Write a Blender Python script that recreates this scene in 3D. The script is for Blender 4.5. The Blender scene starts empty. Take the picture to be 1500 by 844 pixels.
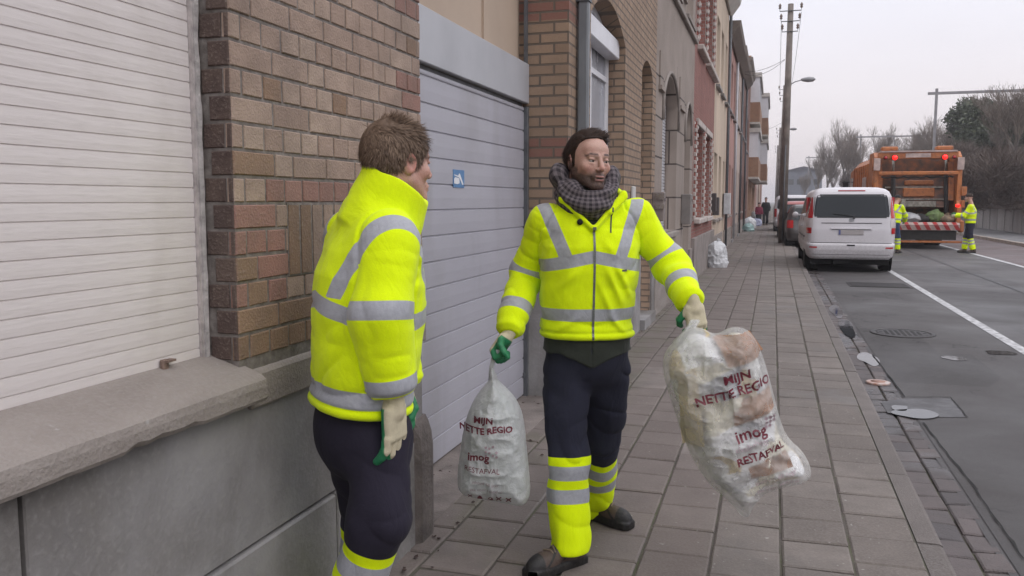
import bpy, bmesh, math, random
import numpy as np
from mathutils import Vector, Matrix, noise as mnoise
from mathutils.bvhtree import BVHTree

random.seed(7)
RNG = np.random.default_rng(11)
R = math.radians
SC = bpy.context.scene
COL = SC.collection

# ------------------------------------------------------------------ camera
EYE = 1.5
PITCH, YAW = R(5.848), R(17.08)
camd = bpy.data.cameras.new('camera')
camd.lens = 29.76
camd.sensor_width = 36
camd.clip_end = 2000
camd.clip_start = 0.05
cam = bpy.data.objects.new('camera', camd)
COL.objects.link(cam)
cam.location = (0, 0, EYE)
cam.rotation_euler = (R(90) - PITCH, 0, YAW)
SC.camera = cam

# ------------------------------------------------------------------ sky, sun, exposure
SUN_EL, SUN_AZ = R(38), R(120)          # azimuth clockwise from +Y (the street axis)
world = bpy.data.worlds.new('World')
SC.world = world
world.use_nodes = True
wn, wl = world.node_tree.nodes, world.node_tree.links
wn.clear()
w_out = wn.new('ShaderNodeOutputWorld')
w_bg = wn.new('ShaderNodeBackground')
w_bg.inputs['Strength'].default_value = 0.12
w_sky = wn.new('ShaderNodeTexSky')
w_sky.sky_type = 'NISHITA'
w_sky.sun_disc = False
w_sky.sun_elevation = SUN_EL
w_sky.sun_rotation = SUN_AZ
w_sky.air_density = 1.0
w_sky.dust_density = 3.0
w_tc = wn.new('ShaderNodeTexCoord')
w_sep = wn.new('ShaderNodeSeparateXYZ')
wl.new(w_tc.outputs['Generated'], w_sep.inputs[0])
w_ramp = wn.new('ShaderNodeValToRGB')      # the cloud layer: pinkish near the horizon, brighter overhead
el = w_ramp.color_ramp.elements
el[0].position = 0.0
el[0].color = (0.83, 0.745, 0.745, 1)
el[1].position = 1.0
el[1].color = (1.0, 1.0, 1.04, 1)
e = el.new(0.12); e.color = (0.85, 0.80, 0.83, 1)
e = el.new(0.28); e.color = (0.83, 0.845, 0.94, 1)
wl.new(w_sep.outputs['Z'], w_ramp.inputs['Fac'])
w_map = wn.new('ShaderNodeMapRange')       # overcast sky: the zenith is brighter than the horizon
w_map.inputs['From Min'].default_value = 0.22
w_map.inputs['From Max'].default_value = 1.0
w_map.inputs['To Min'].default_value = 10.0
w_map.inputs['To Max'].default_value = 19.0
wl.new(w_sep.outputs['Z'], w_map.inputs['Value'])
w_nz = wn.new('ShaderNodeTexNoise')
w_nz.inputs['Scale'].default_value = 2.2
w_nz.inputs['Detail'].default_value = 5
w_mp = wn.new('ShaderNodeMapping')
w_mp.inputs['Scale'].default_value = (1, 1, 4)
wl.new(w_tc.outputs['Generated'], w_mp.inputs['Vector'])
wl.new(w_mp.outputs[0], w_nz.inputs['Vector'])
w_nm = wn.new('ShaderNodeMapRange')
w_nm.inputs['From Min'].default_value = 0.3
w_nm.inputs['From Max'].default_value = 0.7
w_nm.inputs['To Min'].default_value = 0.95
w_nm.inputs['To Max'].default_value = 1.05
wl.new(w_nz.outputs['Fac'], w_nm.inputs['Value'])
w_mu0 = wn.new('ShaderNodeMath'); w_mu0.operation = 'MULTIPLY'
wl.new(w_map.outputs[0], w_mu0.inputs[0]); wl.new(w_nm.outputs[0], w_mu0.inputs[1])
w_mu = wn.new('ShaderNodeVectorMath'); w_mu.operation = 'SCALE'
wl.new(w_ramp.outputs['Color'], w_mu.inputs[0]); wl.new(w_mu0.outputs[0], w_mu.inputs['Scale'])
w_mix = wn.new('ShaderNodeMix'); w_mix.data_type = 'RGBA'
w_mix.inputs['Factor'].default_value = 0.9
wl.new(w_sky.outputs[0], w_mix.inputs['A']); wl.new(w_mu.outputs[0], w_mix.inputs['B'])
wl.new(w_mix.outputs['Result'], w_bg.inputs['Color'])
wl.new(w_bg.outputs[0], w_out.inputs['Surface'])

sund = bpy.data.lights.new('sun', 'SUN')
sund.energy = 0.55
sund.angle = R(25)
sund.color = (1.0, 0.93, 0.88)
sun = bpy.data.objects.new('sun', sund)
COL.objects.link(sun)
sun.rotation_euler = (R(90) - SUN_EL, 0, -SUN_AZ + math.pi)
sun.location = (20, -10, 30)
SC.view_settings.view_transform = 'Standard'
SC.view_settings.look = 'None'
SC.view_settings.gamma = 1
SC.view_settings.exposure = 0.0
SC.view_settings.use_curve_mapping = False
SC.cycles.use_denoising = True
SC.cycles.max_bounces = 6
SC.cycles.transparent_max_bounces = 16
SC.cycles.sample_clamp_indirect = 6

# ------------------------------------------------------------------ real positions from sight lines
CP, SP = math.cos(PITCH), math.sin(PITCH)
FWD = np.array([-math.sin(YAW) * CP, math.cos(YAW) * CP, -SP])
RGT = np.array([math.cos(YAW), math.sin(YAW), 0.0])
UPV = np.cross(RGT, FWD)
FH = np.array([-math.sin(YAW), math.cos(YAW), 0.0])     # horizontal look direction
def sight(x, y):
    return (FWD * 1240. + RGT * (x - 750.) - UPV * (y - 422.)) / 1240.
def Q(x, y, d):
    """world point on sight line (x, y) at horizontal distance d along the look direction"""
    v = sight(x, y)
    return np.array([0, 0, EYE]) + v * (d / (v @ FH))
def G(x, y, z=0.0):
    v = sight(x, y)
    return np.array([0, 0, EYE]) + v * ((z - EYE) / v[2])
def onX(x, y, X):
    v = sight(x, y)
    return np.array([0, 0, EYE]) + v * (X / v[0])
def onY(x, y, Y):
    v = sight(x, y)
    return np.array([0, 0, EYE]) + v * (Y / v[1])

# ------------------------------------------------------------------ materials
def srgb(r, g, b):
    f = lambda c: (c / 255 / 12.92) if c / 255 <= 0.04045 else ((c / 255 + 0.055) / 1.055) ** 2.4
    return (f(r), f(g), f(b), 1)
def C4(c):
    return tuple(c) if len(c) == 4 else (c[0], c[1], c[2], 1)
class NT:
    """small node-graph helper"""
    def __init__(s, name):
        s.m = bpy.data.materials.new(name); s.m.use_nodes = True
        s.n = s.m.node_tree.nodes; s.l = s.m.node_tree.links
        s.b = s.n['Principled BSDF']
        s.out = s.n['Material Output']
        s._tc = None
    def coord(s, which='Object'):
        if s._tc is None: s._tc = s.n.new('ShaderNodeTexCoord')
        return s._tc.outputs[which]
    def mapping(s, vec, scale=(1, 1, 1), loc=(0, 0, 0), rot=(0, 0, 0)):
        n = s.n.new('ShaderNodeMapping'); n.inputs['Scale'].default_value = scale
        n.inputs['Location'].default_value = loc; n.inputs['Rotation'].default_value = rot
        s.l.new(vec, n.inputs['Vector']); return n.outputs[0]
    def noise(s, scale, detail=4, vec=None, rough=0.55, dist=0.0):
        n = s.n.new('ShaderNodeTexNoise'); n.inputs['Scale'].default_value = scale
        n.inputs['Detail'].default_value = detail; n.inputs['Roughness'].default_value = rough
        n.inputs['Distortion'].default_value = dist
        s.l.new(vec if vec is not None else s.coord(), n.inputs['Vector']); return n.outputs['Fac']
    def rng(s, v, a, b, c, d):
        n = s.n.new('ShaderNodeMapRange'); n.clamp = True
        for k, x in zip(('From Min', 'From Max', 'To Min', 'To Max'), (a, b, c, d)): n.inputs[k].default_value = x
        s.l.new(v, n.inputs['Value']); return n.outputs[0]
    def math(s, op, a, b=None):
        n = s.n.new('ShaderNodeMath'); n.operation = op
        for i, x in enumerate((a, b)):
            if x is None: continue
            if isinstance(x, (int, float)): n.inputs[i].default_value = x
            else: s.l.new(x, n.inputs[i])
        return n.outputs[0]
    def mix(s, f, a, b, mode='MIX'):
        n = s.n.new('ShaderNodeMix'); n.data_type = 'RGBA'; n.blend_type = mode
        for k, x in (('Factor', f), ('A', a), ('B', b)):
            if isinstance(x, (int, float)): n.inputs[k].default_value = x if k == 'Factor' else (x, x, x, 1)
            elif isinstance(x, tuple): n.inputs[k].default_value = C4(x)
            else: s.l.new(x, n.inputs[k])
        return n.outputs['Result']
    def attr(s, name, out='Fac'):
        n = s.n.new('ShaderNodeAttribute'); n.attribute_name = name; return n.outputs[out]
    def base(s, c):
        if isinstance(c, tuple): s.b.inputs['Base Color'].default_value = C4(c)
        else: s.l.new(c, s.b.inputs['Base Color'])
    def rough(s, r):
        if isinstance(r, (int, float)): s.b.inputs['Roughness'].default_value = r
        else: s.l.new(r, s.b.inputs['Roughness'])
    def bump(s, h, dist=0.01, strength=1.0, prev=None):
        n = s.n.new('ShaderNodeBump'); n.inputs['Distance'].default_value = dist
        n.inputs['Strength'].default_value = strength
        s.l.new(h, n.inputs['Height'])
        if prev is not None: s.l.new(prev, n.inputs['Normal'])
        s.l.new(n.outputs[0], s.b.inputs['Normal']); return n.outputs[0]
def mul(c, k): return (c[0] * k, c[1] * k, c[2] * k, 1)
def mat(name, col, rough=0.6, var=0.12, scale=6, metal=0.0, bump=0.0, bscale=60, spec=None, coat=0.0, col2=None):
    t = NT(name); col = C4(col)
    f = t.noise(scale, 5)
    c2 = C4(col2) if col2 else mul(col, 1 - 2 * var)
    t.base(t.mix(t.rng(f, 0.3, 0.7, 0, 1), c2, mul(col, 1 + var * 0.5)))
    t.rough(t.rng(t.noise(scale * 2.3, 3), 0.3, 0.7, max(0.02, rough - 0.07), min(1, rough + 0.07)))
    t.b.inputs['Metallic'].default_value = metal
    if spec is not None: t.b.inputs['Specular IOR Level'].default_value = spec
    if coat: t.b.inputs['Coat Weight'].default_value = coat
    if bump: t.bump(t.noise(bscale, 4), bump)
    return t.m

# ------------------------------------------------------------------ objects
def prop(o, label=None, cat=None, group=None, kind=None):
    if label: o['label'] = label
    if cat: o['category'] = cat
    if group: o['group'] = group
    if kind: o['kind'] = kind
    return o
def empty(name, loc=(0, 0, 0), rz=0.0, label=None, cat=None, group=None):
    o = bpy.data.objects.new(name, None); COL.objects.link(o)
    o.location = loc; o.rotation_euler = (0, 0, rz); o.empty_display_size = 0.2
    return prop(o, label, cat, group)
def link(name, me, m, parent=None, world_space=False):
    o = bpy.data.objects.new(name, me); COL.objects.link(o)
    ms = m if isinstance(m, (list, tuple)) else [m]
    for x in ms:
        if x is not None: me.materials.append(x)
    if parent is not None:
        o.parent = parent
        if world_space: o.matrix_parent_inverse = wmat(parent).inverted()
    return o
def wmat(o):
    M = Matrix.LocRotScale(o.location, o.rotation_euler.to_quaternion(), o.scale)
    if o.parent is not None: return wmat(o.parent) @ o.matrix_parent_inverse @ M
    return M
class MB:
    """collects shapes, then builds ONE mesh object"""
    def __init__(s): s.bm = bmesh.new(); s.mi = 0
    def _new(s, verts):
        for v in verts: pass
    def quad(s, pts):
        vs = [s.bm.verts.new(p) for p in pts]
        f = s.bm.faces.new(vs); f.material_index = s.mi; return f
    def box(s, x0, x1, y0, y1, z0, z1, bevel=0.0, M=None, seg=1):
        bm = s.bm
        P = [Vector((x, y, z)) for x in (x0, x1) for y in (y0, y1) for z in (z0, z1)]
        if M is not None: P = [M @ p for p in P]
        v = [bm.verts.new(p) for p in P]
        F = [(0, 1, 3, 2), (4, 6, 7, 5), (0, 4, 5, 1), (2, 3, 7, 6), (0, 2, 6, 4), (1, 5, 7, 3)]
        fs = [bm.faces.new([v[i] for i in f]) for f in F]
        for f in fs: f.material_index = s.mi
        if bevel > 0:
            es = list({e for f in fs for e in f.edges})
            r = bmesh.ops.bevel(bm, geom=es, offset=bevel, segments=seg, affect='EDGES', profile=0.5)
            for f in r['faces']: f.material_index = s.mi
        return s
    def prism(s, poly, a0, a1, axis='x', M=None):
        """extrude a 2-D polygon along an axis; poly in the other two axes' order"""
        def pt(p, a):
            v = {'x': (a, p[0], p[1]), 'y': (p[0], a, p[1]), 'z': (p[0], p[1], a)}[axis]
            v = Vector(v); return M @ v if M is not None else v
        A = [s.bm.verts.new(pt(p, a0)) for p in poly]; B = [s.bm.verts.new(pt(p, a1)) for p in poly]
        n = len(poly)
        fs = [s.bm.faces.new(A[::-1]), s.bm.faces.new(B)]
        for i in range(n):
            fs.append(s.bm.faces.new((A[i], A[(i + 1) % n], B[(i + 1) % n], B[i])))
        for f in fs: f.material_index = s.mi
        return s
    def tube(s, pts, rad, n=8, cap=True, flat=None):
        pts = [Vector(p) for p in pts]
        rads = rad if isinstance(rad, (list, tuple)) else [rad] * len(pts)
        rings = []
        up = Vector((0, 0, 1))
        for i, p in enumerate(pts):
            t = (pts[min(i + 1, len(pts) - 1)] - pts[max(i - 1, 0)]).normalized()
            u = t.cross(up)
            if u.length < 1e-3: u = t.cross(Vector((1, 0, 0)))
            u.normalize(); w = u.cross(t)
            rings.append([s.bm.verts.new(p + (u * math.cos(a) + w * math.sin(a)) * rads[i]) for a in [2 * math.pi * k / n for k in range(n)]])
        for a, b in zip(rings[:-1], rings[1:]):
            for k in range(n):
                f = s.bm.faces.new((a[k], a[(k + 1) % n], b[(k + 1) % n], b[k])); f.material_index = s.mi; f.smooth = n > 5
        if cap:
            for r_ in (rings[0][::-1], rings[-1]):
                f = s.bm.faces.new(r_); f.material_index = s.mi
        return s
    def lathe(s, prof, center, axis='z', n=24, M=None):
        """prof: (radius, height) list"""
        rings = []
        for r_, h_ in prof:
            ring = []
            for k in range(n):
                a = 2 * math.pi * k / n
                c, q = r_ * math.cos(a), r_ * math.sin(a)
                v = {'z': (c, q, h_), 'x': (h_, c, q), 'y': (q, h_, c)}[axis]
                v = Vector(v) + Vector(center)
                if M is not None: v = M @ v
                ring.append(s.bm.verts.new(v))
            rings.append(ring)
        for a, b in zip(rings[:-1], rings[1:]):
            for k in range(n):
                f = s.bm.faces.new((a[k], a[(k + 1) % n], b[(k + 1) % n], b[k])); f.smooth = True; f.material_index = s.mi
        f = s.bm.faces.new(rings[0][::-1]); f.material_index = s.mi
        f = s.bm.faces.new(rings[-1]); f.material_index = s.mi
        return s
    def build(s, name, m, parent=None, smooth=False, recalc=True):
        me = bpy.data.meshes.new(name)
        if recalc: bmesh.ops.recalc_face_normals(s.bm, faces=s.bm.faces)
        s.bm.to_mesh(me); s.bm.free()
        if smooth:
            for p in me.polygons: p.use_smooth = True
        return link(name, me, m, parent)
def bevel_mod(o, w=0.01, seg=2, ang=35):
    b = o.modifiers.new('bevel', 'BEVEL'); b.width = w; b.segments = seg; b.limit_method = 'ANGLE'; b.angle_limit = R(ang)
    return o
def copy_tree(o, parent=None):
    c = o.copy(); COL.objects.link(c)
    if parent is not None:
        c.parent = parent; c.matrix_parent_inverse = o.matrix_parent_inverse.copy()
    for ch in [x for x in KIDS(o)]: copy_tree(ch, c)
    return c
def KIDS(o):
    return [x for x in COL.objects if x.parent == o]
def arch(y0, y1, z0, zs, rise, n=10):
    """opening outline (y, z): flat bottom, segmental arch of given rise above the springing"""
    if rise <= 0: return [(y0, z0), (y1, z0), (y1, zs), (y0, zs)]
    w = (y1 - y0) / 2; c = (y0 + y1) / 2
    rad = (w * w + rise * rise) / (2 * rise); zc = zs + rise - rad
    a0 = math.asin(min(1, w / rad))
    pts = [(y0, z0), (y1, z0)]
    for k in range(n + 1):
        a = a0 - 2 * a0 * k / n
        pts.append((c + rad * math.sin(a), zc + rad * math.cos(a)))
    return pts
def wall_mesh(outer, holes, x_front, thick, name='wall'):
    """solid wall in the (Y, Z) plane with openings; front face towards +X at x_front"""
    cu = bpy.data.curves.new(name, 'CURVE'); cu.dimensions = '2D'; cu.fill_mode = 'BOTH'; cu.extrude = thick / 2
    for poly in [outer] + list(holes):
        sp = cu.splines.new('POLY'); sp.points.add(len(poly) - 1); sp.use_cyclic_u = True
        for p, q in zip(sp.points, poly): p.co = (q[0], q[1], 0, 1)
    ob = bpy.data.objects.new('tmp', cu); COL.objects.link(ob)
    dg = bpy.context.evaluated_depsgraph_get()
    me = bpy.data.meshes.new_from_object(ob.evaluated_get(dg))
    bpy.data.objects.remove(ob); bpy.data.curves.remove(cu)
    for v in me.vertices:
        y, z, t = v.co
        v.co = (x_front - thick / 2 + t, y, z)
    bm = bmesh.new(); bm.from_mesh(me)
    bmesh.ops.remove_doubles(bm, verts=bm.verts, dist=1e-4)
    bmesh.ops.recalc_face_normals(bm, faces=bm.faces); bm.to_mesh(me); bm.free()
    me.name = name
    return me
def text_mesh(s, size, bold=False, spacing=1.0, offset=0.0):
    cu = bpy.data.curves.new('txt', 'FONT'); cu.body = s; cu.size = size; cu.align_x = 'CENTER'; cu.align_y = 'CENTER'
    cu.space_character = spacing; cu.offset = offset; cu.resolution_u = 2; cu.extrude = 0
    ob = bpy.data.objects.new('tmp', cu); COL.objects.link(ob)
    dg = bpy.context.evaluated_depsgraph_get()
    me = bpy.data.meshes.new_from_object(ob.evaluated_get(dg))
    bpy.data.objects.remove(ob); bpy.data.curves.remove(cu)
    return me

# ------------------------------------------------------------------ implicit surfaces (numpy) -> mesh
_lat = RNG.random((64, 64, 64)).astype(np.float32) * 2 - 1
def vnoise(p):
    """smooth value noise in [-1, 1], p (N, 3)"""
    i = np.floor(p).astype(np.int64); f = (p - i).astype(np.float32); f = f * f * (3 - 2 * f)
    i0 = i & 63; i1 = (i + 1) & 63
    def L(a, b, c): return _lat[a, b, c]
    x0, y0, z0 = i0.T; x1, y1, z1 = i1.T; fx, fy, fz = f.T
    c00 = L(x0, y0, z0) * (1 - fx) + L(x1, y0, z0) * fx; c10 = L(x0, y1, z0) * (1 - fx) + L(x1, y1, z0) * fx
    c01 = L(x0, y0, z1) * (1 - fx) + L(x1, y0, z1) * fx; c11 = L(x0, y1, z1) * (1 - fx) + L(x1, y1, z1) * fx
    return (c00 * (1 - fy) + c10 * fy) * (1 - fz) + (c01 * (1 - fy) + c11 * fy) * fz
def fbm(p, o=3):
    r_ = 0; a = 1.0
    for k in range(o):
        r_ = r_ + a * vnoise(p * (2 ** k) + 17.3 * k); a *= 0.5
    return r_
def smin(a, b, k):
    h = np.clip(0.5 + 0.5 * (b - a) / k, 0, 1)
    return b * (1 - h) + a * h - k * h * (1 - h)
def smax(a, b, k): return -smin(-a, -b, k)
def A3(v): return np.asarray(v, dtype=np.float32)
def cone(p, a, b, r1, r2):
    a, b = A3(a), A3(b); ab = b - a
    t = np.clip((p - a) @ ab / max(1e-9, float(ab @ ab)), 0, 1)
    return np.linalg.norm(p - a - t[:, None] * ab, axis=1) - (r1 + (r2 - r1) * t)
def ell(p, c, r, M=None):
    q = p - A3(c)
    if M is not None: q = q @ A3(M)
    r = A3(r)
    k0 = np.linalg.norm(q / r, axis=1); k1 = np.linalg.norm(q / (r * r), axis=1)
    return k0 * (k0 - 1.0) / np.maximum(k1, 1e-6)
def rbox(p, c, h, rad, M=None):
    q = p - A3(c)
    if M is not None: q = q @ A3(M)
    d = np.abs(q) - (A3(h) - rad)
    return np.linalg.norm(np.maximum(d, 0), axis=1) + np.minimum(d.max(axis=1), 0) - rad
def frame(fwd, up):
    """rows-as-columns matrix whose columns are right, forward, up"""
    f = A3(fwd) / np.linalg.norm(fwd); u = A3(up) - f * (A3(up) @ f); u /= np.linalg.norm(u)
    r_ = np.cross(f, u)
    return np.stack([r_, f, u], axis=1)
def sdf_mesh(fn, lo, hi, h, name='m', attrs=None, project=2):
    lo = A3(lo); hi = A3(hi)
    n = np.ceil((hi - lo) / h).astype(int) + 1
    V = np.full(tuple(n), 1.0, np.float32)
    B = 8
    nb = -(-n // B)
    # coarse test per block
    bc = np.stack(np.meshgrid(*[np.arange(k) for k in nb], indexing='ij'), -1).reshape(-1, 3)
    cen = lo + (bc * B + (B - 1) / 2) * h
    fv = fn(cen.astype(np.float32))
    near = np.abs(fv) < (B * h * 0.87 * 1.6 + 0.02)
    for b_, v_ in zip(bc[~near], fv[~near]):
        if v_ < 0:
            s_ = b_ * B; V[s_[0]:s_[0] + B, s_[1]:s_[1] + B, s_[2]:s_[2] + B] = -1.0
    act = bc[near]
    off = np.stack(np.meshgrid(*[np.arange(B)] * 3, indexing='ij'), -1).reshape(-1, 3)
    for k in range(0, len(act), 400):
        ids = (act[k:k + 400][:, None, :] * B + off[None]).reshape(-1, 3)
        ok = np.all(ids < n, axis=1); ids = ids[ok]
        V[ids[:, 0], ids[:, 1], ids[:, 2]] = fn((lo + ids * h).astype(np.float32))
    # surface nets
    S = V < 0
    c = np.zeros(tuple(n - 1), bool); al = np.ones(tuple(n - 1), bool)
    for dx in (0, 1):
        for dy in (0, 1):
            for dz in (0, 1):
                s_ = S[dx:n[0] - 1 + dx, dy:n[1] - 1 + dy, dz:n[2] - 1 + dz]
                c |= s_; al &= s_
    cell = c & ~al
    ci = np.argwhere(cell)
    idx = np.full(tuple(n - 1), -1, np.int64); idx[cell] = np.arange(len(ci))
    acc = np.zeros((len(ci), 3), np.float64); cnt = np.zeros(len(ci))
    E = []
    for ax in range(3):
        o1, o2 = [a for a in range(3) if a != ax]
        for u in (0, 1):
            for w in (0, 1):
                d0 = np.zeros(3, int); d0[o1] = u; d0[o2] = w; d1 = d0.copy(); d1[ax] = 1
                a = V[tuple((ci + d0).T)]; b = V[tuple((ci + d1).T)]
                m_ = (a < 0) != (b < 0)
                t = np.where(m_, a / np.where(m_, a - b, 1), 0)
                P = ci + d0 + 0.0; P[:, ax] += t
                acc[m_] += P[m_]; cnt[m_] += 1
    verts = lo + (acc / cnt[:, None]) * h
    quads = []
    for ax in range(3):
        o1, o2 = [(1, 2), (2, 0), (0, 1)][ax]
        sl0 = [slice(0, None)] * 3; sl1 = [slice(0, None)] * 3
        sl0[ax] = slice(0, n[ax] - 1); sl1[ax] = slice(1, n[ax])
        a = S[tuple(sl0)]; b = S[tuple(sl1)]
        ei = np.argwhere(a != b)
        ei = ei[(ei[:, o1] > 0) & (ei[:, o2] > 0) & (ei[:, o1] < n[o1] - 1) & (ei[:, o2] < n[o2] - 1)]
        if len(ei) == 0: continue
        flip = S[tuple(ei.T)]
        e1 = np.zeros(3, int); e1[o1] = 1; e2 = np.zeros(3, int); e2[o2] = 1
        q = np.stack([idx[tuple((ei - e1 - e2).T)], idx[tuple((ei - e2).T)], idx[tuple(ei.T)], idx[tuple((ei - e1).T)]], 1)
        q[~flip] = q[~flip][:, ::-1]
        quads.append(q)
    F = np.concatenate(quads); F = F[(F >= 0).all(axis=1)]
    P = verts.astype(np.float32)
    for _ in range(project):
        g = np.stack([fn(P + A3(e_) * (h * .3)) - fn(P - A3(e_) * (h * .3)) for e_ in np.eye(3)], 1) / (h * .6)
        f = fn(P); gn = np.maximum((g * g).sum(1), 0.15)
        st = (f / gn)[:, None] * g
        ln = np.linalg.norm(st, axis=1); st *= np.minimum(1, 0.5 * h / np.maximum(ln, 1e-9))[:, None]
        P = P - st
    me = bpy.data.meshes.new(name)
    me.vertices.add(len(P)); me.vertices.foreach_set('co', P.ravel())
    me.loops.add(F.size); me.loops.foreach_set('vertex_index', F.ravel().astype(np.int32))
    me.polygons.add(len(F)); me.polygons.foreach_set('loop_start', (np.arange(len(F)) * 4).astype(np.int32))
    try: me.polygons.foreach_set('loop_total', np.full(len(F), 4, np.int32))
    except Exception: pass
    me.update(calc_edges=True); me.validate()
    me.polygons.foreach_set('use_smooth', np.ones(len(me.polygons), bool))
    if attrs:
        for k, f_ in attrs.items():
            at = me.attributes.new(k, 'FLOAT', 'POINT'); at.data.foreach_set('value', f_(P).astype(np.float32))
    return me
def mesh_bvh(me):
    return BVHTree.FromPolygons([v.co.copy() for v in me.vertices], [list(p.vertices) for p in me.polygons])
HAZE = 0.0013
# ================================================================== THE STREET
RZ = -0.07            # road level (the paving is z = 0)
FX = -1.47            # facade line

# ---- ground sheets
m_soil = mat('ground_soil', (0.09, 0.085, 0.07), 0.95, 0.3, 0.4)
b = MB(); b.quad([(-900, -300, -0.16), (900, -300, -0.16), (900, 1500, -0.16), (-900, 1500, -0.16)])
prop(b.build('ground', m_soil), kind='structure')

def asphalt(name, col, patch=0.25):
    t = NT(name)
    big = t.noise(0.55, 5, dist=0.6); mid = t.noise(5, 5); fine = t.noise(420, 2)
    c = t.mix(t.rng(big, 0.35, 0.65, 0, 1), mul(col, 0.72), mul(col, 1.18))
    c = t.mix(t.rng(mid, 0.3, 0.7, 0, 0.5), c, mul(col, 0.8))
    c = t.mix(t.rng(fine, 0.35, 0.7, 0, 0.55), c, (0.15, 0.14, 0.135))
    # long tyre streaks along the road
    st = t.noise(3.2, 3, vec=t.mapping(t.coord(), (1, 0.03, 1)))
    c = t.mix(t.rng(st, 0.5, 0.75, 0, 0.35), c, mul(col, 1.5))
    vo_ = t.n.new('ShaderNodeTexVoronoi'); vo_.feature = 'DISTANCE_TO_EDGE'; vo_.inputs['Scale'].default_value = .9
    nv = t.n.new('ShaderNodeTexNoise'); nv.inputs['Scale'].default_value = 3; nv.inputs['Detail'].default_value = 6; t.l.new(t.coord(), nv.inputs['Vector'])
    av = t.n.new('ShaderNodeVectorMath'); av.operation = 'MULTIPLY_ADD'; t.l.new(nv.outputs['Color'], av.inputs[0]); av.inputs[1].default_value = (.9, .9, .9); t.l.new(t.coord(), av.inputs[2]); t.l.new(av.outputs[0], vo_.inputs['Vector'])
    ck = t.math('MULTIPLY', t.rng(vo_.outputs['Distance'], .003, .014, 1, 0), t.rng(big, .47, .56, 0, 1)); c = t.mix(ck, c, mul(col, .3))
    v2 = t.n.new('ShaderNodeTexVoronoi'); v2.inputs['Scale'].default_value = .45; v2.distance = 'CHEBYCHEV'; t.l.new(t.mapping(t.coord(), (1.6, .7, 1), (.3, .2, 0)), v2.inputs['Vector']); s2_ = t.n.new('ShaderNodeSeparateColor'); t.l.new(v2.outputs['Color'], s2_.inputs[0])
    c = t.mix(t.rng(s2_.outputs[0], .62, .64, 0, .4), c, mul(col, .62)); c = t.mix(t.rng(s2_.outputs[1], .75, .77, 0, .3), c, mul(col, 1.45))
    t.base(c)
    t.rough(t.rng(big, 0.3, 0.62, 0.42, 0.8))
    t.bump(t.math('ADD', t.math('MULTIPLY', fine, 0.6), t.math('MULTIPLY', mid, 1.2)), 0.006)
    return t.m
m_asph = asphalt('asphalt', C4((0.060, 0.055, 0.058)))
m_lane = asphalt('parking_asphalt', C4((0.043, 0.038, 0.0395)))
m_red = asphalt('red_lane_surface', C4((0.095, 0.062, 0.063)))
def sheet(name, x0, x1, y0, y1, z, m, kind='structure', ny=1):
    b = MB()
    for k in range(ny):
        a, c = y0 + (y1 - y0) * k / ny, y0 + (y1 - y0) * (k + 1) / ny
        b.quad([(x0, a, z), (x1, a, z), (x1, c, z), (x0, c, z)])
    return prop(b.build(name, m), kind=kind)
sheet('road', 1.0, 8.3, -20, 260, RZ, m_asph)
sheet('parking_lane', 1.04, 2.50, -20, 150, RZ + 0.004, m_lane)
sheet('cycle_lane', 5.85, 8.3, -20, 250, RZ + 0.004, m_red)
def paint_mat(name):
    t = NT(name)
    w = t.noise(14, 6); w2 = t.noise(160, 3)
    worn = t.rng(t.math('ADD', t.math('MULTIPLY', w, 0.6), t.math('MULTIPLY', w2, 0.4)), 0.42, 0.58, 1, 0)
    t.base(t.mix(worn, (0.24, 0.235, 0.24), (0.60, 0.60, 0.61))); t.rough(0.7)
    t.bump(w2, 0.003)
    return t.m
m_paint = paint_mat('road_paint')
sheet('lane_marking', 2.50, 2.62, 4, 150, RZ + 0.008, m_paint)
sheet('lane_marking', 5.70, 5.84, 4, 250, RZ + 0.008, m_paint)
# mid lane seam
t = NT('seam_tar'); t.base((0.05, 0.048, 0.05)); t.rough(0.5)
sheet('road_seam', 4.15, 4.19, -20, 200, RZ + 0.008, t.m)

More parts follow.
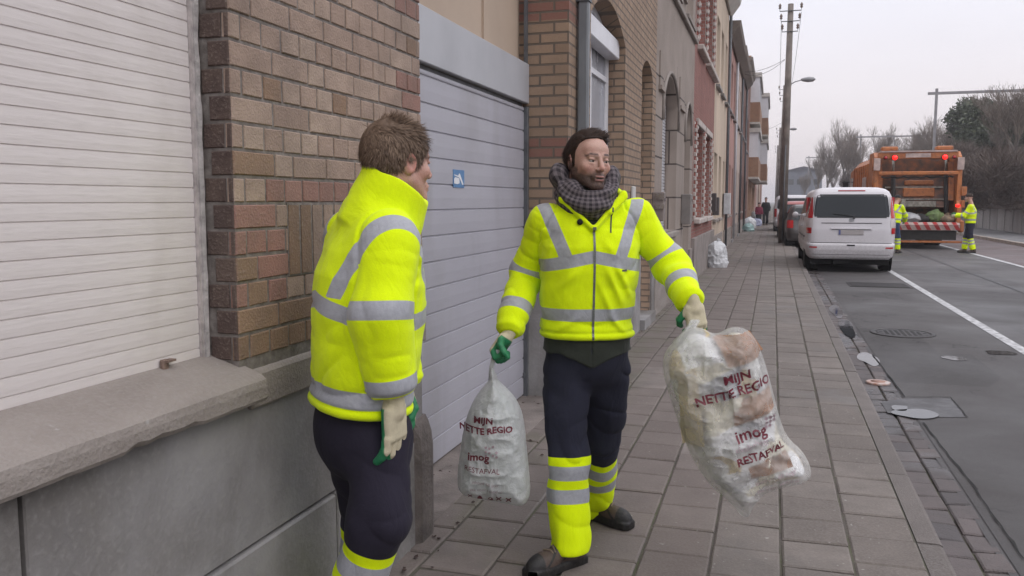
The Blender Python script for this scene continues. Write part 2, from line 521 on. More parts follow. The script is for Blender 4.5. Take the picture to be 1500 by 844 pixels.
# ---- paving: real slabs, one mesh, running bond along the street
def slab_mat(name, ca, cb, cc):
    t = NT(name)
    v = t.attr('slab')
    c = t.mix(t.rng(v, 0, 0.6, 0, 1), ca, cb); c = t.mix(t.rng(v, 0.8, 0.95, 0, 1), c, cc)
    n1 = t.noise(7, 6, rough=0.6); n2 = t.noise(90, 4); n3 = t.noise(1.1, 4, dist=0.5)
    c = t.mix(t.rng(n1, 0.35, 0.7, 0, 0.5), c, mul(C4(ca), 0.62))
    c = t.mix(t.rng(n3, 0.42, 0.68, 0, 0.45), c, mul(C4(ca), 0.6))
    c = t.mix(t.rng(n2, 0.4, 0.75, 0, 0.35), c, mul(C4(cc), 1.05))
    sp = t.noise(34, 1); c = t.mix(t.rng(sp, 0.72, 0.76, 0, 0.5), c, (0.4, 0.39, 0.37))
    # damp stains
    d = t.noise(0.9, 5, vec=t.mapping(t.coord(), (1, 0.7, 1), (3.1, 0.4, 0)), dist=1.0)
    damp = t.rng(d, 0.56, 0.66, 0, 1)
    sx = t.n.new('ShaderNodeSeparateXYZ'); t.l.new(t.coord(), sx.inputs[0]); c = t.mix(t.rng(sx.outputs['X'], -.16, -.28, 0, .38), c, (0.135, 0.103, 0.094))   # slab colour turns browner and darker on the house side
    mo = t.noise(1.7, 6, vec=t.mapping(t.coord(), (1, .6, 1), (7, 2, 0)), dist=.8); c = t.mix(t.math('MULTIPLY', t.rng(mo, .5, .7, 0, .5), t.rng(sx.outputs['X'], -.7, -1.2, 0, 1)), c, (0.10, 0.105, 0.055))
    c = t.mix(t.math('MULTIPLY', damp, 0.45), c, mul(C4(ca), 0.4))
    t.base(c); t.rough(t.rng(damp, 0, 1, 0.82, 0.55))
    t.bump(t.math('ADD', t.math('MULTIPLY', n2, 0.5), n1), 0.004)
    return t.m
m_slab = slab_mat('paving_slab', (0.143, 0.121, 0.108), (0.190, 0.164, 0.148), (0.275, 0.245, 0.226))
def slabs(name, xs, pitch, y0, y1, z, m, seed, gap=0.008, bev=0.006, stagger=True, tilt=0.004, pale=()):
    rnd = random.Random(seed)
    bm = bmesh.new(); lay = bm.faces.layers.float.new('slab')
    for ci in range(len(xs) - 1):
        xa, xb = xs[ci] + gap / 2, xs[ci + 1] - gap / 2
        y = y0 + (pitch / 2 if (stagger and ci % 2) else 0) + rnd.uniform(-.01, .01)
        while y < y1:
            L = pitch + rnd.uniform(-.004, .004)
            ya, yb = y + gap / 2, y + L - gap / 2
            zz = z + rnd.uniform(-.0035, .0035); tx = rnd.uniform(-tilt, tilt) * .3; ty = rnd.uniform(-tilt, tilt) * .3
            jx = rnd.uniform(-.0015, .0015)
            top = []; bot = []; rim = []
            cx, cy = (xa + xb) / 2, (ya + yb) / 2
            for (px, py) in ((xa, ya), (xb, ya), (xb, yb), (xa, yb)):
                sx, sy = (1 if px > cx else -1), (1 if py > cy else -1)
                h_ = zz + tx * sx + ty * sy
                top.append(bm.verts.new((px + jx - sx * bev, py - sy * bev, h_)))
                rim.append(bm.verts.new((px + jx, py, h_ - bev * .8)))
                bot.append(bm.verts.new((px + jx, py, z - .05)))
            v = rnd.random()
            for (a, c) in pale:
                if abs(cx - a) < .15 and abs(cy - c) < .16: v = 2.0
            v = min(v * 0.85, 1.0) if v <= 1 else 1.0
            fs = [bm.faces.new(top)]
            for i in range(4):
                j = (i + 1) % 4
                fs.append(bm.faces.new((rim[i], rim[j], top[j], top[i])))
                fs.append(bm.faces.new((bot[i], bot[j], rim[j], rim[i])))
            for f in fs: f[lay] = v
            y += L
    me = bpy.data.meshes.new(name); bm.to_mesh(me); bm.free()
    return prop(link(name, me, m), kind='structure')
xs = [0.650 - 0.287 * k for k in range(9)][::-1]
slabs('pavement', xs, 0.292, 1.2, 120, 0.0, m_slab, 3, gap=0.011, bev=0.008, tilt=0.008, pale=((-1.22, 3.2), (-.94, 7.3), (-.94, 7.6), (-.94, 7.0), (-.36, 5.2)))
t = NT('joint_sand'); n1 = t.noise(3, 5); n2 = t.noise(60, 4)
c = t.mix(t.rng(n1, 0.4, 0.65, 0, 1), (0.075, 0.065, 0.058), (0.075, 0.085, 0.04)); c = t.mix(t.rng(n2, 0.3, 0.7, 0, 0.6), c, (0.12, 0.10, 0.09))
t.base(c); t.rough(0.95); t.bump(n2, 0.004); m_joint = t.m
b = MB(); b.box(-1.95, 0.651, -2, 160, -0.3, -0.009)
prop(b.build('paving_bed', m_joint), kind='structure')

# kerb stones and gutter setts
t = NT('kerb_concrete'); v = t.attr('slab'); n1 = t.noise(5, 6); n2 = t.noise(120, 3)
c = t.mix(v, (0.125, 0.108, 0.100), (0.175, 0.152, 0.142)); c = t.mix(t.rng(n1, 0.35, 0.7, 0, 0.6), c, (0.085, 0.072, 0.067)); c = t.mix(t.rng(n2, 0.4, 0.7, 0, 0.3), c, (0.32, 0.3, 0.29))
t.base(c); t.rough(0.85); t.bump(t.math('ADD', n1, n2), 0.005); m_kerb = t.m
def kerbline(name, xa, xb, y0, y1, L, ztop, m, seed=1):
    rnd = random.Random(seed); bm = bmesh.new(); lay = bm.faces.layers.float.new('slab'); y = y0
    while y < y1:
        z = ztop + rnd.uniform(-.003, .003); g = .004
        prof = [(xa, -.2), (xa, z), (xb - .02, z), (xb - .004, z - .008), (xb, z - .025), (xb + .004, -.2)]
        A = [bm.verts.new((p[0], y + g, p[1])) for p in prof]; B = [bm.verts.new((p[0], y + L - g, p[1])) for p in prof]
        fs = [bm.faces.new(A[::-1]), bm.faces.new(B)] + [bm.faces.new((A[i], A[i + 1], B[i + 1], B[i])) for i in range(len(prof) - 1)]
        v = rnd.random()
        for f in fs: f[lay] = v
        y += L
    bmesh.ops.recalc_face_normals(bm, faces=bm.faces)
    me = bpy.data.meshes.new(name); bm.to_mesh(me); bm.free(); return prop(link(name, me, m), kind='structure')
kerbline('kerb', 0.656, 0.765, -1, 150, 1.0, -0.010, m_kerb)
t = NT('sett_stone'); v = t.attr('slab'); n1 = t.noise(9, 5); n2 = t.noise(110, 3); n0 = t.noise(0.8, 4)
c = t.mix(v, (0.085, 0.075, 0.078), (0.16, 0.13, 0.125)); c = t.mix(t.rng(v, .84, .9, 0, 1), c, (0.22, 0.165, 0.15)); c = t.mix(t.rng(n1, 0.3, 0.7, 0, .5), c, (0.07, 0.065, 0.065))
wet = t.rng(n0, 0.48, 0.56, 0, 1); c = t.mix(t.math('MULTIPLY', wet, .5), c, (0.035, 0.034, 0.036))
t.base(c); t.rough(t.rng(wet, 0, 1, 0.75, 0.22)); t.bump(t.math('ADD', n1, n2), 0.006); m_sett = t.m
slabs('gutter', [0.772, 0.905, 1.038], 0.21, -1, 110, RZ + 0.0, m_sett, 9, gap=0.012, bev=0.008, tilt=0.012)
b = MB(); b.box(0.766, 1.045, -2, 150, -0.3, RZ - 0.016)
prop(b.build('gutter_bed', m_joint), kind='structure')

# patch of sunken asphalt with cut edges, puddles, covers
t = NT('fresh_tar'); t.base((0.05, 0.047, 0.05)); t.rough(t.rng(t.noise(5), .3, .7, .3, .6)); t.bump(t.noise(90), .004); m_tar = t.m
def ragged(cx, cy, rx, ry, seed, n=40, amp=.25):
    rnd = random.Random(seed); ph = [rnd.uniform(0, 6.28) for _ in range(5)]
    return [(cx + rx * math.cos(a) * (1 + amp * sum(math.sin(k * a + ph[k]) / k for k in range(2, 5))),
             cy + ry * math.sin(a) * (1 + amp * sum(math.sin(k * a + ph[k] + 1) / k for k in range(2, 5)))) for a in [2 * math.pi * i / n for i in range(n)]]
def flat_poly(name, pts, z, m, kind='structure'):
    b = MB(); b.quad([(p[0], p[1], z) for p in pts]); return prop(b.build(name, m), kind=kind)
def road_pt(x, y): g = G(x, y, RZ); return (g[0], g[1])
flat_poly('road_patch', [road_pt(*p) for p in ((1290, 590), (1325, 585), (1392, 585), (1416, 613), (1330, 612), (1300, 606))], RZ + .0075, m_tar)
b = MB()
for a, c in (((1326, 583), (1392, 583.5)), ((1392, 583.5), (1417, 613)), ((1326, 583), (1277, 520)), ((1352, 621), (1430, 720)), ((1430, 720), (1500, 822))):
    p, q = G(*a, RZ), G(*c, RZ); dv = Vector(q - p).normalized(); nn = Vector((-dv.y, dv.x, 0)) * .0055
    p = Vector(p); q = Vector(q); N_ = 14; last = None
    for k in range(N_ + 1):
        c_ = p.lerp(q, k / N_) + nn * random.uniform(-1, 1); w_ = random.uniform(.5, 1.3)
        cur = (b.bm.verts.new((c_.x - nn.x * w_, c_.y - nn.y * w_, RZ + .0115)), b.bm.verts.new((c_.x + nn.x * w_, c_.y + nn.y * w_, RZ + .0115)))
        if last: b.bm.faces.new((last[0], last[1], cur[1], cur[0]))
        last = cur
prop(b.build('road_crack', mat('crack_dark', (0.015, 0.014, 0.014), .9)), kind='structure')
t = NT('standing_water'); t.base((0.02, 0.02, 0.022)); t.rough(0.03); t.b.inputs['Specular IOR Level'].default_value = 0.5; t.b.inputs['IOR'].default_value = 2.1
t.bump(t.noise(6, 2), .0006); m_water = t.m
for i, (x, y, rx, ry, z) in enumerate(((1342, 608, .15, .16, .013), (1272, 526, .09, .36, .006), (1398, 526, .10, .13, .009), (1466, 518, .16, .13, .009), (1240, 480, .09, .8, .006), (1225, 456, .09, .7, .006), (1318, 600, .06, .10, .013))):
    g = G(x, y, RZ)
    o = flat_poly('puddle', ragged(g[0], g[1], rx, ry, 30 + i, 48, .22), RZ + z, m_water)
# iron covers
m_iron = mat('cast_iron', (0.06, 0.055, 0.055), .5, .3, 30, metal=.7, bump=.004, bscale=220)
def rect_cover(x0, x1, y, lab):
    a, c = G(x0, y, RZ), G(x1, y, RZ); cy = a[1]; w = c[0] - a[0]
    r_ = empty('drain_cover', (a[0] + w / 2, cy, RZ), label=lab, cat='drain cover')
    b = MB(); b.box(-w / 2, w / 2, -.45, .45, 0, .012); b.build('cover_frame', m_iron, r_)
    b = MB()
    for k in range(9): b.box(-w / 2 + .04, w / 2 - .04, -.40 + k * .09, -.34 + k * .09, .0125, .018)
    b.build('cover_plate', m_iron, r_)
rect_cover(1242, 1328, 417, 'rectangular iron cover in the parking lane behind the white van')
g = G(1322, 489, RZ)
r_ = empty('manhole_cover', (g[0], g[1], RZ), label='round iron manhole cover in the dark asphalt past the puddles', cat='manhole cover')
b = MB(); b.lathe([(.36, 0), (.36, .012), (.30, .013), (.30, .008)], (0, 0, 0), n=36); b.build('cover_ring', m_iron, r_)
b = MB(); b.lathe([(.29, 0), (.29, .011), (.27, .012)], (0, 0, 0), n=36)
for k in range(-4, 5):
    for j in range(-4, 5):
        if (k * k + j * j) * .0036 < .058: b.box(k * .06 - .018, k * .06 + .018, j * .06 - .018, j * .06 + .018, .0125, .016)
b.build('cover_plate', m_iron, r_)
# round utility lid lying in the gutter
g = G(1286, 562, RZ)
r_ = empty('valve_cover', (g[0], g[1], RZ), label='small pale rusty round cover between the kerb and the puddle', cat='valve cover')
b = MB(); b.lathe([(.095, -.005), (.1, .016), (.088, .02), (.07, .0205)], (0, 0, 0), n=28); b.build('cover_ring', mat('worn_metal', (0.42, 0.38, 0.36), .45, .3, 20, col2=(0.4, 0.2, 0.14)), r_)
b = MB(); b.lathe([(.06, .018), (.06, .0225), (.02, .025)], (0, 0, 0), n=20); b.build('cover_cap', mat('rust_metal', (0.36, 0.2, 0.15), .6, .3, 20), r_)

# fallen leaves and litter at the wall foot
b = MB(); rnd = random.Random(5)
for k in range(150):
    y = rnd.uniform(2.6, 7.0) if k < 90 else rnd.uniform(7, 16)
    xw = -1.42 if not 3.5 < y < 6.2 else -1.75
    x = xw + abs(rnd.gauss(0, .07)) + (.33 if 3.5 < y < 6.2 and rnd.random() < .4 else 0); a = rnd.uniform(0, 6.28); s_ = rnd.uniform(.006, .018)
    P = [Vector((x + s_ * math.cos(a + q) * (1 if i % 2 else .6), y + s_ * math.sin(a + q), .003 + rnd.uniform(0, .008))) for i, q in enumerate((0, 1.2, 2.6, 3.8, 5.1))]
    b.quad(P)
prop(b.build('litter', mat('leaf_litter', (0.06, 0.035, 0.03), .9, .4, 40)), label='dark crumbs and dead leaves along the wall foot', cat='litter', kind='stuff')

# ---- far side: kerb, footway, rail wall, embankment
kerbline('far_kerb', 8.3, 8.5, 4, 240, 1.0, 0.05, mat('far_kerb_concrete', (0.36, 0.31, 0.27), .8, .2, 3), 4)
sheet('far_footway', 8.5, 11.2, -5, 240, 0.045, mat('far_footway_surface', (0.16, 0.155, 0.16), .85, .2, 2))
# railway wall
WX = 10.9
wall_r = empty('railway_wall', (WX, 60, 0), label='long grey concrete wall with brown coping beside the railway embankment', cat='wall')
t = NT('panel_concrete'); n1 = t.noise(1.2, 6, vec=t.mapping(t.coord(), (1, 1, .25))); n2 = t.noise(18, 5)
c = t.mix(t.rng(n1, .35, .65, 0, 1), (0.50, 0.48, 0.47), (0.36, 0.34, 0.33)); c = t.mix(t.rng(n2, .4, .7, 0, .4), c, (0.14, 0.13, 0.125)); t.base(c); t.rough(.9); t.bump(n2, .01); m_pconc = t.m
b = MB()
for k in range(150):
    y = -40 + k * 1.5
    b.box(-.04, .06, y + .01, y + 1.28, -.1, 1.12); b.box(-.09, .04, y + 1.28, y + 1.5, -.1, 1.12)
o = b.build('wall_panel', m_pconc, wall_r)
b = MB(); b.box(-.16, .2, -42, 186, 1.122, 1.40); b.build('coping', mat('brown_coping', (0.13, 0.095, 0.08), .8, .25, 2, bump=.01), wall_r)
# embankment
t = NT('bank_earth'); n1 = t.noise(.5, 6); n2 = t.noise(7, 6)
c = t.mix(t.rng(n1, .35, .65, 0, 1), (0.05, 0.042, 0.03), (0.06, 0.07, 0.03)); c = t.mix(t.rng(n2, .4, .7, 0, .7), c, (0.11, 0.10, 0.055)); t.base(c); t.rough(1); t.bump(n2, .12); m_bank = t.m
bm = bmesh.new()
prof = [(11.15, .5), (12.0, 1.55), (13.5, 2.3), (17, 3.2), (28, 3.4), (60, 2.0), (120, -.1)]
rows = []
for i in range(90):
    y = -60 + i * 5; row = []
    for j, (x, z) in enumerate(prof):
        row.append(bm.verts.new((x + (random.uniform(-.15, .15) if 0 < j else 0), y, z + (random.uniform(-.15, .2) if j > 0 else 0))))
    rows.append(row)
for a, c in zip(rows[:-1], rows[1:]):
    for j in range(len(prof) - 1): bm.faces.new((a[j], a[j + 1], c[j + 1], c[j]))
me = bpy.data.meshes.new('embankment'); bmesh.ops.recalc_face_normals(bm, faces=bm.faces); bm.to_mesh(me); bm.free()
prop(link('embankment', me, m_bank), kind='structure')

# ================================================================== BRICK
def brick_mat(name, c1, c2, mortar, bw=.215, bh=.076, mw=.009, bands=None, band_c=None, bumpd=.006, bond=0.5):
    """procedural courses running with (x+y, z) so that reveals match the face"""
    t = NT(name)
    sep = t.n.new('ShaderNodeSeparateXYZ'); t.l.new(t.coord(), sep.inputs[0])
    u = t.math('ADD', sep.outputs['X'], sep.outputs['Y'])
    cmb = t.n.new('ShaderNodeCombineXYZ'); t.l.new(u, cmb.inputs['X']); t.l.new(sep.outputs['Z'], cmb.inputs['Y'])
    br = t.n.new('ShaderNodeTexBrick'); t.l.new(cmb.outputs[0], br.inputs['Vector'])
    br.inputs['Scale'].default_value = 1.0; br.inputs['Brick Width'].default_value = bw; br.inputs['Row Height'].default_value = bh
    br.inputs['Mortar Size'].default_value = mw; br.inputs['Mortar Smooth'].default_value = .25; br.offset = bond; br.inputs['Bias'].default_value = 0.0
    br.inputs['Color1'].default_value = C4(c1); br.inputs['Color2'].default_value = C4(c2); br.inputs['Mortar'].default_value = C4(mortar)
    n1 = t.noise(2.2, 6); n2 = t.noise(55, 4)
    c = br.outputs['Color']
    if bands:
        for (z0, z1) in bands:
            g = t.math('MULTIPLY', t.math('GREATER_THAN', sep.outputs['Z'], z0), t.math('LESS_THAN', sep.outputs['Z'], z1))
            g = t.math('MULTIPLY', g, t.math('SUBTRACT', 1.0, br.outputs['Fac']))
            c = t.mix(g, c, band_c)
    c = t.mix(t.rng(n1, .35, .7, 0, .45), c, mul(C4(c2), .6)); c = t.mix(t.rng(n2, .35, .75, 0, .3), c, mul(C4(c1), .65))
    t.base(c); t.rough(.88)
    h_ = t.math('ADD', t.math('MULTIPLY', t.math('SUBTRACT', 1.0, br.outputs['Fac']), 1.0), t.math('MULTIPLY', n2, .25))
    t.bump(h_, bumpd)
    return t.m
# near pier: modelled bricks with per-brick colour
t = NT('hand_brick'); v = t.attr('tone'); k_ = t.attr('kindb')
ca = t.mix(t.rng(v, 0, .5, 0, 1), (0.315, 0.225, 0.178), (0.365, 0.265, 0.21)); ca = t.mix(t.rng(v, .6, 1, 0, 1), ca, (0.42, 0.32, 0.255))
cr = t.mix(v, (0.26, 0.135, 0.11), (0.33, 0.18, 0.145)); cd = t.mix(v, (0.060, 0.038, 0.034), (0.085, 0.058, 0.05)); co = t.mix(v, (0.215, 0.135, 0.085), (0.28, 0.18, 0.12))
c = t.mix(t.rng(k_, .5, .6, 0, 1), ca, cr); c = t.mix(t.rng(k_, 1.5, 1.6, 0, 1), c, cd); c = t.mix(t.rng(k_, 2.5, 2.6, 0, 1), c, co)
n1 = t.noise(9, 6); n2 = t.noise(120, 4); n3 = t.noise(1.6, 4)
c = t.mix(t.rng(n1, .35, .7, 0, .5), c, mul(C4((0.2, 0.14, 0.11)), .75)); c = t.mix(t.rng(n3, .45, .7, 0, .35), c, (0.10, 0.08, 0.07)); c = t.mix(t.rng(n2, .55, .8, 0, .35), c, (0.42, 0.36, 0.31))
t.base(c); t.rough(.85); t.bump(t.math('ADD', t.math('MULTIPLY', n1, 1.5), n2), .004); m_hb = t.m
t = NT('mortar'); n1 = t.noise(30, 5); t.base(t.mix(t.rng(n1, .3, .7, 0, 1), (0.11, 0.095, 0.085), (0.24, 0.215, 0.2))); t.rough(.95); t.bump(n1, .006); m_mort = t.m
def brick_courses(faces, z0, z1, kindf, name, parent, ch=.0765, seed=1):
    """faces: list of (origin(x,y), direction(x,y), normal(x,y), length, phase); bricks as bevelled blocks standing 3 mm proud of the mortar"""
    rnd = random.Random(seed); bm = bmesh.new(); lt = bm.faces.layers.float.new('tone'); lk = bm.faces.layers.float.new('kindb')
    for (o, d, nrm, L, ph, fid) in faces:
        row = 0; z = z0
        while z < z1 - .02:
            g = .0048
            if row % 2 == 0: unit = .105; off = -.052
            else: unit = .21; off = 0.0
            s_ = off + ph; i = 0
            while s_ < L - .004:
                # the stretcher course gets a header now and then as in the photo
                u_ = unit if not (row % 2 and (row + i) % 5 == 3) else .105
                a = max(s_, 0) + (g if s_ > 0.001 else 0); e_ = min(s_ + u_, L) - (g if s_ + u_ < L - .001 else 0)
                if e_ - a > .015:
                    kd, tone = kindf(fid, (a + e_) / 2, z + ch / 2, rnd)
                    out = .004 + rnd.uniform(-.0015, .0015); bv = .003
                    P = []
                    for (sa, sz) in ((a, z + g), (e_, z + g), (e_, z + ch - g), (a, z + ch - g)): P.append((sa + rnd.uniform(-.0012, .0012), sz + rnd.uniform(-.0012, .0012)))
                    def w(p, n_): return (o[0] + d[0] * p[0] + nrm[0] * n_, o[1] + d[1] * p[0] + nrm[1] * n_, p[1])
                    cs, cz = (a + e_) / 2, z + ch / 2
                    ins = [(p[0] + (bv if p[0] < cs else -bv), p[1] + (bv if p[1] < cz else -bv)) for p in P]
                    bot = [bm.verts.new(w(p, -.02)) for p in P]; rim = [bm.verts.new(w(p, out - bv)) for p in P]; top = [bm.verts.new(w(p, out)) for p in ins]
                    fs = [bm.faces.new(top)]
                    for q in range(4):
                        q2 = (q + 1) % 4
                        fs.append(bm.faces.new((rim[q], rim[q2], top[q2], top[q]))); fs.append(bm.faces.new((bot[q], bot[q2], rim[q2], rim[q])))
                    for f in fs: f[lt] = tone; f[lk] = kd
                s_ += u_; i += 1
            z += ch; row += 1
    bmesh.ops.recalc_face_normals(bm, faces=bm.faces)
    me = bpy.data.meshes.new(name); bm.to_mesh(me); bm.free()
    return link(name, me, m_hb, parent)

# ================================================================== HOUSE WITH THE SHUTTERED WINDOW AND GARAGE
hA = empty('brick_house', (FX, 3, 0), label='nearest brick house with wide white shutter, stone plinth and grey garage door', cat='house')
hA.location = (0, 0, 0)
m_stone = NT('blue_stone'); t = m_stone; n1 = t.noise(3, 7, rough=.65); n2 = t.noise(60, 5); n3 = t.noise(.9, 4, dist=.4)
c = t.mix(t.rng(n1, .3, .7, 0, 1), (0.21, 0.202, 0.206), (0.33, 0.32, 0.322)); c = t.mix(t.rng(n3, .45, .62, 0, .6), c, (0.10, 0.085, 0.07)); stn = t.noise(2.4, 6, vec=t.mapping(t.coord(), (1, 1, .22)), dist=.6); c = t.mix(t.rng(stn, .52, .68, 0, .5), c, (0.13, 0.12, 0.115)); c = t.mix(t.rng(n2, .5, .8, 0, .4), c, (0.34, 0.33, 0.32))
t.base(c); t.rough(.8); t.bump(t.math('ADD', n1, t.math('MULTIPLY', n2, .4)), .006); m_stone = t.m
t = NT('sill_concrete'); n1 = t.noise(4, 6, vec=t.mapping(t.coord(), (1, .5, 2))); n2 = t.noise(90, 4); n3 = t.noise(26, 3)
c = t.mix(t.rng(n1, .3, .7, 0, 1), (0.205, 0.175, 0.158), (0.30, 0.265, 0.243)); c = t.mix(t.rng(n2, .45, .8, 0, .35), c, (0.34, 0.32, 0.3)); c = t.mix(t.rng(n3, .68, .76, 0, .6), c, (0.4, 0.39, 0.37))
t.base(c); t.rough(.9); t.bump(t.math('ADD', n1, n2), .004); m_sill = t.m
# plinth: two rows of stone panels with open joints
b = MB()
ys = [-4.0, -1.9, -.2, 1.325, 3.43]
for a, c in zip(ys[:-1], ys[1:]):
    b.box(FX - .12, FX, a + .006, c - .006, .47, .93, bevel=.004)
ys = [-4.0, -1.2, .9, 2.62, 3.43]
for a, c in zip(ys[:-1], ys[1:]):
    b.box(FX - .12, FX + .012, a + .005, c - .005, -.05, .462, bevel=.006)
b.build('plinth', m_stone, hA)
b = MB(); b.box(-2.2, FX - .02, -4, 3.42, -.05, .935); b.build('plinth_core', mat('dark_joint', (0.03, 0.028, 0.027), .95), hA)
# sill: moulded, overhanging, with a broken lower edge
bm = bmesh.new(); prevr = None; rnd = random.Random(2); N_ = 150
for i in range(N_ + 1):
    y = -4 + (2.112 + 4) * i / N_
    chip = max(0, mnoise.noise(Vector((y * 7, 3.1, 0))) - .25) * .05 if 1.3 < y < 2.1 else max(0, mnoise.noise(Vector((y * 5, 1.1, 0))) - .35) * .03
    if 1.55 < y < 1.72: chip += .012 * abs(math.sin((y - 1.55) * 37))
    xo = FX + .075
    prof = [(-1.72, .90), (-1.72, 1.07), (-1.60, 1.062), (xo - .055, 1.012), (xo - .02, .998), (xo - .004, .985), (xo, .965), (xo, .932 + chip), (xo - .006 - chip * .8, .922 + chip * .5), (xo - .06, .918)]
    ring = [bm.verts.new((p[0] + (rnd.uniform(-.0008, .0008) if 2 < k < 8 else 0), y, p[1])) for k, p in enumerate(prof)]
    if prevr:
        for k in range(len(prof)): bm.faces.new((prevr[k], prevr[(k + 1) % len(prof)], ring[(k + 1) % len(prof)], ring[k]))
    elif True: bm.faces.new(ring)
    prevr = ring
bm.faces.new(prevr[::-1]); bmesh.ops.recalc_face_normals(bm, faces=bm.faces)
me = bpy.data.meshes.new('sill'); bm.to_mesh(me); bm.free(); link('sill', me, m_sill, hA)
b = MB(); b.prism([(-1.7, .885), (FX + .016, .885), (FX + .016, .985), (FX + .006, 1.0), (-1.7, 1.03)], 2.118, 3.44, 'y')
bevel_mod(b.build('water_table', m_sill, hA), .006)
# core and brick pier
b = MB(); b.box(-2.2, FX - .0005, 2.0865, 3.425, .936, 7.2); b.build('pier_core', m_mort, hA)
def kindA(fid, s_, z, rnd):
    tone = rnd.random()
    if fid == 1: return 2, tone                      # reveal towards the shutter: headers in the darkest brick colour
    if z < 1.19: return 3, tone
    if s_ < .25 and z < 1.50: return (1 if rnd.random() < .7 else 3), tone
    if abs(z - 1.555) < .04: return (1 if s_ > .2 else 0), tone
    if s_ > 1.12 and int((z - 1.0) / .0765) % 6 in (4, 5, 0) and z > 1.9: return 1, tone * .6
    if int((z - 1.0) / .0765) in (20, 21): return (1 if rnd.random() < .4 else 0), tone
    return (0 if rnd.random() < .93 else 3), tone
brick_courses([((FX, 2.085), (0, 1), (1, 0), 1.345, 0, 0), ((FX - .093, 2.085), (1, 0), (0, -1), .093, 0.02, 1)], 1.035, 7.2, kindA, 'pier', hA, seed=4)
# soldier panel under the band course is modelled as upright bricks in front of the courses
bm = bmesh.new(); lt = bm.faces.layers.float.new('tone'); lk = bm.faces.layers.float.new('kindb'); rnd = random.Random(8)
y = 2.36
while y < 3.42:
    y2 = min(y + .066, 3.425)
    for (xa, xb, ya, yb, za, zb) in ((FX - .01, FX + .0075, y, y2 - .007, 1.268, 1.488),):
        P = [bm.verts.new((x_, y_, z_)) for x_ in (xa, xb) for y_ in (ya, yb) for z_ in (za, zb)]
        tone = rnd.random() * .35; kd = 0 if rnd.random() < .7 else 3
        for f in ((0, 1, 3, 2), (4, 6, 7, 5), (0, 4, 5, 1), (2, 3, 7, 6), (0, 2, 6, 4), (1, 5, 7, 3)):
            q = bm.faces.new([P[i] for i in f]); q[lt] = tone; q[lk] = kd
    y += .0735
me = bpy.data.meshes.new('soldier_course'); bmesh.ops.recalc_face_normals(bm, faces=bm.faces); bm.to_mesh(me); bm.free(); link('soldier_course', me, m_hb, hA)
b = MB(); b.box(FX - .01, FX + .0045, 2.355, 3.427, 1.262, 1.495); b.build('soldier_bed', m_mort, hA)
# wall above and left of the shutter opening
b = MB(); b.box(-2.2, FX, -4, 2.08, 4.0, 7.2); b.box(-2.2, FX, -4, -2.6, .936, 4.0)
b.build('wall', brick_mat('near_brick', (0.30, 0.21, 0.155), (0.23, 0.155, 0.115), (0.15, 0.13, 0.12)), hA)
# rolling shutter
SHX = FX - .105
t = NT('shutter_white'); n1 = t.noise(1.5, 5, vec=t.mapping(t.coord(), (1, .4, 2))); n2 = t.noise(120, 3, vec=t.mapping(t.coord(), (1, .12, 1)))
c = t.mix(t.rng(n1, .3, .7, 0, 1), (0.595, 0.545, 0.535), (0.675, 0.622, 0.61)); c = t.mix(t.rng(n2, .5, .8, 0, .25), c, (0.42, 0.38, 0.36)); n3 = t.noise(4, 6, vec=t.mapping(t.coord(), (1, 1, .3)), dist=.8); c = t.mix(t.rng(n3, .55, .75, 0, .30), c, (0.40, 0.35, 0.32)); t.base(c); t.rough(.55); t.bump(n2, .0008); m_shut = t.m
bm = bmesh.new(); z = 1.035; first = True; sp_ = .0418
prof = []
while z < 4.0:
    prof += [(SHX - .002, z), (SHX - .002, z + .0022), (SHX + .0012, z + .0032), (SHX + .0018, z + sp_ * .5), (SHX + .0012, z + sp_ - .001), (SHX - .002, z + sp_ - .0003)]
    z += sp_
A = [bm.verts.new((p[0], -2.6, p[1])) for p in prof]; B = [bm.verts.new((p[0], 2.045, p[1])) for p in prof]
for i in range(len(prof) - 1): bm.faces.new((A[i], B[i], B[i + 1], A[i + 1]))
me = bpy.data.meshes.new('roller_shutter'); bmesh.ops.recalc_face_normals(bm, faces=bm.faces); bm.to_mesh(me); bm.free()
shut = link('roller_shutter', me, m_shut, hA)
# dirt-lined slat joints are real gaps: a dark backing behind
b = MB(); b.box(-2.1, SHX - .0045, -2.6, 2.05, .95, 4.0); b.build('shutter_backing', mat('shutter_gap', (0.42, 0.36, 0.31), .9), shut)
b = MB(); b.box(SHX - .02, FX - .096, 2.046, 2.060, 1.05, 4.0); b.build('guide_rail', mat('guide_rail_white', (0.5, 0.45, 0.44), .6, .2, 30), shut)
# rough mortar fillet between rail and bricks
bm = bmesh.new(); pr = None
for i in range(160):
    z = 1.045 + i * .0185; w_ = .004 + .007 * mnoise.noise(Vector((z * 14, 0, 0))); x_ = FX - .090 + .006 * mnoise.noise(Vector((z * 9, 4, 0)))
    ring = [bm.verts.new(q) for q in ((SHX, 2.058, z), (x_, 2.060 - w_ * .5, z), (x_ + .003, 2.070 + w_ * .3, z), (x_ - .006, 2.080 + w_, z), (SHX, 2.1, z))]
    if pr:
        for k in range(4): bm.faces.new((pr[k], pr[k + 1], ring[k + 1], ring[k]))
    pr = ring
me = bpy.data.meshes.new('mortar_fillet'); bmesh.ops.recalc_face_normals(bm, faces=bm.faces); bm.to_mesh(me); bm.free(); link('mortar_fillet', me, mat('pale_mortar', (0.46, 0.43, 0.42), .95, .2, 30, bump=.006), shut)
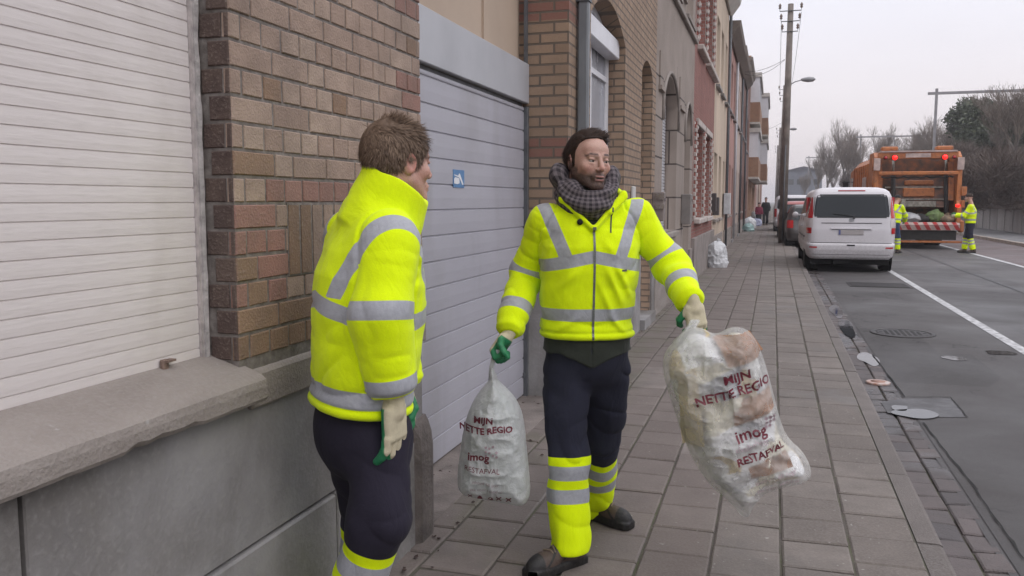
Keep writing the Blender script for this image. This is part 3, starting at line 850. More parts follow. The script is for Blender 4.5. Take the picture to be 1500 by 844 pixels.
# small bolt on the bottom slat
p = onX(236, 537, SHX); b = MB(); b.box(SHX + .004, SHX + .018, p[1] - .012, p[1] + .012, p[2] - .012, p[2] + .02, bevel=.003); b.box(SHX + .004, SHX + .026, p[1] - .004, p[1] + .03, p[2] + .012, p[2] + .018)
b.build('shutter_latch', mat('rusty_latch', (0.22, 0.15, 0.12), .7, .3, 50), shut)

# ---- garage bay
GX = -1.80; GY0, GY1 = 3.43, 6.20
t = NT('garage_paint'); n1 = t.noise(1.4, 5); n2 = t.noise(50, 3, vec=t.mapping(t.coord(), (1, .1, 1)))
c = t.mix(t.rng(n1, .3, .7, 0, 1), (0.35, 0.345, 0.39), (0.40, 0.395, 0.44)); c = t.mix(t.rng(n2, .5, .8, 0, .15), c, (0.25, 0.24, 0.25)); n3 = t.noise(3, 6, vec=t.mapping(t.coord(), (1, 1, .25)), dist=.6); c = t.mix(t.rng(n3, .52, .72, 0, .35), c, (0.24, 0.225, 0.225))
t.base(c); t.rough(t.rng(n1, .3, .7, .38, .5)); m_gar = t.m
bm = bmesh.new(); prof = []; z = .012; sp_ = .1435
while z < 2.2:
    z2 = min(z + sp_, 2.2)
    prof += [(GX - .008, z), (GX - .008, z + .005), (GX, z + .010), (GX + .0015, (z + z2) / 2), (GX, z2 - .004), (GX - .008, z2 - .0005)]
    z += sp_
A = [bm.verts.new((p[0], GY0 - .05, p[1])) for p in prof]; B = [bm.verts.new((p[0], GY1 - .045, p[1])) for p in prof]
for i in range(len(prof) - 1): bm.faces.new((A[i], B[i], B[i + 1], A[i + 1]))
me = bpy.data.meshes.new('garage_door'); bmesh.ops.recalc_face_normals(bm, faces=bm.faces); bm.to_mesh(me); bm.free()
gar = link('garage_door', me, m_gar, hA)
m_dkgrey = mat('dark_steel', (0.10, 0.105, 0.115), .5, .15, 10)
b = MB(); b.box(GX - .06, GX + .03, GY1 - .043, GY1 - .003, 0, 2.2, bevel=.003); b.box(GX - .06, GX - .012, GY0, GY1 - .05, 2.19, 2.225); b.box(GX - .05, GX + .012, GY1 - .062, GY1 - .045, .15, .19); b.box(GX - .05, GX + .012, GY1 - .062, GY1 - .045, .6, .64)
b.build('guide_rail', m_dkgrey, gar)
b = MB(); b.box(GX - .012, GX + .03, GY0 - .02, GY1 - .003, 2.226, 2.515, bevel=.004); b.build('fascia', mat('fascia_grey', (0.42, 0.425, 0.455), .42, .08, 1.5), hA)
b = MB(); b.box(GX - .2, GX - .05, GY0 - .02, GY1, 2.516, 7.2); b.box(GX - .4, GX - .02, GY0 - .3, GY1 + .1, -.1, 2.516); b.box(GX - .05, GX - .035, 5.35, 5.39, 2.52, 7.2)
b.build('infill_panel', mat('beige_panel', (0.44, 0.345, 0.27), .75, .08, 1.2), hA)
b = MB(); b.box(GX - .0, GX + .02, GY1 - .045, GY1 - .004, 2.516, 7.2); b.build('corner_trim', m_dkgrey, hA)
# dim line: step / threshold
b = MB(); b.box(GX - .05, FX - .01, GY0, GY1, -.05, .006, bevel=.003); b.build('threshold', mat('threshold_concrete', (0.2, 0.17, 0.155), .9, .2, 5, bump=.004), hA)
# rounded concrete guard at the pier foot
bm = bmesh.new()
pr = None
for i, z in enumerate([-.02, .2, .40, .47, .52, .55]):
    k_ = 1 - max(0, (z - .40) / .16) ** 2 * .9; w_ = .075 * k_
    ring = [bm.verts.new(q) for q in ((FX - .3, 3.435, z), (FX - .3, 3.435 + w_, z), (FX - .02, 3.435 + w_, z), (FX + .02 * k_, 3.435 + w_ * .8, z), (FX + .035 * k_, 3.435 + w_ * .2, z), (FX + .035 * k_, 3.33, z), (FX + .012, 3.30, z), (FX - .3, 3.30, z))]
    if pr:
        for k in range(8): bm.faces.new((pr[k], pr[(k + 1) % 8], ring[(k + 1) % 8], ring[k]))
    pr = ring
bm.faces.new(pr); me = bpy.data.meshes.new('corner_guard'); bmesh.ops.recalc_face_normals(bm, faces=bm.faces); bm.to_mesh(me); bm.free(); link('corner_guard', me, mat('guard_concrete', (0.165, 0.14, 0.13), .9, .25, 8, bump=.006), hA)
# blue tow-away sticker
pc = onX(672, 262, GX + .003); st = MB(); w_, h_ = .185, .105
x0_ = GX + .004
st.box(GX + .001, x0_, pc[1] - w_ / 2, pc[1] + w_ / 2, pc[2] - h_ / 2, pc[2] + h_ / 2); stk = st.build('door_sticker', mat('sticker_blue', (0.10, 0.23, 0.44), .4, .1, 20), gar)
b = MB(); X_ = x0_ + .0015
def sp(pts): b.quad([(X_, pc[1] + p[0] * 1.65, pc[2] + p[1] * .8) for p in pts])
sp([(-.048, .030), (-.010, .022), (.000, .040), (.008, .038), (.046, -.040), (.032, -.044), (.012, -.006), (-.002, .010), (-.046, .022)])
sp([(-.050, -.002), (-.040, .010), (-.004, .006), (.004, -.006), (.004, -.034), (-.016, -.040), (-.050, -.036)])
b.build('tow_symbol', mat('sticker_white', (0.75, 0.76, 0.8), .4, .03, 20), stk)

# ================================================================== WINDOWS AND DOORS
m_pvc = mat('white_frame', (0.66, 0.66, 0.70), .4, .05, 4)
t = NT('window_glass'); t.base((0.05, 0.055, 0.06)); t.rough(.06); t.b.inputs['Specular IOR Level'].default_value = .9; m_glass = t.m
m_curt = mat('net_curtain', (0.42, 0.42, 0.44), .8, .15, 18)
m_gshut = mat('grey_shutter', (0.5, 0.5, 0.53), .5, .06, 6)
m_brown = mat('brown_frame', (0.10, 0.07, 0.055), .5, .2, 8)
def add_window(par, y0, y1, z0, zs, rise, xf, recess=.14, frame_m=m_pvc, glass=m_glass, shut=0, box=False, bars=1, sill_m=None, sill_out=.06, curtain=False):
    xg = xf - recess
    fw = .06
    inner = arch(y0 + fw, y1 - fw, z0 + fw, zs - (0 if rise > 0 else fw), max(0, rise - fw), 10)
    if rise <= 0: inner = arch(y0 + fw, y1 - fw, z0 + fw, zs - fw, 0)
    me = wall_mesh(arch(y0 - .02, y1 + .02, z0 - .02, zs + .01, rise), [inner], xg, .06, 'window')
    w_ = link('window', me, frame_m, par)
    if bars:
        b = MB()
        for k in range(bars):
            yc = y0 + (y1 - y0) * (k + 1) / (bars + 1)
            b.box(xg - .05, xg - .004, yc - .03, yc + .03, z0 + fw, zs + rise - fw)
        b.box(xg - .052, xg - .006, y0 + fw, y1 - fw, zs - .35, zs - .30)
        b.build('window_bar', frame_m, w_)
    me = wall_mesh(arch(y0, y1, z0, zs, rise), [], xg - .035, .01, 'pane')
    link('pane', me, glass, w_)
    if curtain:
        b = MB(); n_ = 40
        P = [(xg - .12 - .02 * math.sin(k * 1.3), y0 + (y1 - y0) * k / n_) for k in range(n_ + 1)]
        for a, c in zip(P[:-1], P[1:]): b.quad([(a[0], a[1], z0), (c[0], c[1], z0), (c[0], c[1], zs + rise), (a[0], a[1], zs + rise)])
        b.build('curtain', m_curt, w_)
    if shut > 0:      # lowered louvre shutter, share of the height
        b = MB(); z = zs + rise - .02; zb = z0 + (zs + rise - z0) * (1 - shut)
        while z > zb:
            b.box(xg + .004, xg + .022, y0 + .02, y1 - .02, z - .043, z - .006); z -= .048
        b.build('roller_shutter', m_gshut, w_)
    if box:
        b = MB(); b.box(xg - .02, xg + .11, y0 + .01, y1 - .01, zs - .12, zs + .06, bevel=.008); b.build('shutter_box', m_pvc, w_)
    if sill_m is not None:
        b = MB(); b.prism([(xf - recess - .02, z0 - .07), (xf + sill_out, z0 - .09), (xf + sill_out, z0 - .02), (xf - recess - .02, z0 + .015)], y0 - .05, y1 + .05, 'y')
        bevel_mod(b.build('sill', sill_m, w_), .008)
    return w_
def add_door(par, y0, y1, z0, zs, rise, xf, recess=.3, m=None, panels=3, light=True):
    xg = xf - recess; m = m or m_brown
    d_ = link('door', wall_mesh(arch(y0 - .01, y1 + .01, z0, zs, rise), [], xg, .06, 'door'), m, par)
    b = MB(); H_ = zs - z0
    for k in range(panels):
        za = z0 + .15 + k * (H_ - .3) / panels; b.box(xg + .002, xg + .018, y0 + .12, y1 - .12, za, za + (H_ - .3) / panels - .1, bevel=.01)
    b.build('door_panel', m, d_)
    b = MB(); b.tube([(xg + .05, y0 + .1, z0 + 1.0), (xg + .05, y0 + .22, z0 + 1.0)], .01); b.box(xg, xg + .05, y0 + .09, y0 + .12, z0 + .96, z0 + 1.04)
    b.build('handle', mat('door_metal', (0.55, 0.54, 0.52), .3, metal=.9), d_)
    b = MB(); b.box(xg - .1, xf + .08, y0 - .03, y1 + .03, -.05, z0); b.build('door_step', m_stone, d_)
    return d_
m_void = mat('room_dark', (0.03, 0.03, 0.032), .9)
def house(y0, y1, zt, wm, holes, label, xf=FX, depth=9, plinth=None, pm=None, group=None, cornice=None, cm=None, cout=.25, name='terraced_house'):
    h = empty(name, (0, 0, 0), label=label, cat='house', group='houses of the terrace along the pavement')
    link('wall', wall_mesh([(y0 + .002, -.1), (y1 - .002, -.1), (y1 - .002, zt), (y0 + .002, zt)], holes, xf, .3, 'wall'), wm, h)
    b = MB(); b.box(xf - depth, xf - .62, y0 + .01, y1 - .01, -.1, zt - .05); b.build('house_core', wm, h)
    b = MB(); b.prism([(xf - depth - .1, zt - .04), (xf - .3, zt - .04), (xf - depth * .5, zt + 1.3)], y0 + .01, y1 - .01, 'y'); b.build('roof', mat('roof_tile', (0.10, 0.06, 0.05), .8, .2, 3), h)
    if cornice is not None:
        b = MB(); b.prism([(xf - .28, zt - .0), (xf + .04, zt - cornice), (xf + .08, zt - cornice), (xf + cout, zt - .12), (xf + cout + .04, zt + .04), (xf - .28, zt + .06)], y0 + .006, y1 - .006, 'y'); b.build('cornice', cm, h)
    if plinth:
        # plinth strips between door openings
        segs = plinth[1]
        b = MB()
        for a, c in segs: b.box(xf - .01, xf + plinth[2], a, c, -.05, plinth[0], bevel=.006)
        b.build('plinth', pm, h)
    return h
# ---- house B: yellow-brown brick with the drainpipe
yb0, yb1 = 6.204, 11.02
m_bB = brick_mat('yellow_brick', (0.335, 0.235, 0.165), (0.27, 0.185, 0.13), (0.12, 0.1, 0.085), bands=((.98, 1.14), (1.82, 1.975), (2.83, 2.98), (3.9, 4.06)), band_c=None or (0.235, 0.105, 0.085), bumpd=.008)
m_bB_plain = brick_mat('yellow_brick_plain', (0.335, 0.235, 0.165), (0.27, 0.185, 0.13), (0.12, 0.1, 0.085), bumpd=.008)
W1 = (6.98, 8.68); D1 = (9.82, 10.72)
holes = [arch(W1[0], W1[1], 1.0, 3.04, .26), arch(D1[0], D1[1], -.05, 2.98, .17), arch(6.98, 8.68, 4.75, 6.4, .2), arch(9.6, 10.72, 4.75, 6.4, .18)]
hB = house(yb0 + .36, yb1, 7.3, m_bB_plain, holes, 'yellow brick house with grey drainpipe and white arched window behind the bearded man', plinth=(.9, [(6.6, 9.78), (10.76, 11.01)], .025), pm=m_stone, cornice=.3, cm=m_sill)
# its corner pier beside the garage, banded red and yellow, returning into the garage recess
b = MB(); b.box(-2.2, FX + .0, yb0, yb0 + .36, -.05, 7.3); b.build('corner_pier', m_bB, hB)
b = MB(); b.box(-2.19, FX + .015, yb0 - .012, yb0 + .38, -.05, .88, bevel=.005); b.build('pier_foot', m_stone, hB)
add_window(hB, W1[0], W1[1], 1.0, 3.04, .26, FX, .17, box=True, bars=1, sill_m=m_stone, curtain=False, glass=mat('curtained_glass', (0.36, 0.37, 0.41), .25, .05, 1.5))
add_window(hB, 6.98, 8.68, 4.75, 6.4, .2, FX, .16, bars=1, sill_m=m_stone)
add_window(hB, 9.6, 10.72, 4.75, 6.4, .18, FX, .16, bars=0, sill_m=m_stone)
add_door(hB, D1[0], D1[1], .12, 2.98, .17, FX, .29, m=mat('door_cream', (0.5, 0.47, 0.44), .5))
pp = onX(858, 100, FX + .07)
b = MB(); py_ = pp[1]
b.box(FX + .012, FX + .095, py_ - .04, py_ + .04, .02, 7.25, bevel=.012)
b.build('drainpipe', mat('pipe_grey', (0.17, 0.18, 0.195), .5, .1, 4), hB)
for z in (1.2, 3.0, 4.9, 6.6): b = MB(); b.box(FX, FX + .103, py_ - .05, py_ + .05, z, z + .035); b.build('pipe_bracket', m_dkgrey, hB)
b = MB(); b.box(FX + .001, FX + .03, 9.12, 9.3, 1.42, 1.66, bevel=.008); b.build('meter_lid', mat('pale_lid', (0.55, 0.54, 0.53), .5, .05), hB)
b = MB(); b.box(FX + .001, FX + .15, 10.80, 10.99, 1.25, 1.62, bevel=.01); lb = b.build('letterbox', mat('letterbox_taupe', (0.24, 0.2, 0.185), .5, .1), hB)
b = MB(); b.box(FX + .151, FX + .158, 10.83, 10.96, 1.50, 1.54); b.box(FX + .05, FX + .156, 10.782, 10.80, 1.52, 1.6); b.box(FX + .05, FX + .156, 10.782, 10.80, 1.40, 1.46); b.build('letter_flap', mat('chrome_flap', (0.7, 0.7, 0.72), .2, metal=1), lb)

# ---- house C: grey-beige stone render with arched openings
t = NT('scored_render'); sep = t.n.new('ShaderNodeSeparateXYZ'); t.l.new(t.coord(), sep.inputs[0])
u = t.math('ADD', sep.outputs['X'], sep.outputs['Y']); cmb = t.n.new('ShaderNodeCombineXYZ'); t.l.new(u, cmb.inputs['X']); t.l.new(sep.outputs['Z'], cmb.inputs['Y'])
br = t.n.new('ShaderNodeTexBrick'); t.l.new(cmb.outputs[0], br.inputs['Vector']); br.inputs['Scale'].default_value = 1; br.inputs['Brick Width'].default_value = 2.6; br.inputs['Row Height'].default_value = .52; br.inputs['Mortar Size'].default_value = .012; br.offset = .4
n1 = t.noise(1.6, 6); n2 = t.noise(80, 3); low = t.math('LESS_THAN', sep.outputs['Z'], 3.55)
c = t.mix(t.rng(n1, .3, .7, 0, 1), (0.235, 0.195, 0.17), (0.315, 0.265, 0.235)); c = t.mix(t.rng(n2, .4, .7, 0, .3), c, (0.2, 0.165, 0.14)); c = t.mix(t.math('MULTIPLY', br.outputs['Fac'], low), c, (0.07, 0.055, 0.05))
t.base(c); t.rough(.9); t.bump(t.math('ADD', n2, t.math('MULTIPLY', t.math('MULTIPLY', br.outputs['Fac'], low), -4)), .004); m_C = t.m
yc0, yc1 = 11.02, 16.3
holes = [arch(11.75, 13.55, 1.06, 2.95, .34), arch(14.75, 15.75, -.05, 2.85, .30), arch(11.75, 13.5, 4.6, 6.3, .3), arch(14.6, 15.8, 4.6, 6.3, .3)]
hC = house(yc0, yc1, 7.35, m_C, holes, 'grey beige rendered house with arched window, arched door and wall letterbox', plinth=(.62, [(11.05, 14.7), (15.8, 16.28)], .03), pm=m_sill, cornice=.35, cm=m_sill)
add_window(hC, 11.75, 13.55, 1.06, 2.95, .34, FX, .2, shut=1, bars=0, sill_m=m_sill)
add_window(hC, 11.75, 13.5, 4.6, 6.3, .3, FX, .2, shut=.0, bars=1, sill_m=m_sill)
add_window(hC, 14.6, 15.8, 4.6, 6.3, .3, FX, .2, shut=.0, bars=0, sill_m=m_sill)
add_door(hC, 14.75, 15.75, .15, 2.85, .3, FX, .28, m=mat('door_grey', (0.2, 0.2, 0.21), .5))
def eyebrow(y0, y1, zs, rise, drop=.35, w_=.07):
    pts = arch(y0 - .05, y1 + .05, zs - drop, zs, rise + .03, 14)[2:]
    b = MB(); P = [Vector((FX + .012, p[0], p[1])) for p in pts]
    b.tube([(FX + .012, y1 + .06, zs - drop)] + P + [(FX + .012, y0 - .06, zs - drop)], .028, n=6); return b
b = eyebrow(11.75, 13.55, 2.95, .36); b.build('arch_moulding', m_sill, hC)
b = eyebrow(14.75, 15.75, 2.85, .32); b.build('arch_moulding', m_sill, hC)
for (y0_, y1_, z0_, z1_) in ((11.3, 11.62, 3.0, 3.45), (13.75, 14.45, 3.0, 3.45), (11.35, 11.6, 5.1, 5.9), (13.75, 14.4, 4.75, 6.2)):
    b = MB(); b.box(FX - .01, FX + .02, y0_, y1_, z0_, z1_, bevel=.006); b.box(FX - .008, FX + .045, y0_ - .04, y1_ + .04, z0_ - .05, z0_ + .004); b.build('relief_panel', m_C, hC)
b = MB(); b.box(FX, FX + .06, 11.03, 16.29, 4.38, 4.46, bevel=.01); b.build('string_course', m_sill, hC)
b = MB(); b.box(FX + .001, FX + .16, 14.35, 14.66, 1.12, 1.62, bevel=.01); lb = b.build('letterbox', mat('letterbox_grey', (0.23, 0.21, 0.2), .45, .1), hC)
b = MB(); b.box(FX + .161, FX + .17, 14.40, 14.6, 1.5, 1.54); b.build('letter_flap', mat('chrome_flap_round', (0.7, 0.7, 0.72), .2, metal=1), lb)

# ---- house D: red brick, piers banded with white blocks
yd0, yd1 = 16.3, 21.9
m_D = brick_mat('red_brick', (0.30, 0.115, 0.09), (0.22, 0.08, 0.065), (0.28, 0.2, 0.18), bw=.2, bh=.07, bumpd=.008)
holes = [arch(16.9, 18.5, 1.15, 2.95, 0), arch(19.0, 20.6, 1.15, 2.95, 0), arch(16.9, 18.5, 4.5, 6.4, 0), arch(19.0, 20.6, 4.5, 6.4, 0)]
hD = house(yd0, yd1, 7.4, m_D, holes, 'red brick house with striped window piers and pale concrete plinth', plinth=(.8, [(16.32, 21.88)], .07), pm=mat('plinth_grey', (0.27, 0.235, 0.22), .85, .15, 3, bump=.004), cornice=.4, cm=m_sill)
for (a, c, z0_, z1_) in ((16.9, 18.5, 1.15, 2.95), (19.0, 20.6, 1.15, 2.95), (16.9, 18.5, 4.5, 6.4), (19.0, 20.6, 4.5, 6.4)):
    add_window(hD, a, c, z0_, z1_, 0, FX, .22, frame_m=m_brown, bars=1, sill_m=None)
m_wblk = mat('pale_block', (0.5, 0.44, 0.41), .8, .15, 6); m_dred = mat('deep_red_block', (0.25, 0.07, 0.05), .8, .15, 6)
for (a, z0_, z1_) in ((16.42, 1.15, 3.0), (18.5, 1.15, 3.0), (20.6, 1.15, 3.0), (16.42, 4.5, 6.45), (18.5, 4.5, 6.45), (20.6, 4.5, 6.45)):
    w_ = .5; z = z0_; b = MB(); bd = MB(); b.box(FX - .01, FX + .012, a + .012, a + .48, z0_ - .02, z1_)
    for q in (0, .26):
        z = z0_ + (.0 if q == 0 else .075)
        while z < z1_ - .06:
            b.box(FX + .001, FX + .05, a + q + .012, a + q + .225, z, z + .07, bevel=.006)
            bd.box(FX + .001, FX + .03, a + q + .02, a + q + .22, z + .08, z + .145); z += .15
    bo_ = b.build('striped_pier', m_wblk, hD); bd.build('brick', m_dred, bo_)
for (a, c, z) in ((16.8, 18.6, 2.96), (18.9, 20.7, 2.96)): b = MB(); b.box(FX, FX + .06, a, c, z, z + .13, bevel=.01); b.build('lintel', m_wblk, hD)
for (a, c, z) in ((16.82, 18.58, 1.06), (18.92, 20.68, 1.06), (16.82, 18.58, 4.38), (18.92, 20.68, 4.38), (20.75, 21.7, 4.38)): b = MB(); b.box(FX - .2, FX + .12, a, c, z, z + .1, bevel=.015); b.build('sill', m_wblk, hD)
b = MB(); b.box(FX + .001, FX + .12, 21.45, 21.7, 1.25, 1.7, bevel=.01); b.build('letterbox', mat('letterbox_dark', (0.07, 0.06, 0.06), .5), hD)

# ---- the rest of the terrace
def render_mat(name, c): 
    t = NT(name); n1 = t.noise(.9, 6, vec=t.mapping(t.coord(), (1, 1, .35))); n2 = t.noise(60, 3)
    k = t.mix(t.rng(n1, .35, .68, 0, 1), mul(C4(c), .78), mul(C4(c), 1.08)); k = t.mix(t.rng(n2, .4, .7, 0, .2), k, mul(C4(c), .7)); t.base(k); t.rough(.9); t.bump(n2, .004); return t.m
m_cream = render_mat('cream_render', (0.52, 0.42, 0.33)); m_pink = render_mat('pink_render', (0.40, 0.23, 0.20)); m_cream2 = render_mat('pale_render', (0.47, 0.39, 0.345)); m_brownb = brick_mat('brown_red_brick', (0.21, 0.10, 0.078), (0.165, 0.08, 0.065), (0.2, 0.15, 0.13), bw=.2, bh=.07)
m_orangeb = brick_mat('tan_brick', (0.36, 0.19, 0.11), (0.30, 0.16, 0.095), (0.3, 0.24, 0.2), bw=.2, bh=.07)
m_gcorn = mat('gutter_brown', (0.16, 0.13, 0.11), .7); m_wcorn = mat('cornice_pale', (0.5, 0.47, 0.44), .7)
specs = [(21.9, 27.6, 7.6, m_cream, 'cream rendered house with narrow windows beyond the red brick house', .45, m_wcorn),
         (27.6, 33.2, 7.0, m_pink, 'dusty pink rendered house between two cream houses', .4, m_gcorn),
         (33.2, 38.8, 7.2, m_cream2, 'pale cream house past the pink house', .4, m_gcorn),
         (38.8, 44.6, 7.4, m_brownb, 'brown red brick house before the balcony block', .4, m_gcorn)]
for (a, c, zt, wm, lab, ck, cmm) in specs:
    w = (c - a)
    ops = [(a + .35, a + 1.6), (a + w * .40, a + w * .40 + 1.1)]
    dr = (c - 1.35, c - .45)
    holes = [arch(p, q, 1.05, 2.75, 0) for p, q in ops] + [arch(dr[0], dr[1], -.05, 2.7, 0)] + [arch(p, q, 4.45, 6.15, 0) for p, q in ops + [dr]]
    h = house(a, c, zt, wm, holes, lab, cornice=ck, cm=cmm, plinth=(.6, [(a + .02, dr[0] - .03), (dr[1] + .03, c - .02)], .035), pm=m_sill, cout=.32)
    for p, q in ops: add_window(h, p, q, 1.05, 2.75, 0, FX, .16, frame_m=(m_pvc if wm is not m_brownb else m_brown), bars=0, sill_m=m_sill, sill_out=.08)
    for p, q in ops + [dr]: add_window(h, p, q, 4.45, 6.15, 0, FX, .16, bars=0, sill_m=m_stone, sill_out=.1)
    add_door(h, dr[0], dr[1], .1, 2.7, 0, FX, .2, m=m_brown)
    b = MB(); b.tube([(FX + .06, c - .12, .1), (FX + .06, c - .12, zt - .3)], .045, n=8); b.build('drainpipe', m_dkgrey if wm is not m_pink else m_gshut, h)
b = MB(); b.box(FX + .001, FX + .16, 22.0, 22.25, 1.15, 1.6, bevel=.01); b.build('meter_box', mat('meter_box_dark', (0.1, 0.09, 0.09), .5), KIDS and COL.objects['terraced_house.003'])
b = MB(); b.box(FX + .001, FX + .2, 27.0, 27.35, 1.1, 1.75, bevel=.01); b.build('meter_box', mat('meter_box_white', (0.6, 0.6, 0.62), .5), COL.objects['terraced_house.003'])

# ---- block with cantilevered brick bays
h = house(44.6, 52, 8.6, m_brownb, [arch(45.2, 46.8, 1.1, 2.7, 0), arch(48, 50, -.05, 2.6, 0), arch(45.2, 46.8, 4.2, 6, 0), arch(48, 50, 4.2, 6, 0)], 'tall brown red house just before the tan brick balcony block', plinth=(.5, [(44.62, 47.9)], .03), pm=m_sill, cornice=.35, cm=m_gcorn)
for q in ((45.2, 46.8, 1.1, 2.7), (45.2, 46.8, 4.2, 6), (48, 50, 4.2, 6)): add_window(h, *q, 0, FX, .16, bars=0, sill_m=m_stone)
add_door(h, 48, 50, .1, 2.6, 0, FX, .2, m=m_gshut)
for i, (a, zt, xo, lab) in enumerate(((52, 9.9, .55, 'tan brick block with projecting white-topped bays far down the terrace'), (62, 9.0, .95, 'farthest tan brick block whose bays stick out over the pavement'))):
    h = house(a, a + 9.9, zt, m_orangeb, [arch(a + .8, a + 3, -.05, 2.5, 0), arch(a + 4, a + 7, .9, 2.5, 0)], lab, name='apartment_block', plinth=(.5, [(a + 3.1, a + 9.8)], .03), pm=m_sill)
    add_window(h, a + 4, a + 7, .9, 2.5, 0, FX, .16, bars=2); add_door(h, a + .8, a + 3, .05, 2.5, 0, FX, .2, m=m_gshut)
    for fl in range(2):
        z0_ = 2.95 + fl * 3.2
        b = MB(); b.box(FX - .1, FX + xo, a + .6, a + 9.2, z0_, z0_ + 1.15); b.build('bay_panel', m_orangeb, h)
        b = MB(); b.box(FX - .1, FX + xo - .12, a + .7, a + 9.1, z0_ + 1.15, z0_ + 2.6); wv = b.build('bay_window', m_glass, h)
        b = MB()
        for q in range(5): b.box(FX + xo - .121, FX + xo - .05, a + .7 + q * 2.04, a + .82 + q * 2.04, z0_ + 1.15, z0_ + 2.6)
        b.box(FX, FX + xo - .05, a + .62, a + .70, z0_ + 1.15, z0_ + 2.6); b.box(FX + xo - .125, FX + xo - .045, a + .68, a + 9.1, z0_ + 2.5, z0_ + 2.598)
        b.build('frame', m_pvc, wv)
        b = MB(); b.box(FX - .1, FX + xo + .06, a + .5, a + 9.3, z0_ + 2.6, z0_ + 2.85); b.build('white_band', m_wcorn, h)
        b = MB(); b.box(FX - .1, FX + xo + .02, a + .55, a + 9.25, z0_ - .12, z0_ - .003); b.build('bay_floor', m_wcorn, h)
# farther houses
cols = [m_pink, m_cream2, m_brownb, m_cream, m_D, m_pink]
labs = ['far pink house beyond the balcony blocks', 'far pale house beyond the balcony blocks', 'far brown house beyond the balcony blocks', 'far cream house near the street end', 'far red brick house near the street end', 'last pink house at the street end']
for i in range(6):
    a = 72 + i * 7; zt = (7, 6.6, 7.6, 6.8, 7.2, 6.4)[i]
    h = house(a, a + 6.95, zt, cols[i], [arch(a + 1, a + 2.3, 1, 2.7, 0), arch(a + 4.6, a + 5.6, -.05, 2.6, 0), arch(a + 1, a + 2.3, 4.2, 5.8, 0), arch(a + 4.4, a + 5.7, 4.2, 5.8, 0)], labs[i], cornice=.35, cm=m_gcorn)
    for q in ((a + 1, a + 2.3, 1, 2.7), (a + 1, a + 2.3, 4.2, 5.8), (a + 4.4, a + 5.7, 4.2, 5.8)): add_window(h, *q, 0, FX, .15, bars=0)
    add_door(h, a + 4.6, a + 5.6, .05, 2.6, 0, FX, .2)
# grey warehouse closing the view
wh = empty('warehouse', (0, 0, 0), label='blue grey warehouse closing the far end of the road', cat='warehouse')
b = MB(); b.box(2.0, 8.5, 168, 190, -.2, 7.2); b.build('wall', mat('warehouse_wall', (0.17, 0.18, 0.21), .8), wh)
b = MB(); b.prism([(1.8, 7.2), (8.7, 7.2), (5.2, 8.0)], 167.8, 190, 'y'); b.build('roof', mat('warehouse_roof', (0.1, 0.1, 0.12), .8), wh)
b = MB()
for k in range(4): b.box(2.6 + k * 1.5, 3.5 + k * 1.5, 167.95, 168.1, 4.6, 5.6)
b.build('window', m_glass, wh)

# ================================================================== POLES, WIRES, GANTRIES
m_wood = mat('pole_wood', (0.20, 0.17, 0.15), .85, .25, 3, bump=.008)
m_ins = mat('insulator', (0.16, 0.11, 0.09), .3)
def pole(bx, by, tx, tz, lab, lamp=True, r0=.145, group='poles along the pavement', arms=3):
    base = Vector((bx, by, -.05)); top = Vector((tx, by, tz))
    p = empty('utility_pole', base, label=lab, cat='pole', group=group)
    d = top - base
    b = MB(); b.tube([(0, 0, 0), d * .5, d], [r0, r0 * .86, r0 * .66], n=12); b.build('pole', m_wood, p)
    b = MB(); bi = MB()
    for k in range(arms):
        f = 1 - .03 - k * .042; c = d * f
        for s_ in (-1, 1):
            L = .36 - .05 * k
            b.tube([c + Vector((0, -.1, 0)), c + Vector((s_ * L, -.1, 0)), c + Vector((s_ * L, -.1, .12))], .018, n=6)
            bi.lathe([(.02, 0), (.055, .03), (.03, .07), (.055, .10), (.03, .16), (.0, .2)], c + Vector((s_ * L, -.1, .08)), n=10)
    b.build('crossarm', m_dkgrey, p); bi.build('insulator', m_ins, p)
    if lamp:
        c = d * .665
        b = MB(); b.tube([c, c + Vector((.25, 0, .14)), c + Vector((.50, 0, .20))], .016, n=8); b.build('lamp_arm', m_dkgrey, p)
        b = MB(); b.lathe([(.03, -.05), (.07, .05), (.095, .2), (.08, .36), (.02, .44)], (0, 0, 0), axis='x', n=14, M=Matrix.Translation(c + Vector((.48, 0, .20)))); b.build('lamp_head', mat('lamp_grey', (0.25, 0.25, 0.26), .4), p)
    b = MB(); b.tube([d * .02 + Vector((0, -r0 - .02, 0)), d * .42 + Vector((0, -r0 - .01, 0))], .025, n=6); b.build('cable_cover', m_dkgrey, p)
    return p, top
pb = G(1145.5, 356); pt = Q(1158.5, 6, pb @ FH)
P1, T1 = pole(pb[0], pb[1], pt[0], pt[2], 'tall wooden pole with street lamp standing nearest on the pavement')
P2, T2 = pole(.42, 62, .5, 9.4, 'second tall pole down the pavement behind the nearest one', r0=.14)
P3, T3 = pole(.40, 92, .45, 9.0, 'third pole down the pavement with short crossarms')
P4, T4 = pole(.30, 124, .35, 9.2, 'farthest pole at the end of the pavement', lamp=False)
t = NT('wire_black'); t.base((0.05, 0.05, 0.055)); t.rough(.6); m_wire = t.m
def wire(a, c, sag, r_=.008, n=14):
    a, c = Vector(a), Vector(c)
    return [a.lerp(c, k / n) - Vector((0, 0, sag * 4 * (k / n) * (1 - k / n))) for k in range(n + 1)], r_
def cable(lab, runs):
    b = MB()
    for a, c, s_ in runs:
        P, r_ = wire(a, c, s_); b.tube(P, r_, n=4, cap=False)
    return prop(b.build('overhead_cable', m_wire), lab, 'cable')
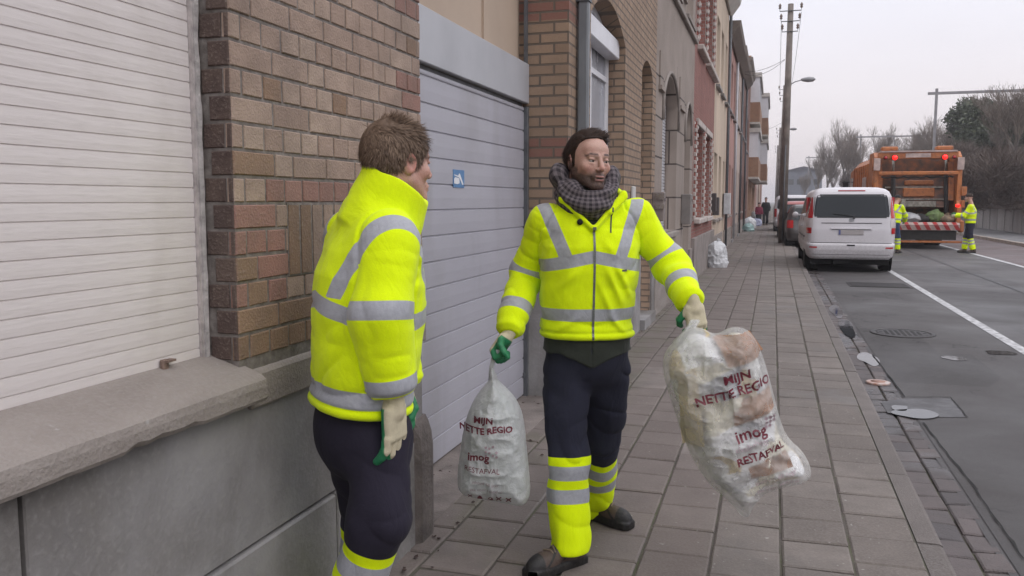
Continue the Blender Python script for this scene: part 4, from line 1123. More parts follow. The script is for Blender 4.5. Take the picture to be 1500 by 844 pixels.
cable('thin lines strung along the tops of the street poles', [((T1.x + s_, T1.y, T1.z - .3 - .3 * k), (T2.x + s_, T2.y, T2.z - .3 - .3 * k), .5) for k, s_ in ((0, .36), (1, -.3))] + [((T2.x + s_, T2.y, T2.z - .3), (T3.x + s_, T3.y, T3.z - .3), .4) for s_ in (.36,)] + [((T1.x + .3, T1.y, T1.z - .2), (T1.x + .9, -10, T1.z + .3), .5)][:0])
cable('black cable sagging from the nearest pole to the terrace cornice', [((T1.x - .15, pb[1], T1.z - 1.9), (FX + .2, 36.5, 6.75), .12), ((T1.x - .15, pb[1], T1.z - 1.92), (FX + .2, 36.8, 6.7), .22)])
cable('black cable sagging from the second pole to the balcony block', [((T2.x - .1, 62, 6.9), (FX + .6, 64, 6.6), .1)])

m_gal = mat('galvanised_steel', (0.27, 0.26, 0.27), .6, .15, 2)
def gantry(x, y, zb, span, lab, s_=1.0):
    g_ = empty('railway_gantry', (x, y, 0), label=lab, cat='gantry', group='gantries over the railway')
    b = MB(); b.box(-.075, .075, -.075, .075, 1.5, zb + .3); b.build('mast', m_gal, g_)
    b = MB(); b.box(-.5, span, -.08, .08, zb - .07, zb + .09); b.build('beam', m_gal, g_)
    for q in (3.5, 7.5, 12):
        if q < span: b = MB(); b.box(q - .05, q + .05, -.05, .05, zb - .9, zb - .06); b.tube([(q, 0, zb - .8), (q + .9, 0, zb - 1.5)], .03, n=5); b.build('wire_bracket', m_gal, g_)
    return g_
g1 = onY(1372, 137, 60); g2 = onY(1261, 201, 105); g3 = onY(1185, 231, 165)
gantry(g1[0], 60, g1[2], 16, 'big steel railway gantry rising above the dark shrubs')
gantry(g2[0], 105, g2[2], 9, 'smaller steel railway gantry above the refuse lorry')
gantry(g3[0], 165, g3[2], 8, 'farthest railway gantry above the parked cars')
cable('railway wires running between the gantries above the trees', [((g1[0] + q, 60, g1[2] - 1.6), (g2[0] + q, 105, g2[2] - 1.6), .5) for q in (3.5, 7.5)] + [((g1[0] + q, 60, g1[2] - .5), (g1[0] + q + 6, 5, g1[2] + .8), .8) for q in (3.5, 7.5)] + [((g2[0] + 3.5, 105, g2[2] - 1.6), (g3[0] + 3.5, 165, g3[2] - 1.5), .5)])

# ================================================================== TREES
m_bark = mat('bark_grey', (0.15, 0.13, 0.115), .9, .2, 3)
m_twig = mat('twig_brown', (0.19, 0.155, 0.13), .9, .2, 3)
def grow(seed, H, spread=.55, depth=7, upright=.3, r0=None, n0=4):
    rnd = random.Random(seed); trunk = MB(); tw = MB(); r0 = r0 or H * .014
    def br(p, d, L, r_, k):
        n = 3; pts = [p]; q = p.copy(); dd = d.copy()
        for i in range(n):
            dd = (dd + Vector((rnd.gauss(0, .13), rnd.gauss(0, .13), rnd.gauss(.04, .08)))).normalized(); q = q + dd * (L / n); pts.append(q.copy())
        tgt = trunk if k < 2 else tw
        rr = [r_ * (1 - .35 * i / n) for i in range(n + 1)]
        tgt.tube(pts, rr, n=(7 if k < 2 else (4 if k < 4 else 3)), cap=False)
        if k >= depth: return
        m_ = n0 if k == 0 else rnd.choice((2, 3, 3))
        if k in (2, 3, 4): m_ += rnd.choice((0, 1, 1))
        for i in range(m_):
            f = rnd.uniform(.45, 1.0) if i else 1.0
            s0 = pts[min(n, int(f * n))]
            ax = Vector((rnd.gauss(0, 1), rnd.gauss(0, 1), rnd.gauss(0, .35))).normalized()
            nd = (dd * 1.0 + ax * spread * rnd.uniform(.6, 1.3) + Vector((0, 0, upright))).normalized()
            br(s0, nd, L * rnd.uniform(.62, .84), max(r_ * rnd.uniform(.48, .62), .007), k + 1)
    br(Vector((0, 0, 0)), Vector((0, 0, 1)), H * .22, r0, 0)
    return trunk, tw
protos = []
def bare_tree(seed, H, loc, lab, **kw):
    r_ = empty('bare_tree', loc, label=lab, cat='tree', group='leafless trees along the railway')
    tr, tw = grow(seed, H, **kw); tr.build('trunk', m_bark, r_, recalc=False); tw.build('crown', m_twig, r_, recalc=False); return r_
def tloc(px, Y, z=2.8): q = onY(px, 290, Y); return (q[0], Y, z)
tA = bare_tree(1, 14.5, tloc(1232, 112, 1.5), 'tall bare tree standing leftmost beside the railway', upright=.45, spread=.5)
tB = bare_tree(2, 12, tloc(1278, 108, 2.6), 'slim bare tree behind the smaller gantry', upright=.4)
tC = bare_tree(3, 10.5, tloc(1345, 84, 2.6), 'spreading bare tree above the refuse lorry roof')
tD = bare_tree(4, 10, tloc(1425, 66, 2.2), 'dense bare tree beside the big gantry mast')
tE = bare_tree(5, 8.5, tloc(1492, 50, 2.6), 'bare tree at the right edge above the dark shrubs')
for src, px, Y, z, s_, rz, lab in ((tA, 1212, 122, .8, .95, 1.2, 'bare tree just left of the leftmost tall one'), (tB, 1250, 118, 2, .9, 2.2, 'small bare tree tucked between the two tallest on the left'), (tC, 1305, 96, 2.4, .85, 3.0, 'low bare tree directly behind the lorry'),
        (tD, 1325, 90, 2.4, .75, .7, 'low twiggy tree to the left of the spreading one'), (tC, 1385, 74, 2.2, .9, 4.1, 'bare tree left of the big gantry mast'), (tE, 1460, 60, 2.4, 1.0, 2.0, 'bare tree between the gantry mast and the right edge'), (tA, 1180, 150, .5, .6, 3, 'small far bare tree over the parked cars'), (tB, 1222, 130, 1, .9, 4.4, 'far bare tree behind the leftmost tall one'), (tD, 1405, 72, 2.2, .8, 5.0, 'twiggy tree right behind the big gantry mast'), (tC, 1365, 88, 2.4, .9, 1.0, 'bare tree farther back above the lorry right side'),
        (tA, 1200, 135, 1.0, .8, 2.5, 'far bare tree over the roof of the silver van'), (tA, 1242, 108, 2, .75, 5.1, 'bare tree just above the left edge of the lorry'), (tB, 1262, 100, 2.2, .8, 3.3, 'bare tree beside the mast of the smaller gantry'), (tD, 1290, 94, 2.3, .8, 1.9, 'bare tree above the lorry, left of its middle'), (tB, 1318, 92, 2.3, .7, .4, 'slim bare tree above the middle of the lorry'), (tD, 1352, 82, 2.3, .8, 2.9, 'twiggy tree between the gantries above the lorry'), (tA, 1398, 76, 2.2, .62, 4.4, 'tall bare tree just right of the lorry'), (tD, 1440, 70, 2.3, .95, 3.6, 'dense bare tree under the beam of the big gantry'), (tC, 1475, 68, 2.3, 1.0, 5.5, 'spreading bare tree under the beam near the right edge'), (tB, 1496, 64, 2.3, .85, 2.4, 'slim bare tree at the right edge behind the gantry beam')):
    pass
    c = copy_tree(src); c.location = tloc(px, Y, z); c.scale = (s_,) * 3; c.rotation_euler.z = rz; c['label'] = lab

# evergreen shrubs and brush on the bank: leaf-sized faces through the volume
def leaf_mat(name, ca, cb):
    t = NT(name); v = t.attr('tone'); c = t.mix(v, ca, cb); t.base(c); t.rough(.65); return t.m
m_ever = leaf_mat('evergreen_leaf', (0.022, 0.032, 0.016), (0.07, 0.085, 0.04)); m_brush = leaf_mat('dry_brush', (0.06, 0.042, 0.035), (0.135, 0.10, 0.08)); m_grass = leaf_mat('bank_grass_leaf', (0.09, 0.10, 0.04), (0.2, 0.21, 0.10))
def foliage(seed, lobes, n, size, squash=1.0, twig=False):
    rng = np.random.default_rng(seed); V = []; tone = []
    for (c, r_) in lobes:
        k = int(n * (r_ ** 2))
        u = rng.normal(size=(k, 3)); u /= np.linalg.norm(u, axis=1)[:, None]
        rad = r_ * (rng.random(k) ** .35) * (1 + .25 * vnoise((u * 3 + seed).astype(np.float32)))
        p = A3(c) + u * rad[:, None] * np.array([1, 1, squash])
        a = rng.normal(size=(k, 3)); a /= np.linalg.norm(a, axis=1)[:, None]; b_ = np.cross(a, rng.normal(size=(k, 3))); b_ /= np.linalg.norm(b_, axis=1)[:, None]
        s_ = size * rng.uniform(.6, 1.4, k)[:, None]
        la, wb = (3.2, .12) if twig else (1.0, .5)
        if twig: a = a * [1, 1, .6] + np.array([0, 0, .7]) + u * .5
        V.append(np.stack([p - a * s_ * la, p + b_ * s_ * wb, p + a * s_ * la, p - b_ * s_ * wb], 1)); tone.append(rng.random(k))
    V = np.concatenate(V); tone = np.concatenate(tone); n_ = len(V)
    me = bpy.data.meshes.new('crown'); me.vertices.add(n_ * 4); me.vertices.foreach_set('co', V.astype(np.float32).ravel())
    me.loops.add(n_ * 4); me.loops.foreach_set('vertex_index', np.arange(n_ * 4, dtype=np.int32)); me.polygons.add(n_); me.polygons.foreach_set('loop_start', (np.arange(n_) * 4).astype(np.int32)); me.update(calc_edges=True)
    at = me.attributes.new('tone', 'FLOAT', 'FACE'); at.data.foreach_set('value', tone.astype(np.float32)); return me
def bush(name, cat, lab, loc, lobes, n, size, m, seed, squash=1.0):
    r_ = empty(name, loc, label=lab, cat=cat)
    b = MB(); rnd = random.Random(seed)
    for (c, q) in lobes: b.tube([(c[0] * .1, c[1] * .1, -.3), (c[0] * .5, c[1] * .5, c[2] * .5), c], [.12, .07, .03], n=5)
    b.build('trunk', m_bark, r_); link('crown', foliage(seed, lobes, n, size, squash, m is m_brush), m, r_); return r_
def lobes(seed, n, sx, sy, sz, r0, r1, z0=0.):
    rnd = random.Random(seed); return [((rnd.uniform(-sx, sx), rnd.uniform(-sy, sy), z0 + rnd.uniform(0, sz)), rnd.uniform(r0, r1)) for _ in range(n)]
q = onY(1478, 290, 66)
bush('evergreen_tree', 'tree', 'dark evergreen mass growing on the bank behind the right worker', (q[0], 66, 2.4), lobes(1, 13, 2.9, 2.6, 4.2, 1.1, 1.9, .8), 1900, .13, m_ever, 1)
q = onY(1512, 290, 62)
bush('evergreen_tree', 'tree', 'dark evergreen cut by the right edge of the view above the wall', (q[0] + .8, 62, 2.4), lobes(2, 10, 2.2, 2.4, 4.6, 1.0, 1.8, .8), 1900, .12, m_ever, 2)
q = onY(1437, 290, 64)
bush('evergreen_tree', 'tree', 'lower dark shrub right of the lorry under the gantry mast', (q[0], 64, 2.2), lobes(3, 9, 1.7, 2.4, 3.0, .8, 1.5, .5), 2000, .12, m_ever, 3)
for i, (px, Y, n_, sx, sz, lab) in enumerate(((1412, 56, 9, 2.2, 2.2, 'brown leafless brush at the foot of the big gantry'), (1480, 38, 8, 1.4, 1.0, 'brown brush just above the wall coping at right'), (1445, 44, 8, 1.8, 1.0, 'brown brush above the wall behind the right worker'), (1340, 88, 9, 4.5, 2.4, 'brown brush on the bank behind the lorry'), (1270, 110, 9, 4.5, 2.5, 'brown brush on the bank left of the lorry'))):
    q = onY(px, 290, Y); Y += 6 if Y < 50 else 0; bush('brush', 'bush', lab, (q[0] + 1.0, Y, 1.7), lobes(20 + i, n_, sx, 2.2, sz, .6, 1.1, .2), 2600, .055 + Y * .0005, m_brush, 20 + i)
rng = np.random.default_rng(4); k = 9000
p = np.stack([rng.uniform(11.3, 13.2, k), rng.uniform(18, 80, k), np.zeros(k)], 1); p[:, 2] = np.interp(p[:, 0], [11.15, 12, 13.5], [.5, 1.55, 2.3])
d = rng.normal(size=(k, 3)) * .3 + [0, 0, 1]; s_ = rng.uniform(.12, .35, k)[:, None]; w_ = rng.normal(size=(k, 3)) * .025
V = np.stack([p - w_, p + w_, p + d * s_ + w_ * .3, p + d * s_ - w_ * .3], 1)
me = bpy.data.meshes.new('bank_grass'); me.vertices.add(k * 4); me.vertices.foreach_set('co', V.astype(np.float32).ravel()); me.loops.add(k * 4); me.loops.foreach_set('vertex_index', np.arange(k * 4, dtype=np.int32)); me.polygons.add(k); me.polygons.foreach_set('loop_start', (np.arange(k) * 4).astype(np.int32)); me.update(calc_edges=True)
at = me.attributes.new('tone', 'FLOAT', 'FACE'); at.data.foreach_set('value', rng.random(k).astype(np.float32))
prop(link('grass', me, m_grass), 'rough grass on the bank above the railway wall', 'grass', kind='stuff')

# ---- the damp air over the street
hb_ = MB(); hb_.box(-905, 905, -305, 1505, -1.2, 24)
t = NT('haze_air'); t.n.remove(t.b); pv = t.n.new('ShaderNodeVolumePrincipled'); pv.inputs['Density'].default_value = HAZE
pv.inputs['Color'].default_value = (0.86, 0.84, 0.88, 1); pv.inputs['Anisotropy'].default_value = 0.2; t.l.new(pv.outputs[0], t.out.inputs['Volume'])
prop(hb_.build('haze', t.m), 'thin winter haze hanging over the street', 'haze', kind='stuff')
# ================================================================== VEHICLES
def paint(name, c, metal=.0, rough=.32, dirt=.3):
    t = NT(name); n1 = t.noise(1.6, 5); n2 = t.noise(30, 4); sep = t.n.new('ShaderNodeSeparateXYZ'); t.l.new(t.coord(), sep.inputs[0])
    splash = t.math('MULTIPLY', t.rng(sep.outputs['Z'], .25, .95, 1, 0), t.rng(n2, .3, .6, .3, 1))     # road film thrown up on the lower panels
    k = t.mix(t.rng(n1, .35, .7, 0, dirt), C4(c), (0.22, 0.19, 0.165)); k = t.mix(t.math('MULTIPLY', splash, .45), k, (0.15, 0.13, 0.115))
    t.base(k); t.rough(t.rng(n2, .3, .7, rough, rough + .18)); t.b.inputs['Metallic'].default_value = metal; t.b.inputs['Coat Weight'].default_value = .25; return t.m
m_tyre = mat('tyre_rubber', (0.02, 0.02, 0.021), .8, .2, 20); m_rim = mat('wheel_silver', (0.42, 0.42, 0.44), .35, .1, 20, metal=.7); m_under = mat('underbody', (0.012, 0.012, 0.012), .9)
m_plast = mat('black_plastic', (0.03, 0.03, 0.032), .5)
t = NT('tinted_glass'); t.base((0.02, 0.024, 0.028)); t.rough(.06); t.b.inputs['Specular IOR Level'].default_value = .3; t.b.inputs['Alpha'].default_value = .93; m_tint = t.m
def lamp_mat(name, c, e=0):
    t = NT(name); t.base(C4(c)); t.rough(.15); t.b.inputs['Coat Weight'].default_value = .5
    if e: t.b.inputs['Emission Color'].default_value = C4(c); t.b.inputs['Emission Strength'].default_value = e
    return t.m
m_tail = lamp_mat('tail_lamp_red', (0.42, 0.008, 0.012)); m_clearl = lamp_mat('clear_lamp', (0.55, 0.5, 0.5)); m_plate = mat('plate_white', (0.40, 0.37, 0.37), .4, .04, 20); m_ptxt = mat('plate_red', (0.42, 0.05, 0.07), .5); m_pblue = mat('plate_blue', (0.12, 0.14, 0.30), .5)
def vehicle(name, label, cat, loc, rz, prof, m_body, rear_glass, lamps, sides, wheels, plate=None, extras=None, n=11, W_=.95, group=None):
    """prof: rows (z, half width, y rear, y front); body is a stack of rounded horizontal slices"""
    zs = np.array([p[0] for p in prof]); hw = np.array([p[1] for p in prof]); yr = np.array([p[2] for p in prof]); yf = np.array([p[3] for p in prof])
    w = lambda z: float(np.interp(z, zs, hw)); r0 = lambda z: float(np.interp(z, zs, yr)); f0 = lambda z: float(np.interp(z, zs, yf))
    root = empty(name, loc, rz, label, cat, 'vehicles parked along the kerb')
    bm = bmesh.new(); lv = []
    zz = sorted(set(list(np.linspace(zs[0], zs[-1], 34)) + list(zs))); K = 72
    for z in zz:
        ring = []; a, c = r0(z), f0(z); yc, l = (a + c) / 2, (c - a) / 2
        for k in range(K):
            th = 2 * math.pi * (k + .5) / K; cx, sy = math.cos(th), math.sin(th); e_ = 2 / n
            ring.append(bm.verts.new((w(z) * math.copysign(abs(cx) ** e_, cx), yc + l * math.copysign(abs(sy) ** e_, sy), z)))
        lv.append(ring)
    for a, c in zip(lv[:-1], lv[1:]):
        for k in range(K): bm.faces.new((a[k], a[(k + 1) % K], c[(k + 1) % K], c[k]))
    bm.faces.new(lv[-1]); bm.faces.new(lv[0][::-1])
    for f in bm.faces: f.smooth = len(f.verts) == 4
    me = bpy.data.meshes.new('body'); bmesh.ops.recalc_face_normals(bm, faces=bm.faces); bm.to_mesh(me); bm.free(); body = link('body', me, m_body, root)
    def rear(x, z, off=.004):
        W0 = w(z); a, c = r0(z), f0(z); yc, l = (a + c) / 2, (c - a) / 2; q = min(.999, abs(x) / W0); return Vector((x, yc - l * (1 - q ** n) ** (1 / n) - off, z))
    def side(s_, y, z, off=.004):
        W0 = w(z); a, c = r0(z), f0(z); yc, l = (a + c) / 2, (c - a) / 2; q = min(.999, abs(y - yc) / l); return Vector((s_ * (W0 * (1 - q ** n) ** (1 / n) + off), y, z))
    def patch(fn, u0, u1, v0, v1, m, nm, parent=root, nu=14, nv=8, thick=.0, trap=0.0, rnd_=0.0):
        bm = bmesh.new(); g_ = []
        for i in range(nu + 1):
            row = []
            for j in range(nv + 1):
                v = j / nv; cu, hu = (u0 + u1) / 2, (u1 - u0) / 2 * (1 - trap * v)
                edge = 1 - rnd_ * (abs(2 * v - 1) ** 6); row.append(bm.verts.new(fn(cu + hu * (2 * i / nu - 1) * edge, v0 + (v1 - v0) * v)))
            g_.append(row)
        for i in range(nu):
            for j in range(nv): f = bm.faces.new((g_[i][j], g_[i + 1][j], g_[i + 1][j + 1], g_[i][j + 1])); f.smooth = True
        me = bpy.data.meshes.new(nm); bm.to_mesh(me); bm.free(); return link(nm, me, m, parent)
    rg = rear_glass
    win = patch(lambda x, z: rear(x, z, .006), -rg[0], rg[0], rg[1], rg[2], m_tint, 'rear_window', trap=rg[3], rnd_=.03)
    patch(lambda x, z: rear(x, z, .003), -rg[0] - .025, rg[0] + .025, rg[1] - .025, rg[2] + .025, m_plast, 'window_seal', win, trap=rg[3])
    b = MB(); b.tube([rear(.05, rg[1] + .02, .03), rear(-.38, rg[1] + .07, .03)], .009, n=5); b.lathe([(.03, 0), (.03, .03)], rear(.05, rg[1] - .02, .03), axis='y', n=10); b.build('wiper', m_plast, win)
    for (x0, x1, z0, z1, m_) in lamps:
        for s_ in (-1, 1): patch(lambda x, z: rear(x, z, .009), min(s_ * x0, s_ * x1), max(s_ * x0, s_ * x1), z0, z1, m_, 'tail_lamp', nu=6, nv=8, rnd_=.06)
    for (y0, y1, z0, z1, tr) in sides:
        for s_ in (-1, 1): patch(lambda y, z: side(s_, y, z, .005), y0, y1, z0, z1, m_tint, 'side_window', trap=tr, rnd_=.02)
    for (x, y, r_, wd) in wheels:
        for s_ in (-1, 1):
            t_ = MB(); t_.lathe([(r_ * .62, -wd / 2), (r_ * .9, -wd / 2), (r_, -wd * .36), (r_, wd * .36), (r_ * .9, wd / 2), (r_ * .62, wd / 2)], (s_ * x, y, r_), axis='x', n=28)
            o = t_.build('wheel', m_tyre, root)
            t_ = MB(); t_.lathe([(r_ * .61, s_ * wd * .30), (r_ * .60, s_ * wd * .44), (r_ * .25, s_ * wd * .36), (.02, s_ * wd * .42)], (s_ * x, y, r_), axis='x', n=20); t_.build('rim', m_rim, o)
            t_ = MB(); t_.lathe([(r_ * 1.2, 0), (r_ * 1.2, .012)], (s_ * (w(r_ * 1.3) - .002) - (.012 if s_ < 0 else 0), y, r_ * 1.04), axis='x', n=28); t_.build('wheel_arch', m_under, root)
    b = MB(); b.box(-W_ * .86, W_ * .86, r0(zs[0]) + .25, f0(zs[0]) - .3, zs[0] - .13, zs[0] + .05); b.box(-.35, -.1, r0(zs[0]) + .05, r0(zs[0]) + .5, zs[0] - .1, zs[0]); b.build('underbody', m_under, root)
    if plate:
        zc, txt = plate; y_ = rear(0, zc, .012).y; b = MB(); b.box(-.26, .26, y_ - .006, y_ + .012, zc - .055, zc + .055, bevel=.006); pl = b.build('number_plate', m_plate, root)
        b = MB(); b.box(-.258, -.215, y_ - .0075, y_ - .006, zc - .052, zc + .052); b.build('plate_band', m_pblue, pl)
        if txt:
            tm = text_mesh(txt, .10); tm.transform(Matrix.Translation((.02, y_ - .009, zc)) @ Matrix.Rotation(R(90), 4, 'X')); link('plate_number', tm, m_ptxt, pl)
    if extras: extras(root, rear, side, patch)
    return root
# ---- white people carrier seen from behind
m_vanp = paint('van_white', (0.62, 0.60, 0.63), .0, .3, .12)
vp = [(.30, .84, .03, 4.66), (.36, .90, .0, 4.74), (.50, .93, -.02, 4.78), (.62, .945, -.01, 4.78), (.66, .935, .05, 4.74), (.95, .95, .07, 4.62), (1.05, .95, .085, 4.4), (1.12, .945, .095, 3.9), (1.22, .93, .11, 3.72), (1.68, .845, .235, 3.12), (1.78, .80, .29, 2.95), (1.84, .72, .36, 2.8), (1.875, .58, .48, 2.6), (1.885, .3, .7, 2.3)]
def van_extra(root, rear, side, patch):
    patch(lambda x, z: rear(x, z, .006), -.62, .62, 1.085, 1.10, m_under, 'tailgate_gap', nv=2)
    b = MB(); b.prism([(rear(0, .98, .0).y, .955), (rear(0, .98, .03).y, .96), (rear(0, 1.0, .03).y, .985), (rear(0, 1.0, .0).y, .99)], -.42, .42, 'x'); b.build('plate_garnish', m_vanp, root)
    patch(lambda x, z: rear(x, z, .006), -.40, .40, .945, .955, m_under, 'garnish_shadow_gap', nv=2)
    patch(lambda x, z: rear(x, z, .006), -.88, .88, .655, .668, m_under, 'bumper_gap', nv=2, nu=30)
    patch(lambda x, z: rear(x, z, .006), -.80, .80, .40, .408, m_under, 'bumper_groove', nv=2, nu=30)
    b = MB(); b.box(-.08, .08, rear(0, .61, .012).y, rear(0, .61, .0).y + .02, .60, .625); b.build('tailgate_handle', m_under, root)
    b = MB(); y_ = rear(0, 1.16, .01).y
    b.lathe([(.055, 0), (.055, .008), (.047, .01), (.047, .004)], (0, y_ + .004, 1.155), axis='y', n=24)
    for a in (90, 210, 330):
        v = Vector((math.cos(R(a)), 0, math.sin(R(a)))); b.tube([Vector((0, y_ - .004, 1.155)), Vector((0, y_ - .004, 1.155)) + v * .05], [.008, .003], n=4)
    b.build('badge', m_rim, root)
    b = MB(); b.box(-.28, .28, rear(0, 1.80, .02).y, rear(0, 1.80, 0).y + .05, 1.79, 1.815); b.build('high_brake_lamp', m_tail, root)
    for s_ in (-1, 1):
        b = MB(); p = side(s_, 3.55, 1.22); b.lathe([(.02, -.03), (.07, -.02), (.08, .03), (.05, .07)], (0, 0, 0), axis='y', n=14, M=Matrix.Translation(p + Vector((s_ * .14, 0, .0))) @ Matrix.Diagonal((1, 1, 1.0, 1))); b.tube([p, p + Vector((s_ * .1, 0, 0))], .02); b.build('wing_mirror', m_vanp, root)
        q0 = [side(s_, y, .78, .012) for y in (.6, 1.5, 2.6, 3.6)]; b = MB(); b.tube(q0, .018, n=5); b.build('side_strip', m_plast, root)
        b = MB(); p = side(s_, 1.75, 1.0, .01); b.box(p.x - .015, p.x + .015, 1.7, 1.9, .98, 1.01); b.build('door_handle', m_vanp, root)
        b = MB()
        for y in (1.35, 2.45): b.tube([side(s_, y, z, .001) for z in (.45, .8, 1.15, 1.7)], .005, n=4)
        b.build('door_gap', m_under, root)
g0, g1 = G(1186, 395, RZ), G(1291, 394, RZ)
vr = (g0 + g1) / 2
print('van rear wheels', g0, g1)
VX = vr[0] + .0; VY = g0[1] - .75
van = vehicle('parked_van', 'white passenger van parked by the kerb, nearest of the parked vehicles', 'van', (VX, VY, RZ), R(.6), vp, m_vanp, (.79, 1.23, 1.70, .07),
    [(.80, .925, 1.20, 1.66, m_tail), (.80, .925, 1.00, 1.19, m_clearl), (.82, .93, .86, .99, m_tail), (.70, .86, .545, .575, m_tail)],
    [(.35, 1.30, 1.22, 1.64, .05), (1.40, 2.40, 1.22, 1.64, .03), (2.5, 3.25, 1.22, 1.62, .25)], [(.80, .95, .325, .22), (.80, 3.95, .325, .22)], plate=(.89, None), extras=van_extra, n=13)
car_p = lambda k=1.0: [(.24, .78, .05, 3.75), (.32, .82, .0, 3.85), (.5, .845, -.02, 3.9), (.62, .85, .0, 3.86), (.85, .845, .10, 3.6), (.92, .83, .13, 3.1), (.98, .81, .16, 2.95), (1.34, .67, .42, 2.25), (1.42, .60, .55, 2.05), (1.455, .48, .75, 1.8), (1.465, .2, 1.0, 1.5)]
def car(name, lab, px, d, m_, scale=1.0):
    q = Q(px, 300, d); r_ = vehicle(name, lab, 'car', (q[0], q[1], RZ), R(.4), car_p(), m_, (.60, .95, 1.34, .10), [(.60, .80, .68, .94, m_tail)], [(.75, 1.45, .97, 1.34, .1), (1.5, 2.35, .97, 1.34, .18)], [(.73, .62, .30, .18), (.73, 3.15, .30, .18)], plate=(.72, None), n=9, W_=.84)
    r_.scale = (scale,) * 3; return r_
car('parked_car', 'dark grey hatchback tucked between the white van and the red car', 1191, 28.2, paint('car_charcoal', (0.035, 0.035, 0.04), .3, .3))
car('parked_car', 'red hatchback parked beyond the dark one, half hidden by the pole', 1176, 34.0, paint('car_red', (0.34, 0.018, 0.014), .1, .3), 1.08)
vehicle('parked_van', 'far white van parked beyond the red hatchback', 'van', (*Q(1163, 300, 42)[:2], RZ), R(.3), vp, m_vanp, (.79, 1.2, 1.70, .07), [(.80, .925, .8, 1.2, m_tail)], [(.35, 1.30, 1.22, 1.64, .05)], [(.80, .95, .325, .22), (.80, 3.95, .325, .22)], n=13)
vehicle('parked_van', 'silver van farthest along the row of parked vehicles', 'van', (*Q(1156, 300, 55)[:2], RZ), R(.2), vp, paint('van_silver', (0.3, 0.31, 0.33), .3), (.79, 1.2, 1.70, .07), [(.80, .925, .8, 1.2, m_tail)], [(.35, 1.30, 1.22, 1.64, .05)], [(.80, .95, .325, .22), (.80, 3.95, .325, .22)], n=13)

# ---- the refuse lorry
t = NT('lorry_orange'); n1 = t.noise(1.1, 6, vec=t.mapping(t.coord(), (1, 1, .5))); n2 = t.noise(9, 5); n3 = t.noise(60, 3)
c = t.mix(t.rng(n1, .35, .7, 0, 1), (0.47, 0.16, 0.045), (0.33, 0.105, 0.035)); c = t.mix(t.rng(n2, .48, .72, 0, .7), c, (0.12, 0.05, 0.028)); c = t.mix(t.rng(n3, .6, .8, 0, .4), c, (0.3, 0.22, 0.17)); t.base(c); t.rough(.5); m_or = t.m
t = NT('lorry_inner'); n2 = t.noise(5, 6); n3 = t.noise(30, 4); c = t.mix(t.rng(n2, .35, .65, 0, 1), (0.24, 0.08, 0.03), (0.06, 0.035, 0.026)); c = t.mix(t.rng(n3, .5, .7, 0, .6), c, (0.05, 0.04, 0.035)); t.base(c); t.rough(.55); m_inn = t.m
m_wear = mat('worn_steel', (0.36, 0.33, 0.29), .45, .35, 8, metal=.4); m_drk = mat('grimy_black', (0.025, 0.022, 0.021), .7, .3, 8); m_pal = mat('pale_pink_paint', (0.52, 0.40, 0.37), .5, .2, 6)
m_lit = lamp_mat('lit_red_lamp', (1.0, 0.012, 0.008), 2.2)
tq = Q(1342, 330, 28.2)
tr = empty('refuse_lorry', (tq[0], tq[1], RZ), R(0.6), 'orange refuse lorry with its rear hopper open and red lamps lit', 'lorry')
def P_(name, m, par=tr, smooth=False, bev=.012):
    pass
HW = 1.27
def B(): return MB()
# tail side plates with shaped edge
side_prof = [(.12, .62), (-.02, .86), (.0, 1.35), (.16, 1.6), (.18, 2.55), (.32, 3.05), (.62, 3.22), (1.7, 3.22), (1.7, .75), (1.0, .62)]
for s_ in (-1, 1):
    b = B(); b.prism(side_prof, s_ * HW - .07, s_ * HW + .07, 'x'); o = bevel_mod(b.build('tail_side', m_or, tr), .02)
    b = B()
    for k, (a, c) in enumerate((((.06, .9), (.10, 1.45)), ((.24, 1.7), (.26, 2.5)), ((.30, 2.6), (.5, 3.0)))): b.tube([(s_ * (HW + .075), a[0] + .12, a[1]), (s_ * (HW + .075), c[0] + .12, c[1])], .03, n=6)
    b.build('side_rib', m_or, o)
    b = B(); b.box(s_ * HW - .10, s_ * HW + .10, .10, .16, 2.6, 3.0); bevel_mod(b.build('corner_plate', m_pal, tr), .01)
b = B(); b.box(HW + .05, HW + .22, .1, .55, 1.75, 2.05, bevel=.02); b.box(HW + .05, HW + .16, .0, .3, 1.35, 1.6, bevel=.02); b.build('hinge_housing', m_or, tr)
b = B(); b.box(HW + .02, HW + .16, -.05, .3, .55, .95, bevel=.04); b.build('step_guard', m_or, tr)
# roof beam with lamps
b = B(); b.box(-HW + .05, HW - .05, .26, .62, 2.98, 3.20); bevel_mod(b.build('roof_beam', m_or, tr), .02)
b = B(); b.box(-HW + .1, HW - .1, .22, .9, 3.201, 3.25); b.build('roof_plate', m_pal, tr)
b = B(); b.box(-.38, .38, .235, .259, 3.02, 3.16); b.build('roof_sign_plate', m_pal, tr)
for x in (-.86, .82): b = B(); b.box(x - .26, x + .26, .35, .75, 3.251, 3.40, bevel=.05, seg=2); b.build('beacon_box', m_or, tr)
for x, r_ in ((-.72, .082), (-1.0, .055), (.80, .082), (1.08, .05)):
    b = B(); b.lathe([(r_ * 1.25, .0), (r_ * 1.25, .05)], (x, .20, 3.02), axis='y', n=18); h_ = b.build('lamp_housing', m_drk, tr)
    b = B(); b.lathe([(r_, -.02), (r_ * .9, -.035), (.01, -.045)], (x, .20, 3.02), axis='y', n=18); b.build('lamp', m_lit if r_ > .06 else m_tail, h_)
b = B(); b.box(1.14, 1.28, -.06, -.02, 1.38, 1.48, bevel=.02); b.build('tail_lamp', m_lit, tr)
b = B(); b.box(-1.30, -1.12, -.06, -.02, 1.36, 1.50, bevel=.02); b.build('tail_lamp', m_lit, tr)
